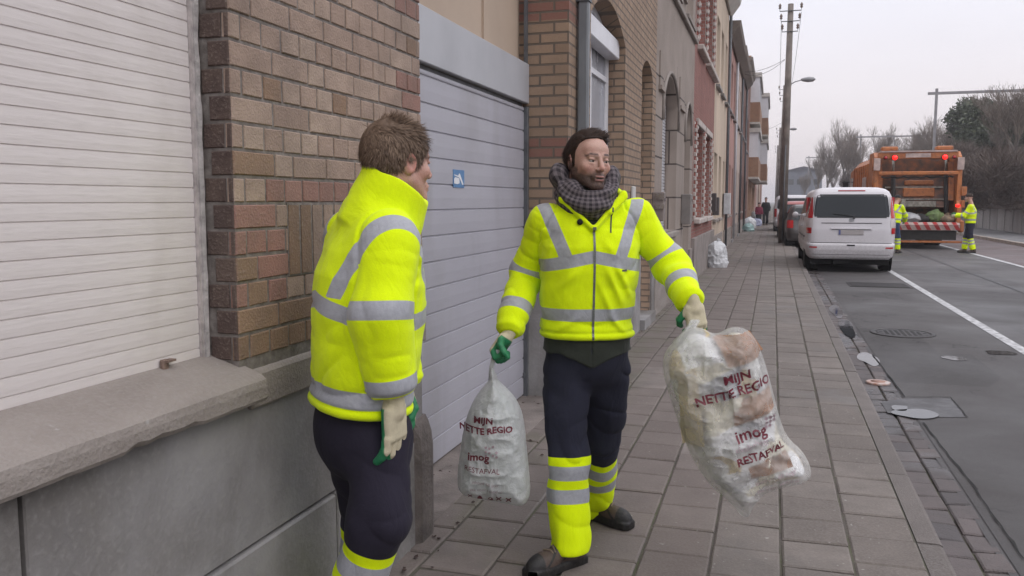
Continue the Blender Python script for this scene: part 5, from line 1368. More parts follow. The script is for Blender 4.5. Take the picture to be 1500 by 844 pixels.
# hopper: curved trough, blades, cross bars, rams
b = B(); tp = [(.02, .86), (.25, .70), (.7, .62), (1.2, .72), (1.55, 1.05), (1.68, 1.6), (1.75, 1.6), (1.65, .9), (1.2, .60), (.7, .52), (.2, .58), (-.02, .78)]
b.prism(tp, -HW + .07, HW - .07, 'x'); b.build('hopper', m_inn, tr)
b = B(); b.box(-HW + .08, HW - .08, 1.55, 1.62, 1.3, 3.19); b.build('inner_bulkhead', m_inn, tr)
b = B(); b.prism([(1.0, 2.35), (1.06, 2.35), (.75, 1.62), (.62, 1.35), (.55, 1.37), (.67, 1.66)], -.62, .98, 'x'); b.build('packing_blade', m_inn, tr)
for z, y, x0, x1, th in ((1.72, .70, -.36, .62, .30), (2.12, .88, -.30, .62, .16),): b = B(); b.box(x0, x1, y - .06, y, z, z + th, bevel=.03); b.build('blade_panel', m_or, tr)
b = B(); b.box(-.30, .66, .50, .58, 1.38, 1.58, bevel=.02); b.build('blade_lip', m_wear, tr)
b = B(); b.box(-.9, .9, .78, .84, 2.02, 2.07); b.box(-.9, .9, .58, .63, 1.62, 1.66); b.build('blade_edge', m_wear, tr)
b = B(); b.box(-HW + .05, HW - .05, .10, .20, 2.44, 2.56, bevel=.02); b.build('guard_bar', m_or, tr)
b = B()
pz_ = [(-1.1 + .1 * k, .3, 2.40 - .05 * abs(math.sin(k * .9))) for k in range(23)]; b.tube(pz_, .03, n=6); b.build('hydraulic_hose', m_drk, tr)
for x in (-.66, .98):
    b = B(); b.tube([(x, .45, 1.2), (x, .85, 2.5)], .075, n=12); ram = b.build('hydraulic_ram', m_drk, tr)
    b = B(); b.tube([(x, .85, 2.5), (x, 1.0, 2.95)], .04, n=10); b.build('ram_rod', m_wear, ram)
b = B(); b.prism([(.5, 1.6), (.6, 2.4), (.95, 2.9), (1.4, 2.9), (1.4, 1.6)], 1.02, 1.18, 'x'); b.build('blade_bracket', m_or, tr)
b = B(); b.prism([(.5, 1.6), (.6, 2.4), (.95, 2.9), (1.4, 2.9), (1.4, 1.6)], -1.18, -1.02, 'x'); b.build('blade_bracket', m_or, tr)
b = B(); b.box(-.46, -.30, .30, .42, .95, 1.65, bevel=.03); b.build('lift_post', m_wear, tr)
# loading edge with red and white stripes
b = B(); b.prism([(-.10, .62), (-.14, .80), (.0, .88), (.05, .86), (.05, .62)], -HW + .02, HW + .02, 'x'); le = b.build('loading_edge', m_pal, tr)
b = B()
for k in range(9):
    x = -HW + .04 + k * .29; b.quad([(x, -.1455, .79), (x + .13, -.1455, .79), (x + .23, -.1105, .63), (x + .10, -.1105, .63)])
    b.quad([(x - .04, -.0, .884), (x + .09, -.0, .884), (x + .13, -.1445, .803), (x, -.1445, .803)])
b.build('warning_stripes', mat('warning_red', (0.42, 0.03, 0.03), .5, .2, 10), le)
b = B(); b.box(-HW + .05, HW - .05, .0, .8, .30, .60); b.box(-HW + .1, HW - .1, .05, .5, .40, .62); b.build('chassis_tail', m_drk, tr)
b = B(); b.box(-1.15, 1.40, -.05, .04, .20, .27, bevel=.01); b.build('rear_bumper_bar', m_or, tr)
# body with ribs, hatch plate
b = B(); b.prism([(-HW, 1.0), (HW, 1.0), (HW, 2.9), (HW - .18, 3.12), (-HW + .18, 3.12), (-HW, 2.9)], 1.72, 7.6, 'y'); body = bevel_mod(b.build('body', m_or, tr), .02)
b = B()
for k in range(9):
    y = 1.85 + k * .68
    for s_ in (-1, 1): b.box(s_ * HW - .045, s_ * HW + .045, y, y + .10, 1.0, 2.92, bevel=.01)
    b.box(-HW + .2, HW - .2, y, y + .10, 3.11, 3.16)
b.build('body_ribs', m_or, body)
b = B(); b.box(-HW - .06, -HW - .047, 2.7, 3.9, 1.6, 2.45, bevel=.004); b.build('side_poster', m_pal, tr)
b = B(); b.box(-.5, .5, .8, 9.0, .55, .95); b.box(-HW + .1, HW - .1, 1.8, 7.5, .85, .999); b.build('chassis', m_drk, tr)
b = B(); b.prism([(7.75, .55), (7.75, 2.75), (8.0, 2.95), (9.4, 2.85), (9.75, 1.7), (9.8, .45)], -HW + .03, HW - .03, 'x'); cabo = bevel_mod(b.build('cab', m_or, tr), .06)
for s_ in (-1, 1):
    b = B(); b.prism([(8.15, 1.75), (8.15, 2.55), (9.25, 2.55), (9.5, 1.75)], s_ * (HW - .024) - .004, s_ * (HW - .024) + .004, 'x'); b.build('side_window', m_tint, cabo)
    b = B(); b.tube([(s_ * HW, 9.2, 2.4), (s_ * (HW + .35), 9.2, 2.4)], .02); b.box(s_ * (HW + .25) - .05, s_ * (HW + .25) + .2 - .02, 9.15, 9.22, 1.85, 2.45, bevel=.02); b.build('mirror', m_drk, cabo)
for (y, dual) in ((2.6, True), (4.0, True), (8.6, False)):
    for s_ in (-1, 1):
        b = B(); wd = .55 if dual else .3; b.lathe([(.30, -wd / 2), (.46, -wd / 2), (.50, -wd * .4), (.50, wd * .4), (.46, wd / 2), (.30, wd / 2)], (s_ * (HW - .05 - wd / 2), y, .50), axis='x', n=28); o = b.build('wheel', m_tyre, tr)
        b = B(); b.lathe([(.29, s_ * wd * .4), (.27, s_ * wd * .46), (.12, s_ * wd * .3), (.02, s_ * wd * .36)], (s_ * (HW - .05 - wd / 2), y, .50), axis='x', n=20); b.build('rim', m_wear, o)
b = B()
for s_ in (-1, 1): b.box(s_ * 1.0 - .22, s_ * 1.0 + .22, 1.75, 1.79, .25, .8)
b.build('mud_flap', m_drk, tr)
TRM = Matrix.Translation((tq[0], tq[1], RZ)) @ Matrix.Rotation(R(0.6), 4, 'Z')
def lump(name, lab, cat, x, y, z, r_, m_, seed):
    c_ = TRM @ Vector((x, y, z)); c_ = np.array(c_)
    def f(p):
        return ell(p, c_, (r_[0], r_[1], r_[2])) - (1 - np.abs(vnoise(p * 6 + seed))) ** 3 * .05 + .04 * vnoise(p * 9 + seed)
    me = sdf_mesh(f, c_ - max(r_) - .15, c_ + max(r_) + .15, .025, name, None, 0); me.transform(Matrix.Translation(-Vector(c_))); o = link(name, me, m_); o.location = c_; prop(o, lab, cat); return o
m_wb = mat('grubby_white_bag', (0.42, 0.42, 0.44), .45, .2, 6); m_lb = mat('light_blue_bag', (0.30, 0.40, 0.50), .45, .2, 6); m_gr = mat('green_waste', (0.17, 0.25, 0.09), .7, .3, 8); m_br = mat('tan_waste', (0.30, 0.22, 0.15), .8, .3, 8)
lump('rubbish_bag', 'grubby white bag lying in the middle of the lorry hopper', 'rubbish bag', -.15, .35, 1.0, (.34, .26, .17), m_wb, 1)
lump('rubbish_bag', 'pale blue bag being loaded at the left of the lorry hopper', 'rubbish bag', -.66, .12, 1.18, (.15, .18, .30), m_lb, 2)
lump('garden_waste', 'heap of green garden waste at the right of the lorry hopper', 'garden waste', .62, .38, 1.06, (.26, .24, .22), m_gr, 3)
lump('rubbish_bag', 'tan sack squashed against the right side of the lorry hopper', 'rubbish bag', .98, .36, .98, (.24, .25, .16), m_br, 4)
lump('rubbish_bag', 'dark bag between the pale bags in the lorry hopper', 'rubbish bag', .25, .42, .96, (.22, .25, .15), m_drk, 5)
# ================================================================== PEOPLE
def U(v): v = np.asarray(v, float); return v / np.linalg.norm(v)
def cam_dir(r_, up, away): return U(RGT * r_ + np.array([0, 0, 1.0]) * up + FH * away)

def cloth_mat(name, base, silver=True, trim=None, fuzz=260, rough=.9, sheen=.1):
    """fabric; 'silver' (signed distance to a reflective band) and 'second' (signed distance to a second colour) come with the mesh"""
    t = NT(name)
    n1 = t.noise(9, 4); n2 = t.noise(fuzz, 3); wv = t.noise(70, 3)
    c = t.mix(t.rng(n1, .3, .7, 0, 1), mul(C4(base), .93), mul(C4(base), 1.03)); c = t.mix(t.rng(n2, .35, .75, 0, .35), c, mul(C4(base), .8))
    if trim is not None:
        s2 = t.rng(t.attr('second'), -.0008, .0008, 1, 0); c = t.mix(s2, c, trim)
    r_ = rough
    if silver:
        s1 = t.rng(t.attr('silver'), -.0008, .0008, 1, 0)
        sc = t.mix(t.rng(wv, .35, .65, 0, 1), (0.325, 0.333, 0.365), (0.37, 0.378, 0.41))
        c = t.mix(s1, c, sc); t.rough(t.rng(s1, 0, 1, rough, .42))
    else: t.rough(rough)
    t.base(c)
    t.b.inputs['Sheen Weight'].default_value = sheen; t.b.inputs['Specular IOR Level'].default_value = .25
    h_ = t.math('ADD', t.math('MULTIPLY', n2, .35), t.math('MULTIPLY', wv, .5))
    wr = t.noise(7, 3, vec=t.mapping(t.coord(), (1, 1, .55)), dist=1.4); wr2 = t.math('ABSOLUTE', t.math('SUBTRACT', wr, .5))
    b0 = t.bump(t.rng(wr2, 0, .12, 0, 1), .0025, .35)
    t.bump(h_, .0016, 1.0, b0)
    return t.m
HIVIS = (0.73, 0.92, 0.0)
m_jacket = cloth_mat('hi_vis_fleece', HIVIS)
m_trous = cloth_mat('work_trouser_cloth', (0.023, 0.024, 0.041), trim=HIVIS, fuzz=400, sheen=.02)
m_trous2 = cloth_mat('purple_navy_cloth', (0.021, 0.018, 0.031), trim=HIVIS, fuzz=400, sheen=.02)
m_coat = cloth_mat('dark_green_cloth', (0.028, 0.032, 0.026), silver=False, fuzz=300)
m_black = cloth_mat('black_cloth', (0.014, 0.014, 0.017), silver=False, fuzz=300)
t = NT('glove_knit'); g_ = t.rng(t.attr('palm'), -.0015, .0015, 1, 0); n1 = t.noise(35, 4); rb = t.noise(380, 2)
c = t.mix(t.rng(n1, .35, .7, 0, .6), (0.58, 0.52, 0.37), (0.43, 0.38, 0.27)); c2 = t.mix(t.rng(n1, .35, .7, 0, .6), (0.02, 0.21, 0.085), (0.01, 0.12, 0.055))
t.base(t.mix(g_, c, c2)); t.rough(t.rng(g_, 0, 1, .9, .5)); t.bump(t.math('ADD', rb, n1), .0015); m_glove = t.m
def skin_mat(name, tone=(0.50, 0.315, 0.255), beard=(0.036, 0.021, 0.017)):
    t = NT(name); n1 = t.noise(28, 5); n2 = t.noise(420, 3)
    c = t.mix(t.rng(n1, .35, .7, 0, .45), tone, (tone[0] * .92, tone[1] * .72, tone[2] * .7))
    c = t.mix(t.attr('blush'), c, (0.50, 0.19, 0.15)); c = t.mix(t.attr('lip'), c, (0.33, 0.15, 0.13))
    bm_ = t.math('MULTIPLY', t.attr('beard'), t.rng(n2, .3, .62, .72, 1)); c = t.mix(bm_, c, beard)
    c = t.mix(t.attr('dark'), c, (0.05, 0.03, 0.025))
    t.base(c); t.rough(.5); t.b.inputs['Subsurface Weight'].default_value = .12; t.b.inputs['Subsurface Radius'].default_value = (.008, .003, .0015)
    n4 = t.noise(150, 4); c2_ = None; t.bump(t.math('ADD', t.math('ADD', t.math('MULTIPLY', n2, .8), n1), t.math('MULTIPLY', n4, 1.2)), .0016); return t.m
m_skin = skin_mat('skin_bearded'); m_skin2 = skin_mat('skin_plain', (0.50, 0.30, 0.24))
def hair_mat(name, a, b_):
    t = NT(name); v = t.attr('tone'); t.base(t.mix(v, a, b_)); t.rough(.6); t.b.inputs['Specular IOR Level'].default_value = .25; return t.m
m_hair_d = hair_mat('hair_dark_brown', (0.016, 0.0095, 0.007), (0.055, 0.031, 0.022)); m_hair_l = hair_mat('hair_light_brown', (0.085, 0.055, 0.038), (0.24, 0.165, 0.115))
t = NT('eye_surface'); v = t.attr('iris'); c = t.mix(t.rng(v, .48, .54, 1, 0), (0.36, 0.31, 0.29), (0.05, 0.04, 0.032)); c = t.mix(t.rng(v, .17, .2, 1, 0), c, (0.005, 0.005, 0.005)); t.base(c); t.rough(.08); m_eye = t.m
t = NT('scarf_check'); gq = t.attr('ring'); gw = t.attr('around'); n1 = t.noise(60, 3)
def stripes(v, f):
    return t.math('GREATER_THAN', t.math('SINE', t.math('MULTIPLY', v, f)), 0.0)
a_ = stripes(gq, 6.2832 * 58); b_ = stripes(gw, 6.2832 * 58)
s_ = t.math('MULTIPLY', t.math('ADD', a_, b_), .5)
c = t.mix(s_, (0.018, 0.016, 0.020), (0.17, 0.145, 0.155)); c = t.mix(t.rng(n1, .3, .7, 0, .5), c, (0.07, 0.055, 0.065)); t.base(c); t.rough(.95); t.bump(n1, .003); m_scarf = t.m
t = NT('shoe_leather'); n1 = t.noise(60, 4); c = t.mix(t.rng(t.attr('sole'), -.001, .001, 1, 0), t.mix(t.rng(t.attr('panel'), -.002, .002, 0, 1), (0.012, 0.011, 0.012), (0.062, 0.040, 0.032)), (0.012, 0.011, 0.011))
c = t.mix(t.rng(n1, .5, .8, 0, .3), c, (0.12, 0.1, 0.09)); t.base(c); t.rough(.6); t.bump(n1, .002); m_shoe = t.m

# ---------------------------------------------------------------- head, in its own frame (x right, y forward, z up)
def head_sdf(q, simple=False):
    f = ell(q, (0, -.018, .032), (.0765, .098, .090))
    f = smin(f, ell(q, (0, .022, -.022), (.064, .068, .088)), .022)
    f = smin(f, ell(q, (0, .055, .045), (.052, .034, .034)), .02)
    for s_ in (-1, 1):
        f = smin(f, cone(q, (s_ * .056, .0, -.050), (s_ * .016, .072, -.098), .019, .017), .022)
        f = smin(f, ell(q, (s_ * .043, .058, -.024), (.022, .022, .020)), .018)
        f = smin(f, cone(q, (s_ * .012, .087, .020), (s_ * .043, .072, .021), .0085, .007), .012)
    f = smin(f, ell(q, (0, .078, -.098), (.022, .018, .018)), .018)
    for s_ in (-1, 1):
        f = smax(f, -ell(q, (s_ * .031, .096, .000), (.0175, .0145, .0115)), .009)
        f = smin(f, ell(q, (s_ * .031, .0768, .0068), (.0155, .0122, .0068)), .003)
        f = smin(f, ell(q, (s_ * .031, .0755, -.0100), (.0150, .0116, .0060)), .004)
    f = smin(f, cone(q, (0, .088, .012), (0, .108, -.026), .0068, .0105), .009)
    f = smin(f, ell(q, (0, .106, -.031), (.0115, .0125, .0095)), .006)
    for s_ in (-1, 1):
        f = smin(f, ell(q, (s_ * .0125, .098, -.034), (.0075, .010, .007)), .005)
        f = smax(f, -ell(q, (s_ * .0065, .105, -.0425), (.0032, .005, .003)), .002)
    f = smin(f, ell(q, (0, .086, -.066), (.028, .014, .020)), .012)
    f = smin(f, ell(q, (0, .0975, -.0625), (.0215, .0065, .0045)), .004)
    f = smin(f, ell(q, (0, .0965, -.0745), (.0185, .0065, .0055)), .004)
    f = smax(f, -ell(q, (0, .1045, -.0685), (.0195, .012, .0022)), .002)
    for s_ in (-1, 1):
        M = frame((s_ * .35, 1, 0), (0, -.18, 1))
        e_ = ell(q, (s_ * .079, -.012, -.006), (.0085, .0195, .032), M)
        e_ = smax(e_, -ell(q, (s_ * .088, -.008, -.003), (.008, .012, .021), M), .004)
        f = smin(f, e_, .007)
    f = smin(f, cone(q, (0, -.028, -.05), (0, -.05, -.17), .056, .062), .03)
    return f
def head_fields(q):
    x, y, z = q.T; ax = np.abs(x)
    sm = lambda a, b_, v: np.clip((v - a) / (b_ - a), 0, 1)
    n_ = vnoise(q * 70)
    up = np.interp(ax, [0, .018, .028, .045, .058, .067, .08], [-.046, -.045, -.051, -.056, -.046, -.022, .0])       # upper limit of the beard
    b_ = sm(-.009, .009, np.where((ax > .055) & (y > .03), np.minimum(up, -.045), up) + n_ * .003 - z) * sm(-.03, -.01, y) * sm(-.165, -.135, z)
    lipf = sm(0, .003, .0045 - np.abs(np.abs(z + .0685) - .005) + .003) * sm(0, .004, .021 - ax) * sm(.085, .092, y)
    mou = sm(0, .002, .0044 - np.abs(z + .0685)) * sm(0, .004, .0195 - ax) * sm(.08, .09, y)
    b_ = b_ * (1 - lipf) * (1 - .35 * sm(.0, .006, .006 - np.abs(z + .088) ) * sm(0, .01, .012 - ax))
    brow = sm(0, .003, .0052 + .001 * n_ - np.abs(z - .0255 - .05 * np.clip(ax - .02, 0, .03) + .9 * np.clip(ax - .043, 0, .02))) * sm(.010, .016, ax) * sm(.056, .050, ax) * sm(.04, .055, y)
    lash = sm(0, .002, .0022 - np.abs(z - .0018)) * sm(0, .004, .017 - np.abs(ax - .031)) * sm(.07, .078, y)
    nost = np.clip(1 - np.linalg.norm(np.stack([ax - .0065, y - .103, z + .041], 1), axis=1) / .005, 0, 1)
    blush = .55 * np.clip(1 - np.linalg.norm(np.stack([ax - .045, (y - .06) * .6, z + .03], 1), axis=1) / .03, 0, 1) + .7 * np.clip(1 - np.linalg.norm(np.stack([x, y - .112, z + .03], 1), axis=1) / .02, 0, 1) + .8 * sm(.078, .088, ax) * sm(.045, .035, np.abs(z))
    return b_, lipf * (1 - mou), np.clip(np.maximum(np.maximum(mou, brow * .95), np.maximum(nost, lash * .7)), 0, 1), np.clip(blush, 0, 1)

HAIRLINE_M = ([-.13, -.07, -.035, -.02, -.002, .004, .011, .016, .026, .040, .056, .085, .12], [-.085, -.075, -.055, -.015, .020, -.018, -.010, .036, .068, .086, .091, .096, .10])
HAIRLINE_W = ([-.13, -.07, -.04, -.03, .0, .012, .030, .040, .06, .075, .1, .12], [-.098, -.092, -.075, -.03, .022, -.022, -.018, .03, .045, .058, .06, .06])
def hair_parts(parent, hc, HM, base, line, m, seed, nstr, length, comb, thick, lift=.5, cowlick=None):
    """cap of hair plus strands growing from it"""
    hx, hy = line
    def cap(p):
        q = (p - A3(hc)) @ A3(HM)
        s_ = vnoise(q * np.array([95, 30, 22], np.float32)) * .0022 + vnoise(q * 38) * .003
        f = ell(q, (0, -.018, .034), (.0765 + thick * .75, .098 + thick * .8, .090 + thick)) + s_
        lim = np.interp(q[:, 1], hx, hy) + vnoise(q * 60) * .006
        return smax(f, (lim - q[:, 2]) * .8, .006)
    lo = A3(hc) - .15; hi = A3(hc) + .16
    me = sdf_mesh(cap, lo, hi, .0045, 'hair', {'tone': lambda P: .25 + .2 * vnoise((P - A3(hc)) @ A3(HM) * np.array([150, 60, 30], np.float32))}, 1)
    rng = np.random.default_rng(seed)
    V, F, T = [], [], []
    d = rng.normal(size=(nstr * 3, 3)); d /= np.linalg.norm(d, axis=1)[:, None]
    root = d * np.array([.0765, .098, .09]) + [0, -.018, .034]
    ok = root[:, 2] > np.interp(root[:, 1], hx, hy) + .001
    root = root[ok][:nstr]; nrm = root - [0, -.018, .034]; nrm /= np.array([.0765, .098, .09]) ** 2; nrm /= np.linalg.norm(nrm, axis=1)[:, None]
    L = length * rng.uniform(.65, 1.15, len(root)) * np.interp(root[:, 2], [-.08, .0, .06, .12], [.35, .6, 1, 1.1])
    cd = comb(root, rng)
    pts = [root + nrm * thick * .45]
    dirn = nrm * lift + cd
    for k in range(4):
        dirn = dirn / np.linalg.norm(dirn, axis=1)[:, None]
        nx = pts[-1] + dirn * (L / 4)[:, None]
        # stay on top of the cap
        c_ = nx - [0, -.018, .034]; e_ = np.linalg.norm(c_ / (np.array([.0765, .098, .09]) + thick * .8), axis=1)
        nx = [0, -.018, .034] + c_ * np.maximum(1, (1.0 + .01 * k) / e_)[:, None]
        pts.append(nx); dirn = dirn * .5 + cd * .6 + rng.normal(size=cd.shape) * .10 + nrm * .05
    pts = np.stack(pts, 1)                                   # n,5,3
    n = len(root); side = np.cross(pts[:, 1] - pts[:, 0], nrm); side /= np.linalg.norm(side, axis=1)[:, None] + 1e-9
    w = np.array([.0011, .0012, .0010, .0007, .0001])
    A = pts - side[:, None] * w[None, :, None]; B_ = pts + side[:, None] * w[None, :, None]
    VV = np.stack([A, B_], 2).reshape(-1, 3); VV = VV @ np.asarray(HM).T + np.asarray(hc)
    idx = np.arange(n)[:, None] * 10
    FF = np.concatenate([np.stack([idx[:, 0] + 2 * k, idx[:, 0] + 2 * k + 1, idx[:, 0] + 2 * k + 3, idx[:, 0] + 2 * k + 2], 1) for k in range(4)])
    tone = np.repeat(rng.random(n), 10)
    # join cap and strands into one hair mesh
    nv = len(me.vertices); cv = np.zeros(nv * 3, np.float32); me.vertices.foreach_get('co', cv)
    ct = np.zeros(nv, np.float32); me.attributes['tone'].data.foreach_get('value', ct)
    pf = np.zeros(len(me.loops), np.int32); me.loops.foreach_get('vertex_index', pf)
    allv = np.concatenate([cv.reshape(-1, 3), VV]) - base; allf = np.concatenate([pf.reshape(-1, 4), FF + nv])
    m2 = bpy.data.meshes.new('hair'); m2.vertices.add(len(allv)); m2.vertices.foreach_set('co', allv.astype(np.float32).ravel())
    m2.loops.add(allf.size); m2.loops.foreach_set('vertex_index', allf.astype(np.int32).ravel()); m2.polygons.add(len(allf)); m2.polygons.foreach_set('loop_start', (np.arange(len(allf)) * 4).astype(np.int32)); m2.update(calc_edges=True)
    m2.polygons.foreach_set('use_smooth', np.ones(len(allf), bool))
    at = m2.attributes.new('tone', 'FLOAT', 'POINT'); at.data.foreach_set('value', np.concatenate([ct, tone]).astype(np.float32))
    return link('hair', m2, m, parent)

# ---------------------------------------------------------------- a hand (gloved or bare)
def hand_sdf_fn(W, d, n, left, curls, spread=.02, thumb=(.35, .35), scale=1.0, cuff=.05):
    d = U(d); n = U(n - d * (n @ d)); s = np.cross(n, d) if left else np.cross(d, n)
    W = np.asarray(W, float); k = scale
    M = np.stack([s, d, n], 1)
    chains = []
    lens = [(.034, .024, .018), (.038, .027, .019), (.035, .025, .018), (.028, .019, .016)]
    for i in range(4):
        off = (.030 - i * .0205)
        base = W + d * (.088 - abs(i - 1.2) * .004) * k + s * off * k
        ang = 0.0; p = base; dirx = d + s * spread * (1.5 - i); pts = [p]
        for j in range(3):
            ang += curls[i][j] if isinstance(curls[i], (list, tuple)) else curls[i]
            v = U(dirx) * math.cos(ang) + n * math.sin(ang); p = p + v * lens[i][j] * k * 1.05; pts.append(p)
        chains.append((pts, (.0126, .0118, .0110, .0098)))
    tb = W + d * .028 * k + s * .034 * k + n * .006 * k
    v1 = U(d * .75 + s * .65 + n * thumb[0]); v2 = U(d * .95 + s * (.2 - thumb[1]) + n * (thumb[0] + thumb[1]))
    t1 = tb + v1 * .040 * k; t2 = t1 + v2 * .032 * k; t3 = t2 + U(v2 + n * .3 - s * thumb[1]) * .022 * k
    chains.append(([tb, t1, t2, t3], (.0155, .0135, .0120, .0100)))
    def fn(p):
        f = rbox(p, W + d * .050 * k, np.array([.041, .046, .0155]) * k, .0145 * k, M)
        f = smin(f, ell(p, W + (d * .035 + s * .022 + n * .008) * k, np.array([.022, .032, .016]) * k, M), .012)
        f = smin(f, cone(p, W - d * cuff, W + d * .02 * k, .025 * k, .028 * k), .012)
        for pts, rr in chains:
            g = None
            for j in range(3):
                c_ = cone(p, pts[j], pts[j + 1], rr[j] * k, rr[j + 1] * k)
                g = c_ if g is None else smin(g, c_, .004)
            f = smin(f, g, .0025)
        f = f + vnoise(p * 90) * .0008
        return f
    def palm(p):
        # negative on the palm side: rubber coating
        q = p - A3(W)
        y_ = q @ A3(d); z_ = q @ A3(n)
        return np.maximum(.002 - z_ - .0 * y_ + .002 * vnoise(p * 60), .012 - y_) 
    allp = np.array([pt for pts, _ in chains for pt in pts] + [W - d * cuff])
    return fn, palm, allp.min(0) - .045, allp.max(0) + .045, chains, s

# ---------------------------------------------------------------- whole figure
m_lace = mat('lace_tan', (0.2, 0.15, 0.11), .8)
def raymarch(fn, o, d, L=.5):
    ts = np.linspace(0, L, 400); P_ = (np.asarray(o)[None] + np.asarray(d)[None] * ts[:, None]).astype(np.float32); f = fn(P_); k = int(np.argmax(f < 0)); return P_[k]
def person(P):
    base = np.asarray(P['base'], float); res = P.get('res', .006); J = {k: np.asarray(v, float) for k, v in P['J'].items()}
    fr = np.asarray(P['front'], float)
    T0, T1 = J['T0'], J['T1']; w = U(T1 - T0); TL = float(np.linalg.norm(T1 - T0)); fr = U(fr - w * (fr @ w)); rt = np.cross(fr, w)
    TM = np.stack([rt, fr, w], 1)
    hc = J['head']; HM = frame(P['hfwd'], P.get('hup', (0, 0, 1)))
    hfull = P.get('face', True)
    def tor(p, wa, A, B, pw=2.3, cap0=None, cap1=None):
        q = (p - A3(T0)) @ A3(TM); ww = q[:, 2]
        a = np.interp(ww, wa, A); b_ = np.interp(ww, wa, B)
        v = q[:, 1]
        k = (np.abs(q[:, 0] / a) ** pw + np.abs(v / b_) ** pw) ** (1 / pw)
        f = (k - 1) * np.minimum(a, b_) * .85
        c0 = wa[0] if cap0 is None else cap0; c1 = wa[-1] if cap1 is None else cap1
        return smax(smax(f, c0 - ww, .015), ww - c1, .02), q
    S = TL / .60
    limb = [(J['shR'], J['elR'], J['wrR']), (J['shL'], J['elL'], J['wrL'])]
    legs = [(J['hipR'], J['knR'], J['anR'], U(P['toeR'])), (J['hipL'], J['knL'], J['anL'], U(P['toeL']))]
    # ---- body: one continuous surface
    bw = np.array([-.16, -.05, .05, .16, .30, .42, .50, .56, .60]) * S
    def body(p):
        f, q = tor(p, bw, np.array([.10, .135, .130, .130, .14, .145, .115, .07, .055]), np.array([.07, .09, .09, .09, .095, .09, .07, .055, .05]))
        for a, b_, c_ in limb:
            g = smin(cone(p, a, b_, .042, .036), cone(p, b_, c_, .036, .022), .01); f = smin(f, g, .03)
            f = smin(f, cone(p, c_, c_ + U(c_ - b_) * .03, .021, .016), .01)
        for a, b_, c_, t_ in legs:
            g = smin(cone(p, a, b_, .066, .048), cone(p, b_, c_, .046, .026), .015)
            g = smin(g, cone(p, c_, c_ + t_ * .10 - np.array([0, 0, .045]), .026, .018), .01); f = smin(f, g, .03)
        h_ = head_sdf((p - A3(hc)) @ A3(HM))
        f = smin(f, cone(p, T1 - w * .02, hc - HM[:, 2] * .07 - HM[:, 1] * .03, .062, .056), .03)
        return smin(f, h_, .012)
    pts = np.array([v for v in J.values()]); lo = pts.min(0) - .16; hi = pts.max(0) + .17
    lo[2] = min(J['anL'][2], J['anR'][2]) - .1
    loc = lambda Pt: (Pt - A3(hc)) @ A3(HM)
    at = {}
    cache = {}
    def fld(i):
        def g(Pt):
            k = len(Pt)
            if cache.get('k') != k:
                q = loc(Pt); fs = head_fields(q); ms = (np.linalg.norm(q, axis=1) < .2).astype(np.float32); cache['k'] = k; cache['f'] = [x * ms for x in fs]
            return cache['f'][i] * (P.get('beard', 1) if i == 0 else 1)
        return g
    me = sdf_mesh(body, lo, hi, P.get('bres', res), 'person', {'beard': fld(0), 'lip': fld(1), 'dark': fld(2), 'blush': fld(3)}, 2)
    me.transform(Matrix.Translation(-Vector(base)))
    root = link('person', me, P.get('skin', m_skin)); root.location = base
    prop(root, P['label'], 'person', P.get('group'))
    def add(name, fn, lo_, hi_, h, m, attrs=None, parent=None, project=2):
        me_ = sdf_mesh(fn, lo_, hi_, h, name, attrs, project); me_.transform(Matrix.Translation(-Vector(base)))
        o = link(name, me_, m, root if parent is None else parent); return o
    # eyes
    if hfull:
        gaze = U(np.asarray(P.get('gaze', HM[:, 1])))
        for s_ in (-1, 1):
            c_ = hc + HM @ np.array([s_ * .031, .0735, -.0008])
            bm = bmesh.new(); bmesh.ops.create_uvsphere(bm, u_segments=24, v_segments=16, radius=.0125)
            me_ = bpy.data.meshes.new('eye'); bm.to_mesh(me_); bm.free()
            co = np.zeros(len(me_.vertices) * 3, np.float32); me_.vertices.foreach_get('co', co); co = co.reshape(-1, 3)
            ang = np.arccos(np.clip((co / .0125) @ A3(gaze), -1, 1)); a_ = me_.attributes.new('iris', 'FLOAT', 'POINT'); a_.data.foreach_set('value', ang.astype(np.float32))
            for f in me_.polygons: f.use_smooth = True
            me_.transform(Matrix.Translation(Vector(c_ - base))); link('eye', me_, m_eye, root)
    if P.get('hair'):
        hp = P['hair']; hair_parts(root, hc, HM, base, hp['line'], hp['mat'], hp.get('seed', 1), hp.get('n', 5000), hp.get('len', .03), hp['comb'], hp.get('thick', .012), hp.get('lift', .5))
    elif P.get('cap'):
        def capf(p):
            q = loc(p); f = ell(q, (0, -.018, .04), (.088, .108, .095)); f = smax(f, (.02 + .25 * (q[:, 1] + .1) * .5 - q[:, 2]), .008); return f
        add('hair' if P['cap'] == 'hair' else 'cap', capf, hc - .16, hc + .17, max(res, .008), P.get('cap_mat', m_black), None if P['cap'] != 'hair' else {'tone': lambda X: vnoise(X * 80) * .5 + .5})
    # ---- trousers
    tm = P.get('trousers', m_trous); lr = P.get('leg_r', (.100, .078, .080)); hemt = P.get('hem', .03)
    def leg_fields(p):
        yel = np.full(len(p), 1.0, np.float32); sil = np.full(len(p), 1.0, np.float32); dm = np.full(len(p), 9.0, np.float32)
        for a, b_, c_, t_ in legs:
            ax = U(b_ - c_); tt = (p - A3(c_)) @ A3(ax); dd = cone(p, b_, c_, .05, .05)
            if not P.get('bands', True): continue
            bo = P.get('bandoff', 0.0); y_ = tt - .365 - bo; s1 = np.minimum(np.abs(tt - .300 - bo) - .029, np.abs(tt - .205 - bo) - .029)
            ms = dd < dm; yel = np.where(ms, y_, yel); sil = np.where(ms, s1, sil); dm = np.minimum(dm, dd)
        return yel, sil
    up_w = P.get('waist', .0)
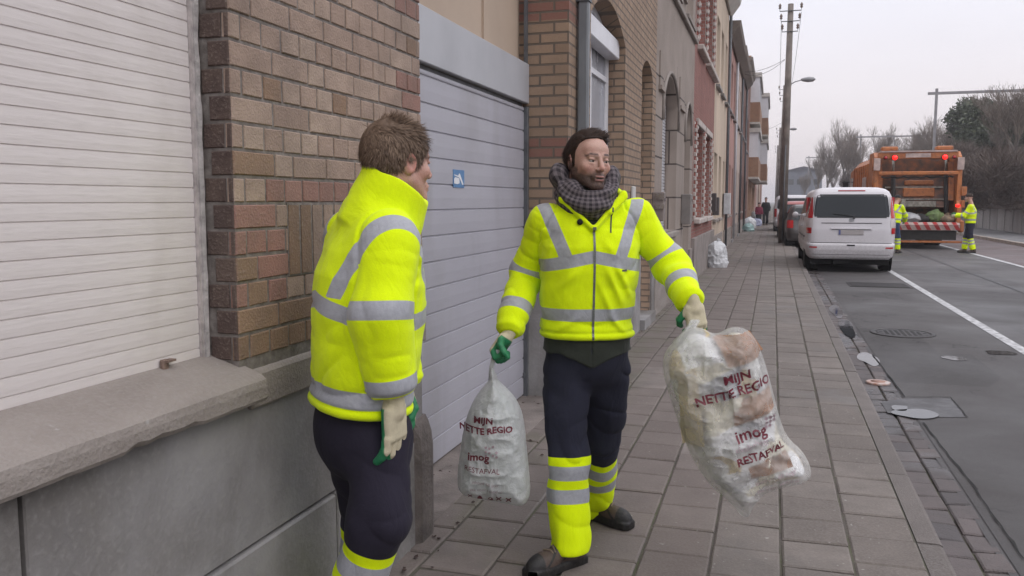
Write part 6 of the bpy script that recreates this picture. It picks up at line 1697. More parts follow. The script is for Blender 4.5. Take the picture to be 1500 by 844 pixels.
    def trous(p):
        q = (p - A3(T0)) @ A3(TM)
        f = ell(p, T0 + w * (-.06), (.172, .132, .17), TM); f = smax(f, q[:, 2] - (.10 + up_w), .01)
        fold = vnoise(p * np.array([16, 16, 7], np.float32)); rd = 1 - np.abs(vnoise(np.stack([p[:, 0] * 6 + p[:, 2] * 5, p[:, 1] * 6 - p[:, 2] * 5, p[:, 2] * 9], 1).astype(np.float32) + 5))
        for a, b_, c_, t_ in legs:
            g = smin(cone(p, a, b_, lr[0], lr[1]), cone(p, b_, c_, lr[1], lr[2]), P.get('kneek', .03))
            kn = np.exp(-(np.linalg.norm(p - A3(b_), axis=1) / .12) ** 2); an = np.exp(-(np.linalg.norm(p - A3(c_), axis=1) / .12) ** 2); hp_ = np.exp(-(np.linalg.norm(p - A3(a), axis=1) / .15) ** 2)
            g = g + (fold * .011 + (rd ** 4) * (.013 * kn + .013 * an + .013 * hp_ + .003) - .005) * P.get('legfold', 1.0)
            ax = U(b_ - c_); tt = (p - A3(c_)) @ A3(ax)
            g = smax(g, hemt - tt, .008)
            f = smin(f, g, .03)
        return f
    zl = J['T0'] + w * .14; pts = np.array([J['hipR'], J['hipL'], J['knR'], J['knL'], J['anR'], J['anL'], T0, zl])
    tr_o = add('trousers', trous, pts.min(0) - .20, pts.max(0) + .20, res, tm, {'second': lambda X: leg_fields(X)[0], 'silver': lambda X: leg_fields(X)[1]})
    # ---- shoes
    for a, b_, c_, t_ in legs:
        gz = P.get('ground', 0.0); up = np.array([0, 0, 1.0])
        pit = P.get('pitchR' if t_ is legs[0][3] else 'pitchL', 0.0)
        tf = U(np.array([t_[0], t_[1], 0])); SM0 = frame(tf, up)
        hb = np.array([c_[0], c_[1], gz]) - tf * .07
        if pit: hb = hb + up * pit * .27
        d_ = U(tf - up * pit); SM = frame(d_, up); 
        def shoe(p, hb=hb, SM=SM, c_=c_):
            q = (p - A3(hb)) @ A3(SM)
            wd = np.interp(q[:, 1], [-.01, .03, .12, .2, .27, .30], [.034, .040, .038, .050, .044, .02])
            so = np.maximum(np.abs(q[:, 0] - np.interp(q[:, 1], [0, .15, .3], [0, .0, .006])) - wd, np.maximum(-.006 - q[:, 1], q[:, 1] - .292))
            so = smax(so, np.abs(q[:, 2] - .018) - .018, .008)
            u_ = ell(q, (.004, .205, .034), (.048, .085, .056)); u_ = smin(u_, ell(q, (0, .06, .045), (.040, .068, .055)), .03)
            u_ = smin(u_, cone(q, (0, .05, .05), (0, .045, .13), .044, .047), .03); u_ = smin(u_, cone(q, (0, .085, .080), (.002, .20, .048), .040, .032), .02)
            u_ = smax(u_, .012 - q[:, 2], .004)
            lc = np.abs(((q[:, 1] - .10) / .022) % 1 - .5); u_ = u_ - np.where((np.abs(q[:, 0]) < .022) & (q[:, 1] > .09) & (q[:, 1] < .19) & (q[:, 2] > .05), .0025 * (lc < .25), 0)
            return smin(so, u_, .004)
        def sole(p, hb=hb, SM=SM): q = (p - A3(hb)) @ A3(SM); return q[:, 2] - .034 + .004 * np.sin(q[:, 1] * 90)
        def panel(p, hb=hb, SM=SM): q = (p - A3(hb)) @ A3(SM); return np.minimum(np.minimum(.225 - q[:, 1], q[:, 2] - .042), np.abs(((q[:, 1] * .8 + q[:, 2]) * 16) % 1 - .5) / 16 - .006)
        shoe_o = add('shoe', shoe, hb - .16 + tf * .1, hb + .20 + tf * .15 + up * .02, max(.0055, min(res, .012)), P.get('shoe', m_shoe), {'sole': sole, 'panel': panel})
        if res < .008:
            b = MB()
            for k in range(4):
                y_ = .105 + .026 * k; pl_ = [raymarch(shoe, hb + SM @ np.array([x_, y_ + .006 * (1 if k % 2 else -1) * x_ / .02, .20]), -SM[:, 2], .2) - base + SM[:, 2] * .003 for x_ in (-.024, -.012, 0, .012, .024)]
                b.tube([tuple(v) for v in pl_], .0032, n=5)
            b.build('lace', m_lace, shoe_o)
    # ---- under-coat hem below the jacket
    if P.get('coat'):
        cw = np.array([-.14, -.06, .05, .2, .35, .45, .53, .60, .66]) * S
        def coat(p):
            f, q = tor(p, cw, np.array([.178, .182, .175, .17, .165, .155, .12, .085, .075]), np.array([.134, .134, .128, .125, .125, .115, .09, .085, .075]))
            lim = -.075 - .035 * np.exp(-(q[:, 0] / .06) ** 2) * (q[:, 1] > 0) + .02 * np.abs(q[:, 0]) / .2
            f = smax(f, (lim - q[:, 2]) * .9, .006); f = f + .004 * vnoise(p * 22)
            return np.where((np.abs(q[:, 0]) < .002) & (q[:, 1] > 0), f + .004, f)
        add('coat', coat, T0 - .32, T1 + .26, res, P['coat'])
    # ---- jacket
    jb = P.get('jbulk', 1.0); hem = P.get('jhem', 0.0)
    jw = np.array([0, .02, .06, .16, .28, .38, .45, .51, .56, .60]) * S; jw[0] = hem
    jA = np.array([.196, .200, .203, .203, .207, .205, .190, .158, .118, .085]) * jb; jB = np.array([.146, .150, .153, .158, .162, .155, .135, .110, .090, .080]) * jb
    ar = P.get('arm_r', (.068, .070, .064))
    cuts = P.get('cuff', (.0, .0))
    def arm_eval(p):
        best = np.full(len(p), 9.0, np.float32); ss = np.zeros(len(p), np.float32); wh = np.zeros(len(p), np.int8)
        for i, (a, b_, c_) in enumerate(limb):
            L1 = np.linalg.norm(b_ - a); L2 = np.linalg.norm(c_ - b_)
            d1 = cone(p, a, b_, ar[0], ar[1]); d2 = cone(p, b_, c_, ar[1], ar[2])
            t1 = (p - A3(a)) @ A3(U(b_ - a)); t2 = L1 + (p - A3(b_)) @ A3(U(c_ - b_))
            wt = np.clip(.5 + (d1 - d2) / .05, 0, 1); s_ = t1 * (1 - wt) + t2 * wt
            g = smin(d1, d2, .03)
            n_ = vnoise(np.stack([s_ * 17 + 9 * i, (p @ A3(rt)) * 7, (p @ A3(fr)) * 7], 1).astype(np.float32)); n3 = vnoise(p * 8.5 + 3.3 * i)
            el = np.exp(-((s_ - L1) / .11) ** 2); cu = np.exp(-((s_ - L1 - L2) / .07) ** 2)
            g = g + (1 - np.abs(n_)) ** 3 * (.003 + .019 * el + .011 * cu) * P.get('armfold', 1.0) - (.009 * el + .004 * cu) * P.get('armfold', 1.0) + .010 * n3 * P.get('armfold', 1.0)
            g = g + .010 * np.exp(-((s_ - (L1 + L2 + .015)) / .010) ** 2)
            g = smax(g, t2 - (L1 + L2 + .02), .010)
            m_ = g < best; best = np.where(m_, g, best); ss = np.where(m_, s_, ss); wh = np.where(m_, i, wh)
        arm_eval.which = wh
        return best, ss
    vo = P.get('vopen', None)
    def jacket_raw(p):
        f, q = tor(p, jw, jA, jB, 2.3, hem)
        ww = q[:, 2]
        fo = vnoise(np.stack([q[:, 0] * 13 + ww * 3, q[:, 1] * 13, ww * 3.5], 1).astype(np.float32)); f2 = vnoise(np.stack([q[:, 0] * 6 - ww * 8 * np.sign(q[:, 0]), q[:, 1] * 5, ww * 8], 1).astype(np.float32) + 7)
        fd = np.clip((ww - hem - .01) / .05, 0, 1); f = f + ((1 - np.abs(f2)) ** 4 * .007 - .013 * vnoise(np.stack([q[:, 0] * 7, q[:, 1] * 7, ww * 2.6], 1).astype(np.float32) + 3) - .003 * fo) * fd + .0008 * vnoise(p * 40)
        hm = np.exp(-((ww - hem - .030) / .006) ** 2); f = f + .004 * hm
        a, s_ = arm_eval(p)
        return f, a, s_, q
    def jacket(p):
        f, a, s_, q = jacket_raw(p)
        seam = np.exp(-((f - a) / .007) ** 2) * .0055
        for (u0, w0, u1, w1, am, wd) in P.get('drags', []):
            du, dw = u1 - u0, w1 - w0; t_ = np.clip(((q[:, 0] - u0) * du + (q[:, 2] - w0) * dw) / (du * du + dw * dw), 0, 1); dd = np.hypot(q[:, 0] - u0 - t_ * du, q[:, 2] - w0 - t_ * dw)
            f = f - am * np.exp(-(dd / wd) ** 2) * np.sin(np.pi * np.clip(t_ * .9 + .05, 0, 1)) * (q[:, 1] > 0)
        f = smin(f, a, .028 + .045 * np.exp(-(np.maximum(s_, 0) / .10) ** 2))
        f = f + seam
        if vo is not None:
            z0, k1, x0 = vo; wd = (q[:, 2] - z0) * k1
            cut = np.minimum(wd - np.abs(q[:, 0] - x0), q[:, 1] - .02)
            f = smax(f, cut * .8, .006)
        for (pa, pb_, r1, r2) in P.get('collar', []): f = smin(f, cone(p, pa, pb_, r1, r2), .014)
        if P.get('collar_fn'): f = smin(f, P['collar_fn'](p, q), .02)
        if P.get('neckhole'):
            c_, r_ = P['neckhole']; f = smax(f, -cone(p, c_, c_ + w * .15, r_, r_ * 1.05), .006)
        return f
    bd = P.get('sleeve_bands', (.22, .38))
    def silver(p):
        f, a, s_, q = jacket_raw(p); ww = q[:, 2]; u = np.abs(q[:, 0])
        chest = np.abs(ww - (P.get('chest', .34) - P.get('vee', .20) * np.minimum(u, .22))) - .025
        low = np.abs(ww - P.get('low', .105)) - .025
        slope = .38; bx = P.get('brace', .118) + (ww - .36) * slope
        br_ = np.maximum(np.abs(u - bx) * .93 - .0245, .34 - ww)
        tb = np.minimum(np.minimum(chest, low), br_)
        b0_ = np.where(arm_eval.which == 0, bd[0], P.get('sleeve_bands_L', bd)[0]); b1_ = np.where(arm_eval.which == 0, bd[1], P.get('sleeve_bands_L', bd)[1])
        sb = np.minimum(np.abs(s_ - b0_) - .025, np.abs(s_ - b1_) - .025)
        isarm = a < f - .002
        out = np.where(isarm & (s_ > .09), sb, np.where(isarm & (u > .17), br_, tb))
        if P.get('collar_plain', True): out = np.where(ww > P.get('brace_top', .575) * S, .01, out)
        return out
    pts = np.array([T0, T1, J['shR'], J['shL'], J['elR'], J['elL'], J['wrR'], J['wrL']])
    jk = None
    if P.get('jacket'):
        jk = add('jacket', jacket, pts.min(0) - .24, pts.max(0) + .25, res, P['jacket'], {'silver': silver})
    # ---- scarf
    if P.get('scarf'):
        sc = P['scarf']; SC_ = np.asarray(sc['c'], float); SM = sc['M']
        def ringcoords(p):
            q = (p - A3(SC_)) @ A3(SM); a = np.arctan2(q[:, 1] / sc['ry'], q[:, 0] / sc['rx'])
            cx, cy = sc['rx'] * np.cos(a), sc['ry'] * np.sin(a)
            rad = np.hypot(q[:, 0] - cx, q[:, 1] - cy) * np.sign(np.hypot(q[:, 0], q[:, 1]) - np.hypot(cx, cy)); return q, a, rad
        def scf(p):
            q, a, rad = ringcoords(p)
            mr = sc['r'] * (1 + .12 * np.sin(a)); hz = q[:, 2] / 1.25
            f = np.hypot(rad, hz) - mr
            ph = np.arctan2(hz, rad)
            f = f + .0065 * np.sin(ph * 5 + a * 2.2 + 2 * vnoise(p * 9)) + .005 * vnoise(p * np.array([30, 30, 30], np.float32))
            for (c_, r_) in sc.get('lumps', []): f = smin(f, ell(p, c_, r_) + .004 * vnoise(p * 35), .02)
            return f
        def ringat(p): q, a, rad = ringcoords(p); return a * .1
        def around(p): q, a, rad = ringcoords(p); return np.arctan2(q[:, 2], rad) * .055
        add('scarf', scf, SC_ - .25, SC_ + .25, min(res, .006), m_scarf, {'ring': ringat, 'around': around})
    # ---- gloves / hands
    for side in ('R', 'L'):
        hd = P.get('hand' + side)
        if not hd: continue
        fn, palm, lo_, hi_, ch, s_ = hand_sdf_fn(J['wr' + side] + U(J['wr' + side] - J['el' + side]) * hd.get('off', .02), np.asarray(hd['d'], float), np.asarray(hd['n'], float), side == 'L', hd['curls'], hd.get('spread', .02), hd.get('thumb', (.35, .35)), hd.get('scale', 1.0), hd.get('cuff', .03))
        add('glove', fn, lo_, hi_, P.get('hres', .0035), hd.get('mat', m_glove), {'palm': palm})
    return root, jk, dict(TM=TM, T0=T0, T1=T1, HM=HM, base=base, jacket=jacket)

RT, FA, UPW = RGT, FH, np.array([0, 0, 1.0])
# ---------------------------------------------------------------- the bearded man with the two bags
mJ = dict(T0=Q(860, 492, 3.50), T1=Q(862, 283, 3.50), head=Q(862, 237, 3.47),
          shR=Q(798, 322, 3.50), elR=Q(768, 405, 3.58), wrR=Q(746, 484, 3.40),
          shL=Q(931, 316, 3.50), elL=Q(981, 388, 3.50), wrL=Q(1013, 440, 3.28),
          hipR=Q(829, 545, 3.50), knR=Q(832, 672, 3.42), anR=Q(834, 797, 3.37),
          hipL=Q(888, 545, 3.54), knL=Q(884, 648, 3.66), anL=Q(868, 738, 3.90))
mfront = cam_dir(.06, 0, -1)
hf = cam_dir(.43, -.02, -.90); hup = cam_dir(.05, 1, .02)
z0v = .452
T0_ = mJ['T0']; W_ = U(mJ['T1'] - mJ['T0'])
def mt(u, v, w):       # point in the man's torso frame
    fr_ = U(mfront - W_ * (mfront @ W_)); r_ = np.cross(fr_, W_); return T0_ + r_ * u + fr_ * v + W_ * w
def comb_man(root, rng):
    n = len(root); d = np.zeros((n, 3)); top = np.clip((root[:, 2] - .05) / .05, 0, 1)
    d[:, 1] = -.55 * (1 - top) - .25 * top + rng.normal(0, .13, n); d[:, 0] = -.75 * top + np.sign(root[:, 0]) * .12 * (1 - top) + rng.normal(0, .13, n); d[:, 2] = -.85 * (1 - top) + .05 * top + rng.normal(0, .10, n)
    fr = (root[:, 1] > .04) & (top > .3); d[fr, 2] += .45; d[fr, 0] -= .35; d[fr, 1] += .15
    return d / np.linalg.norm(d, axis=1)[:, None]
bag_neck_R = None
man, mjk, mi = person(dict(
    base=(mJ['T0'][0], mJ['T0'][1], 0), label='bearded man in yellow hi-vis jacket and checked scarf carrying two rubbish bags', J=mJ, front=mfront, hfwd=hf, hup=hup, gaze=cam_dir(.60, .02, -.76),
    toeR=cam_dir(-.80, 0, -.60), toeL=cam_dir(.75, 0, -.62), res=.0058, bres=.0042, skin=m_skin,
    hair=dict(line=HAIRLINE_M, mat=m_hair_d, n=9000, len=.036, comb=comb_man, thick=.007, seed=3, lift=.40),
    trousers=m_trous, coat=m_coat, jacket=m_jacket, vopen=(z0v, .88, .0), sleeve_bands=(.238, .445), sleeve_bands_L=(.205, .405), drags=[(-.05, .30, -.13, .13, .010, .014), (-.09, .31, -.165, .17, .010, .013), (-.02, .24, -.10, .06, .008, .014), (-.06, .11, -.15, .02, .008, .012), (.06, .29, .15, .20, .007, .016), (.05, .10, .16, .03, .006, .014), (.03, .42, .10, .33, .006, .02), (-.04, .41, -.10, .33, .005, .016)], leg_r=(.096, .076, .082), hem=-.035,
    collar=[(mt(.006, .142, .455), mt(.118, .080, .568), .009, .012), (mt(-.008, .142, .455), mt(-.130, .085, .590), .009, .012), (mt(-.07, .128, .515), mt(-.135, .090, .575), .008, .010), (mt(.118, .075, .565), mt(.11, .0, .60), .012, .02), (mt(-.128, .08, .585), mt(-.11, .0, .60), .012, .02)],
    scarf=dict(c=mt(.006, .020, .596), M=frame(U(mfront * 1 - W_ * .62), W_), rx=.090, ry=.094, r=.042, lumps=[(mt(.02, .118, .540), (.06, .035, .036)), (mt(.120, -.01, .665), (.042, .06, .050)), (mt(-.098, -.01, .655), (.034, .06, .052)), (mt(.075, .055, .600), (.05, .05, .05))]),
    handR=dict(d=cam_dir(-.55, -.80, -.12), n=cam_dir(.62, -.45, -.62), curls=[(1.05, 1.45, 1.0), (1.1, 1.5, 1.0), (1.15, 1.5, 1.0), (1.2, 1.45, 1.0)], thumb=(1.0, .75), off=.025, spread=.05),
    handL=dict(d=cam_dir(.16, -.95, -.10), n=cam_dir(-.25, -.12, .95), curls=[(.30, 1.25, .9), (.38, 1.35, .95), (.46, 1.35, 1.0), (.55, 1.3, .95)], thumb=(.6, .6), off=.02, spread=.10)))
# zip, pocket zip, label and lapel microphone follow the jacket surface
b = MB(); P_ = []
for k in range(34):
    w_ = .004 + (z0v - .004) * k / 33; s_ = raymarch(mi['jacket'], mt(-.003, .40, w_), -(mt(0, 1, 0) - mt(0, 0, 0)), .4); P_.append(s_)
bs = np.array(mi['base']); fr_ = mt(0, 1, 0) - mt(0, 0, 0); ru_ = mt(1, 0, 0) - mt(0, 0, 0)
for half, wd, dp in ((0, .0045, .0035),):
    for a, c_ in zip(P_[:-1], P_[1:]):
        q = [a - ru_ * wd, a + ru_ * wd, c_ + ru_ * wd, c_ - ru_ * wd]; b.quad([tuple(x + fr_ * dp - bs) for x in q]); 
    P0 = P_[-1]; b.box(*[v for ab in zip(P0 - bs - .006 + fr_ * .006, P0 - bs + .006 + fr_ * .006) for v in ab])
b.build('zip', mat('zip_metal', (0.19, 0.2, 0.2), .4, .3, 300, metal=.3), mjk)
b = MB()
def surf(u, w_): return raymarch(mi['jacket'], mt(u, .40, w_), -fr_, .42) - bs + fr_ * .003
pz = [surf(-.080 + .010 * k / 6, .535 - .10 * k / 6) for k in range(7)]
for a, c_ in zip(pz[:-1], pz[1:]): b.quad([tuple(a - ru_ * .003), tuple(a + ru_ * .003), tuple(c_ + ru_ * .003), tuple(c_ - ru_ * .003)])
b.build('pocket_zip', mat('pocket_zip_black', (0.04, 0.045, 0.03), .6), mjk)
b = MB(); pz = [surf(-.115 - .022 * k / 3, .285) for k in range(4)]
for a, c_ in zip(pz[:-1], pz[1:]): b.quad([tuple(a - W_ * .004), tuple(c_ - W_ * .004), tuple(c_ + W_ * .004), tuple(a + W_ * .004)])
b.build('sewn_tag', mat('tag_dark', (0.1, 0.1, 0.1), .7), mjk)
s_ = surf(.052, .478)
b = MB(); b.lathe([(.0, -.002), (.011, .0), (.0125, .008), (.009, .015), (.0, .017)], (0, 0, 0), n=16, M=Matrix.Translation(Vector(s_)) @ Vector((0, 0, 1)).rotation_difference(Vector(fr_)).to_matrix().to_4x4())
b.build('microphone', mat('mic_foam', (0.01, 0.01, 0.01), .9), mjk)

# ---------------------------------------------------------------- the fair-haired worker seen from behind
wJ = dict(T0=Q(527, 594, 2.52), T1=Q(547, 292, 2.52), head=Q(584, 239, 2.545),
          shR=Q(571, 352, 2.41), elR=Q(558, 462, 2.34), wrR=Q(573, 566, 2.36),
          shL=Q(512, 345, 2.66), elL=Q(566, 450, 2.72), wrL=Q(588, 556, 2.72),
          hipR=Q(553, 640, 2.46), knR=Q(558, 756, 2.38), anR=Q(486, 962, 2.46),
          hipL=Q(518, 640, 2.58), knL=Q(545, 752, 2.66), anL=Q(508, 935, 2.72))
wfront = cam_dir(.88, 0, .47); WW_ = U(wJ['T1'] - wJ['T0'])
def wt(u, v, w):
    f_ = U(wfront - WW_ * (wfront @ WW_)); r_ = np.cross(f_, WW_); return wJ['T0'] + r_ * u + f_ * v + WW_ * w
def comb_w(root, rng):
    n = len(root); top = np.clip((root[:, 2] - .03) / .07, 0, 1); d = np.zeros((n, 3))
    d[:, 1] = .55 * top - .05 + rng.normal(0, .16, n); d[:, 0] = np.sign(root[:, 0]) * .25 * top + rng.normal(0, .2, n); d[:, 2] = -1.0 + .95 * top + rng.normal(0, .1, n)
    cw = (root[:, 1] < -.02) & (root[:, 1] > -.06) & (root[:, 2] > .10); d[cw, 2] += .35
    return d / np.linalg.norm(d, axis=1)[:, None]
nb_ = wt(.0, .035, .61)
def wcollar(p, q):
    """stand-up collar: a leaning ring around the neck, open inside"""
    c0 = A3(wt(.008, .022, .545)); c1 = A3(wt(.016, .066, .690)); ax = U(c1 - c0); t_ = (p - c0) @ A3(ax); L = float(np.linalg.norm(c1 - c0))
    r_ = p - c0 - t_[:, None] * A3(ax)
    u_ = r_ @ A3(ru2) / .084; v_ = r_ @ A3(fr2) / .092
    rad = (np.hypot(u_, v_) - np.interp(t_, [0, L], [1.18, 1.00])) * .086
    top = L * (.92 - .12 * np.clip(v_, -1, 1)) + .006 * np.sin(u_ * 7)
    f = np.abs(rad) - .011; f = smax(f, t_ - top, .008); f = smax(f, -t_ - .02, .01)
    return f + .003 * vnoise(p * 26)
fr2 = wt(0, 1, 0) - wt(0, 0, 0); ru2 = wt(1, 0, 0) - wt(0, 0, 0)
wk, wjk, wi = person(dict(
    base=(wJ['T0'][0], wJ['T0'][1], 0), label='fair-haired worker in yellow hi-vis fleece with his back to the camera', J=wJ, front=wfront, hfwd=cam_dir(.76, -.05, .65), hup=cam_dir(.04, 1, .04),
    toeR=cam_dir(.9, 0, .3), toeL=cam_dir(.9, 0, .4), pitchR=.3, res=.0052, bres=.0045, skin=m_skin2, beard=.0, face=False,
    hair=dict(line=HAIRLINE_W, mat=m_hair_l, n=9500, len=.034, comb=comb_w, thick=.009, seed=9, lift=.25),
    trousers=m_trous2, jacket=m_jacket, leg_r=(.104, .078, .080), legfold=.6, armfold=.40, collar_plain=True, bandoff=.055, kneek=.07, jbulk=1.0, arm_r=(.076, .086, .076), sleeve_bands=(.205, .415), chest=.325, low=.058, brace=.105, collar_fn=wcollar, neckhole=(wt(.014, .058, .675), .060), brace_top=.60,
    handR=dict(d=cam_dir(.02, -1, .02), n=cam_dir(-.80, -.02, .35), curls=[(.12, .28, .2), (.15, .3, .2), (.18, .32, .2), (.22, .35, .25)], thumb=(.5, .35), off=.045, scale=1.22),
    handL=dict(d=cam_dir(.05, -1, .05), n=cam_dir(-.5, 0, -.8), curls=[(.3, .5, .4)] * 4, thumb=(.4, .3), off=.03)))

# ---------------------------------------------------------------- standing figures further off
def stand(base, face, H=1.78, lean=0.0, arms=None, step=.12, res=.012, **kw):
    """joints of a standing or striding figure; face = unit facing vector"""
    b0 = np.asarray(base, float); f = U(np.asarray(face, float)); up = UPW; r_ = np.cross(f, up); k = H / 1.78
    def L(x, y, z): return b0 + (r_ * x + f * y + up * z) * k
    ln = lean
    J = dict(T0=L(0, 0, .90), T1=L(0, .55 * ln, 1.47), head=L(0, .08 + .75 * ln, 1.655 - .25 * abs(ln)), shR=L(.175, .5 * ln, 1.40), shL=L(-.175, .5 * ln, 1.40),
             elR=L(.22, .02 + .5 * ln, 1.14), elL=L(-.22, .02 + .5 * ln, 1.14), wrR=L(.23, .14 + .5 * ln, .93), wrL=L(-.23, .14 + .5 * ln, .93),
             hipR=L(.09, 0, .86), hipL=L(-.09, 0, .86), knR=L(.095, step * .5 + .03, .49), knL=L(-.095, -step * .4 + .03, .49), anR=L(.1, step, .09), anL=L(-.1, -step, .09))
    if arms:
        for n_, v in arms.items(): J[n_] = L(*v)
    P = dict(base=b0, J=J, front=f, hfwd=U(f - up * (.25 if ln else .1)), toeR=f, toeL=f, res=res, bres=res, face=False, beard=0, skin=m_skin2, jacket=m_jacket, trousers=m_trous, hres=.007, ground=b0[2], **kw)
    for s_ in 'RL':
        if P.get('glv', True): P['hand' + s_] = dict(d=U(J['wr' + s_] - J['el' + s_]), n=U(r_ * (-1 if s_ == 'R' else 1)), curls=[(.4, .5, .4)] * 4, off=.02, mat=P.get('handmat', m_glove))
    return person(P)
m_jean = cloth_mat('blue_denim', (0.035, 0.06, 0.13), trim=HIVIS, fuzz=200)
g = G(1419, 371, RZ)
stand((g[0], g[1], RZ), cam_dir(-.85, 0, .5), 1.8, .0, arms=dict(wrR=(.12, .38, 1.15), elR=(.22, .16, 1.12), wrL=(-.14, .38, 1.12), elL=(-.22, .16, 1.12)), label='refuse worker in yellow jacket standing on the red lane right of the lorry', cap='hair', cap_mat=m_hair_d)
g = G(1307, 371, RZ)
def stand_l():
    r = stand((g[0], g[1], RZ), cam_dir(.75, 0, .66), 1.8, .16, arms=dict(wrR=(.14, .42, .98), elR=(.22, .25, 1.12)), label='refuse worker in yellow jacket and blue trousers leaning into the lorry hopper', cap='cap', cap_mat=m_black)
    for o in KIDS(r[0]):
        if o.name.startswith('trousers'): o.data.materials[0] = m_jean
stand_l()
m_ycoat = cloth_mat('dark_coat_cloth', (0.02, 0.02, 0.024), silver=False); m_crim = cloth_mat('crimson_coat_cloth', (0.16, 0.02, 0.045), silver=False)
for (px, py, H_, mj, lab, fc) in ((1121, 330, 1.75, m_ycoat, 'pedestrian in a dark coat far down the pavement', (0, -1, 0)), (1111, 331, 1.4, m_crim, 'small pedestrian in a crimson coat beside the dark-coated one', (.3, -1, 0))):
    g = G(px, py)
    r = stand((g[0], g[1], 0), fc, H_, 0, res=.02, label=lab, bands=False, cap='hair', cap_mat=m_hair_d, glv=False)
    for o in KIDS(r[0]):
        if o.name.startswith('jacket'): o.data.materials[0] = mj
        if o.name.startswith('trousers'): o.data.materials[0] = m_black
# ================================================================== RUBBISH BAGS
def film_mat(name, col, opacity, tint=.1):
    t = NT(name); n1 = t.noise(10, 5, dist=1.2); n2 = t.noise(36, 4, dist=1.5)
    t.base(t.mix(t.rng(n1, .35, .65, 0, 1), col, mul(C4(col), .84))); t.rough(.34); t.b.inputs['Specular IOR Level'].default_value = .6
    t.bump(t.math('ADD', n1, t.math('MULTIPLY', n2, .6)), .012)
    tr = t.n.new('ShaderNodeBsdfTransparent'); tl = t.n.new('ShaderNodeBsdfTranslucent'); tl.inputs['Color'].default_value = C4(col)
    m1 = t.n.new('ShaderNodeMixShader'); m1.inputs[0].default_value = .30; t.l.new(t.b.outputs[0], m1.inputs[1]); t.l.new(tl.outputs[0], m1.inputs[2])
    m2 = t.n.new('ShaderNodeMixShader'); t.l.new(t.rng(n1, .4, .66, max(0, opacity - .12), min(1, opacity + .12)), m2.inputs[0]); t.l.new(tr.outputs[0], m2.inputs[1]); t.l.new(m1.outputs[0], m2.inputs[2])
    t.l.new(m2.outputs[0], t.out.inputs['Surface']); return t.m
m_film_w = film_mat('white_film', (0.78, 0.79, 0.80), .74); m_film_c = film_mat('clear_film', (0.78, 0.78, 0.77), .40)
m_film_o = mat('opaque_film', (0.62, 0.63, 0.65), .4, .12, 8, bump=.012, bscale=14)
m_ink = mat('print_maroon', (0.155, 0.018, 0.035), .5, .1, 40); m_ink2 = mat('print_grey', (0.36, 0.27, 0.30), .5, .1, 40)
def dpoly(q, poly):
    P_ = np.asarray(poly, np.float32); d = np.full(len(q), 9.0, np.float32); inside = np.zeros(len(q), bool); n = len(P_)
    for i in range(n):
        a, b_ = P_[i], P_[(i + 1) % n]; e_ = b_ - a; w_ = q - a; t_ = np.clip((w_ @ e_) / (e_ @ e_), 0, 1); d = np.minimum(d, np.linalg.norm(w_ - t_[:, None] * e_, axis=1))
        c_ = ((a[1] <= q[:, 1]) & (b_[1] > q[:, 1])) | ((b_[1] <= q[:, 1]) & (a[1] > q[:, 1]))
        with np.errstate(divide='ignore', invalid='ignore'): xi = a[0] + (q[:, 1] - a[1]) / (b_[1] - a[1]) * e_[0]
        inside ^= c_ & (q[:, 0] < xi)
    return np.where(inside, -d, d)
def smooth_poly(P_, n=4):
    P_ = np.asarray(P_, float)
    for _ in range(n // 2):
        Q_ = []
        for i in range(len(P_)):
            a, b_ = P_[i], P_[(i + 1) % len(P_)]; Q_ += [a * .75 + b_ * .25, a * .25 + b_ * .75]
        P_ = np.array(Q_)
    return P_
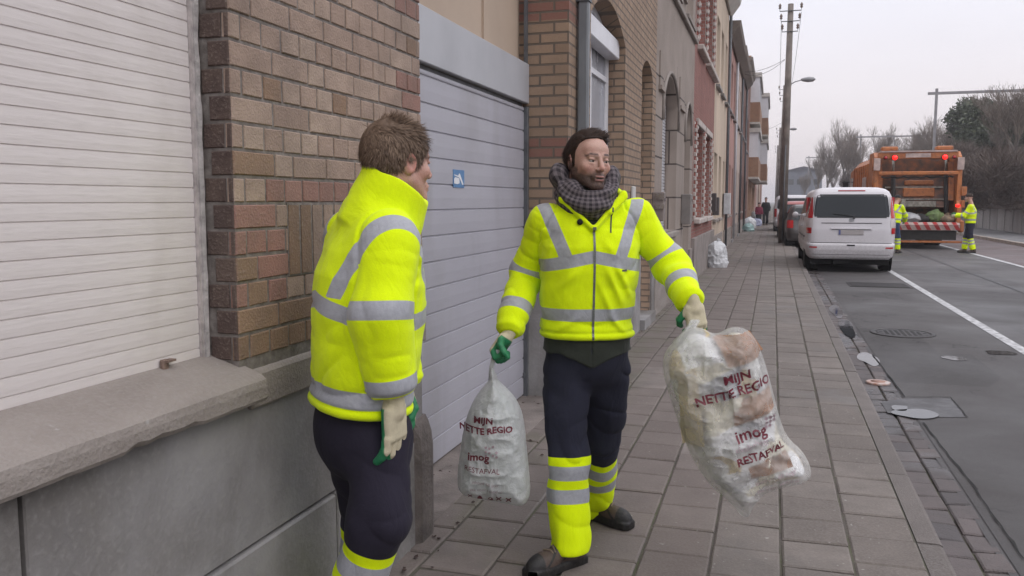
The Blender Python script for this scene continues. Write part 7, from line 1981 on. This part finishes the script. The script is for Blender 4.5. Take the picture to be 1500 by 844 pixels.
def bag(name, label, px, d, T, Rr, film, seed, contents=None, texts=(), crumple=.010, group=None, h=.006, yawoff=0.0, cat='rubbish bag'):
    """a filled sack whose outline has the given sight-line corners at distance d; real thickness T"""
    c0 = np.array([Q(x, y, d) for x, y in px]); cen = c0.mean(0)
    N = U(-FH * math.cos(yawoff) + RGT * math.sin(yawoff)); Rr_ = np.cross(UPW, N); 
    def to2(p): q = p - A3(cen); return np.stack([q @ A3(Rr_), q @ A3(UPW)], 1), q @ A3(N)
    poly = smooth_poly(to2(c0.astype(np.float32))[0])
    def fn(p, off=0.0):
        q2, v = to2(p); dd = dpoly(q2, poly) + off
        e_ = np.clip(-dd / Rr, 0, 1); hh = T * np.sqrt(np.clip(1 - (1 - e_) ** 2.2, 0, 1)) - off * .0
        nz = (1 - np.abs(vnoise(p * 13 + seed))) ** 3 * crumple + (1 - np.abs(vnoise(p * 30 + seed * 2))) ** 3 * crumple * .5 + vnoise(p * 7 + seed) * crumple
        f = np.where(dd < 0, (np.abs(v) - hh) * .7, np.hypot(dd, np.maximum(np.abs(v) - .002, 0)))
        return f - nz * np.clip(e_ * 3, 0, 1) + .004
    base = np.array([cen[0], cen[1], c0[:, 2].min()])
    lo = c0.min(0) - T - .04; hi = c0.max(0) + T + .04
    me = sdf_mesh(fn, lo, hi, h, name, None, 1); bvh = mesh_bvh(me)
    me.transform(Matrix.Translation(-Vector(base)))
    o = link(name, me, film); o.location = base; prop(o, label, cat, 'rubbish bags carried by the bearded man')
    if contents: contents(o, cen, Rr_, UPW, N, base, fn, lo, hi)
    for (s_, x, y, size, ang, ink, sx) in texts:
        tm = text_mesh(s_, size, offset=.0012 if size > .03 else 0); bm = bmesh.new(); bm.from_mesh(tm)
        bmesh.ops.triangulate(bm, faces=bm.faces)
        for _ in range(3):
            es = [e_ for e_ in bm.edges if e_.calc_length() > .012]
            if not es: break
            bmesh.ops.subdivide_edges(bm, edges=es, cuts=1, use_grid_fill=False); bmesh.ops.triangulate(bm, faces=bm.faces)
        ctr = Q(x, y, d); ca, sa = math.cos(ang), math.sin(ang)
        for v in bm.verts:
            tx, ty = v.co.x * sx, v.co.y
            wob = .0025 * math.sin(ctr[2] * 40 + tx * 60)
            p = ctr + Rr_ * (tx * ca - ty * sa) + UPW * (tx * sa + ty * ca + wob)
            loc_, nrm_, _, _ = bvh.ray_cast(Vector(p + N * .6), Vector(-N))
            if loc_ is None: loc_ = Vector(p)
            v.co = loc_ + Vector(N) * .0016 - Vector(base)
        bpy.data.meshes.remove(tm); m2 = bpy.data.meshes.new('print'); bm.to_mesh(m2); bm.free(); link('print', m2, ink, o)
    return o, bvh, (cen, Rr_, N, base)
m_card = mat('cardboard', (0.34, 0.17, 0.085), .85, .18, 6); m_paper = mat('waste_paper', (0.72, 0.72, 0.72), .7, .15, 12); m_creamp = mat('cream_packaging', (0.62, 0.53, 0.36), .7, .15, 8); m_greyp = mat('grey_waste', (0.33, 0.34, 0.36), .7, .3, 12)
def fill_big(o, cen, R_, U_, N, base, fn, lo, hi):
    def pt(x, y, dd): return Q(x, y, dd)
    # crumpled bulk
    def bulk(p): return fn(p, .020) + .012 + .012 * vnoise(p * 16)
    me = sdf_mesh(bulk, lo, hi, .009, 'waste', None, 1); me.transform(Matrix.Translation(-Vector(base)))
    t = NT('mixed_waste'); vo_ = t.n.new('ShaderNodeTexVoronoi'); vo_.inputs['Scale'].default_value = 9; t.l.new(t.mapping(t.coord(), (1, 1, 1.3)), vo_.inputs['Vector'])
    rm = t.n.new('ShaderNodeValToRGB'); rm.color_ramp.interpolation = 'CONSTANT'; sp = t.n.new('ShaderNodeSeparateColor'); t.l.new(vo_.outputs['Color'], sp.inputs[0]); t.l.new(sp.outputs[0], rm.inputs[0])
    el_ = rm.color_ramp.elements; el_[0].position = 0; el_[0].color = (0.66, 0.62, 0.50, 1); el_[1].position = .25; el_[1].color = (0.78, 0.78, 0.79, 1)
    for ps, cc in ((.5, (0.45, 0.46, 0.48, 1)), (.68, (0.60, 0.50, 0.33, 1)), (.85, (0.74, 0.74, 0.72, 1))):
        e_ = rm.color_ramp.elements.new(ps); e_.color = cc
    t.base(rm.outputs[0]); t.rough(.7); t.bump(t.noise(22, 4), .02)
    link('waste', me, t.m, o)
    bvh_ = mesh_bvh(sdf_mesh(lambda p: fn(p, .004) + .004, lo, hi, .012, 'tmp', None, 0))
    def sheetp(pts, m, nm):
        """a flat piece pressed against the film from inside"""
        b = MB(); n = 8; C_ = [np.array(q, float) for q in pts]; G_ = []
        for i in range(n + 1):
            row = []
            for j in range(n + 1):
                u_, v_ = i / n, j / n; q = (C_[0] * (1 - u_) + C_[1] * u_) * (1 - v_) + (C_[3] * (1 - u_) + C_[2] * u_) * v_
                p = Q(q[0], q[1], 3.08); l_, _, _, _ = bvh_.ray_cast(Vector(p + N * .6), Vector(-N)); l_ = l_ if l_ is not None else Vector(p)
                row.append(b.bm.verts.new(l_ - Vector(N) * .003 - Vector(base)))
            G_.append(row)
        for i in range(n):
            for j in range(n): b.bm.faces.new((G_[i][j], G_[i + 1][j], G_[i + 1][j + 1], G_[i][j + 1]))
        b.build(nm, m, o)
    sheetp([(1040, 492), (1098, 484), (1118, 512), (1056, 530)], m_card, 'cardboard'); sheetp([(1058, 578), (1122, 560), (1128, 590), (1064, 612)], m_card, 'cardboard'); sheetp([(1080, 668), (1142, 650), (1150, 672), (1088, 686)], m_card, 'cardboard')
    sheetp([(985, 540), (1010, 530), (1024, 645), (1000, 650)], m_creamp, 'packaging')
def fill_small(o, cen, R_, U_, N, base, fn, lo, hi):
    me = sdf_mesh(lambda p: fn(p, .018) + .012 + .012 * vnoise(p * 14), lo, hi, .010, 'waste', None, 1); me.transform(Matrix.Translation(-Vector(base)))
    link('waste', me, mat('pale_waste', (0.52, 0.56, 0.55), .8, .3, 9, col2=(0.30, 0.35, 0.33)), o)
ang = math.radians(17)
bigbag, bb, bfr = bag('rubbish_bag', 'big clear bag with cardboard inside swinging from the bearded man\'s outstretched hand',
    [(1005, 484), (1024, 478), (1050, 492), (1072, 478), (1098, 482), (1114, 512), (1128, 560), (1140, 610), (1152, 640), (1178, 662), (1188, 690), (1172, 706), (1140, 712), (1108, 722), (1090, 762), (1072, 738), (1040, 712), (1018, 680), (1000, 640), (984, 590), (970, 545), (974, 515), (990, 500)],
    3.08, .125, .13, m_film_c, 5.0, fill_big,
    [('MIJN', 1066, 543, .048, ang, m_ink, 1.05), ('NETTE REGIO', 1064, 564, .046, ang, m_ink, 1.02), ('imog', 1086, 621, .060, ang * .9, m_ink, 1.0), ('afvalbeheer', 1086, 637, .028, ang * .9, m_ink2, 1.0), ('RESTAFVAL', 1100, 650, .038, ang, m_ink, 1.0), ('inhoud 60 liter', 1122, 684, .024, ang, m_ink2, 1.1), ('zak voor restafval', 1126, 698, .020, ang, m_ink2, 1.1)], crumple=.016)
a2 = math.radians(-3)
smallbag, sb, sfr = bag('rubbish_bag', 'small milky white bag hanging knotted from the bearded man\'s lowered hand',
    [(720, 534), (727, 546), (729, 557), (742, 568), (758, 586), (768, 612), (772, 660), (777, 705), (776, 730), (764, 741), (735, 735), (700, 729), (672, 722), (669, 700), (674, 660), (680, 620), (692, 588), (708, 566), (717, 556), (716, 545)],
    3.36, .105, .11, m_film_w, 2.0, fill_small,
    [('MIJN', 709, 607, .036, a2, m_ink, 1.05), ('NETTE REGIO', 712, 621, .035, -a2, m_ink, 1.0), ('imog', 702, 659, .044, a2, m_ink, 1.0), ('RESTAFVAL', 707, 678, .028, a2, m_ink, 1.0), ('inhoud 60 liter', 712, 697, .018, a2 * 2, m_ink2, 1.0), ('zak voor restafval', 713, 707, .018, a2 * 2, m_ink2, 1.0)], crumple=.009)
# small pictogram marks along the bottom and the berry-like mark by the name
def marks(o, bvh, fr, d, items, ink):
    cen, R_, N, base = fr; bm = bmesh.new()
    for (x, y, kind, s_) in items:
        c_ = Q(x, y, d); pts = []
        if kind == 'o': pts = [[(math.cos(a) * s_, math.sin(a) * s_) for a in [2 * math.pi * k / 8 for k in range(8)]]]
        elif kind == 'x': pts = [[(-s_, -s_ * .7), (-s_ * .7, -s_), (s_, s_ * .7), (s_ * .7, s_)], [(-s_, s_ * .7), (-s_ * .7, s_), (s_, -s_ * .7), (s_ * .7, -s_)]]
        else: pts = [[(-s_, -s_), (s_, -s_), (s_ * .7, s_ * .3), (0, s_), (-s_ * .8, s_ * .2)]]
        for poly in pts:
            vs = []
            for (a, b_) in poly:
                p = c_ + R_ * a + UPW * b_; l_, _, _, _ = bvh.ray_cast(Vector(p + N * .6), Vector(-N)); l_ = l_ if l_ is not None else Vector(p); vs.append(bm.verts.new(l_ + Vector(N) * .004 - Vector(base)))
            bm.faces.new(vs)
    me = bpy.data.meshes.new('print'); bm.to_mesh(me); bm.free(); link('print', me, ink, o)
marks(smallbag, sb, sfr, 3.36, [(690, 717, 'x', .010), (704, 718, 'h', .011), (719, 720, 'h', .012), (731, 721, 'x', .012), (745, 722, 'x', .012)], m_ink)
marks(smallbag, sb, sfr, 3.36, [(713 + 5 * i, 643 + 6 * j + 2 * (i % 2), 'o', .0055) for i in range(4) for j in range(3) if (i + j) % 4 != 3], m_ink2)
marks(bigbag, bb, bfr, 3.08, [(1108 + 6 * i, 601 + 6 * j - 2 * i, 'o', .007) for i in range(3) for j in range(3) if i + j < 4], m_ink2)
# gathered neck of the small bag running up into the fist, yellow tie on the big one
b = MB(); hR = mJ['wrR']
top = Q(728, 512, 3.355); P_ = [Q(722, 556, 3.36), Q(720, 540, 3.355), Q(723, 526, 3.35), top]
for k in range(5):
    o_ = RGT * (.008 * math.cos(k * 1.26)) + FH * (.008 * math.sin(k * 1.26))
    b.tube([tuple(p + o_ * (1.4 if i in (0, 3) else .6) - sfr[3]) for i, p in enumerate(P_)], [.009, .006, .006, .008], n=6)
b.build('neck', m_film_o, smallbag, recalc=True)
b = MB(); P_ = [Q(1000, 506, 3.10), Q(1008, 492, 3.12), Q(1014, 478, 3.16), Q(1018, 470, 3.18)]
for k in range(7):
    o_ = RGT * (.016 * math.cos(k * .9)) + FH * (.012 * math.sin(k * .9))
    b.tube([tuple(p + o_ * (2.0, 1.2, .7, .8)[i] - bfr[3]) for i, p in enumerate(P_)], [.014, .011, .008, .008], n=6)
b.build('neck', m_film_c, bigbag)
b = MB(); b.tube([tuple(Q(x, y, dd) - bfr[3]) for x, y, dd in ((1022, 493, 3.10), (1030, 497, 3.09), (1038, 491, 3.10), (1032, 484, 3.14))], .006, n=6); b.build('tie', mat('yellow_tie', (0.75, 0.5, 0.02), .5), bigbag)
# standing bags along the house fronts
def ground_bag(px, py, w_, h_, lab, m, seed, name='rubbish_bag'):
    g = G(px, py); c_ = g + np.array([0, 0, h_ * .47])
    def f(p):
        q = (p - A3(c_)); k = np.interp(q[:, 2] / h_, [-.5, -.3, .1, .35, .5], [1.0, 1.08, 1.0, .75, .3])
        f_ = (np.sqrt((q[:, 0] / (w_ * .5 * k)) ** 2 + (q[:, 1] / (w_ * .48 * k)) ** 2) - 1) * w_ * .42
        f_ = smax(f_, np.abs(q[:, 2] + .015) - h_ * .48, .05)
        return f_ - (1 - np.abs(vnoise(p * 6 + seed))) ** 3 * .03 - (1 - np.abs(vnoise(p * 14 + seed))) ** 3 * .015 + vnoise(p * 4 + seed) * .02
    me = sdf_mesh(f, c_ - .6, c_ + .6, .02, name, None, 1); me.transform(Matrix.Translation(-Vector(g))); o = link(name, me, m); o.location = g
    b = MB(); b.tube([(0, 0, h_ * .90), (.01, 0, h_ * .98), (.03, .01, h_ * 1.04)], [.05, .022, .05], n=8); b.build('knot', m, o)
    prop(o, lab, 'rubbish bag', 'rubbish bags left on the pavement'); return o
m_teal = mat('teal_bag', (0.30, 0.44, 0.43), .45, .2, 6); m_lil = mat('lilac_bag', (0.36, 0.38, 0.52), .45, .2, 6); m_gb = mat('grey_bag', (0.25, 0.25, 0.26), .5, .2, 6)
ground_bag(1050, 391, .44, .62, 'plump white bag standing alone against the house plinth', m_film_o, 1.0)
ground_bag(1098, 334, .62, .62, 'white bag in the far group at the wall foot', m_film_o, 4.0); ground_bag(1096, 339, .5, .42, 'teal tinted bag in front of the far white one', m_teal, 6.0)
ground_bag(1108, 331, .55, .5, 'lilac bag beside the far white one', m_lil, 8.0); ground_bag(1103, 326, .5, .8, 'grey bag behind the far white and lilac ones', m_gb, 9.0)
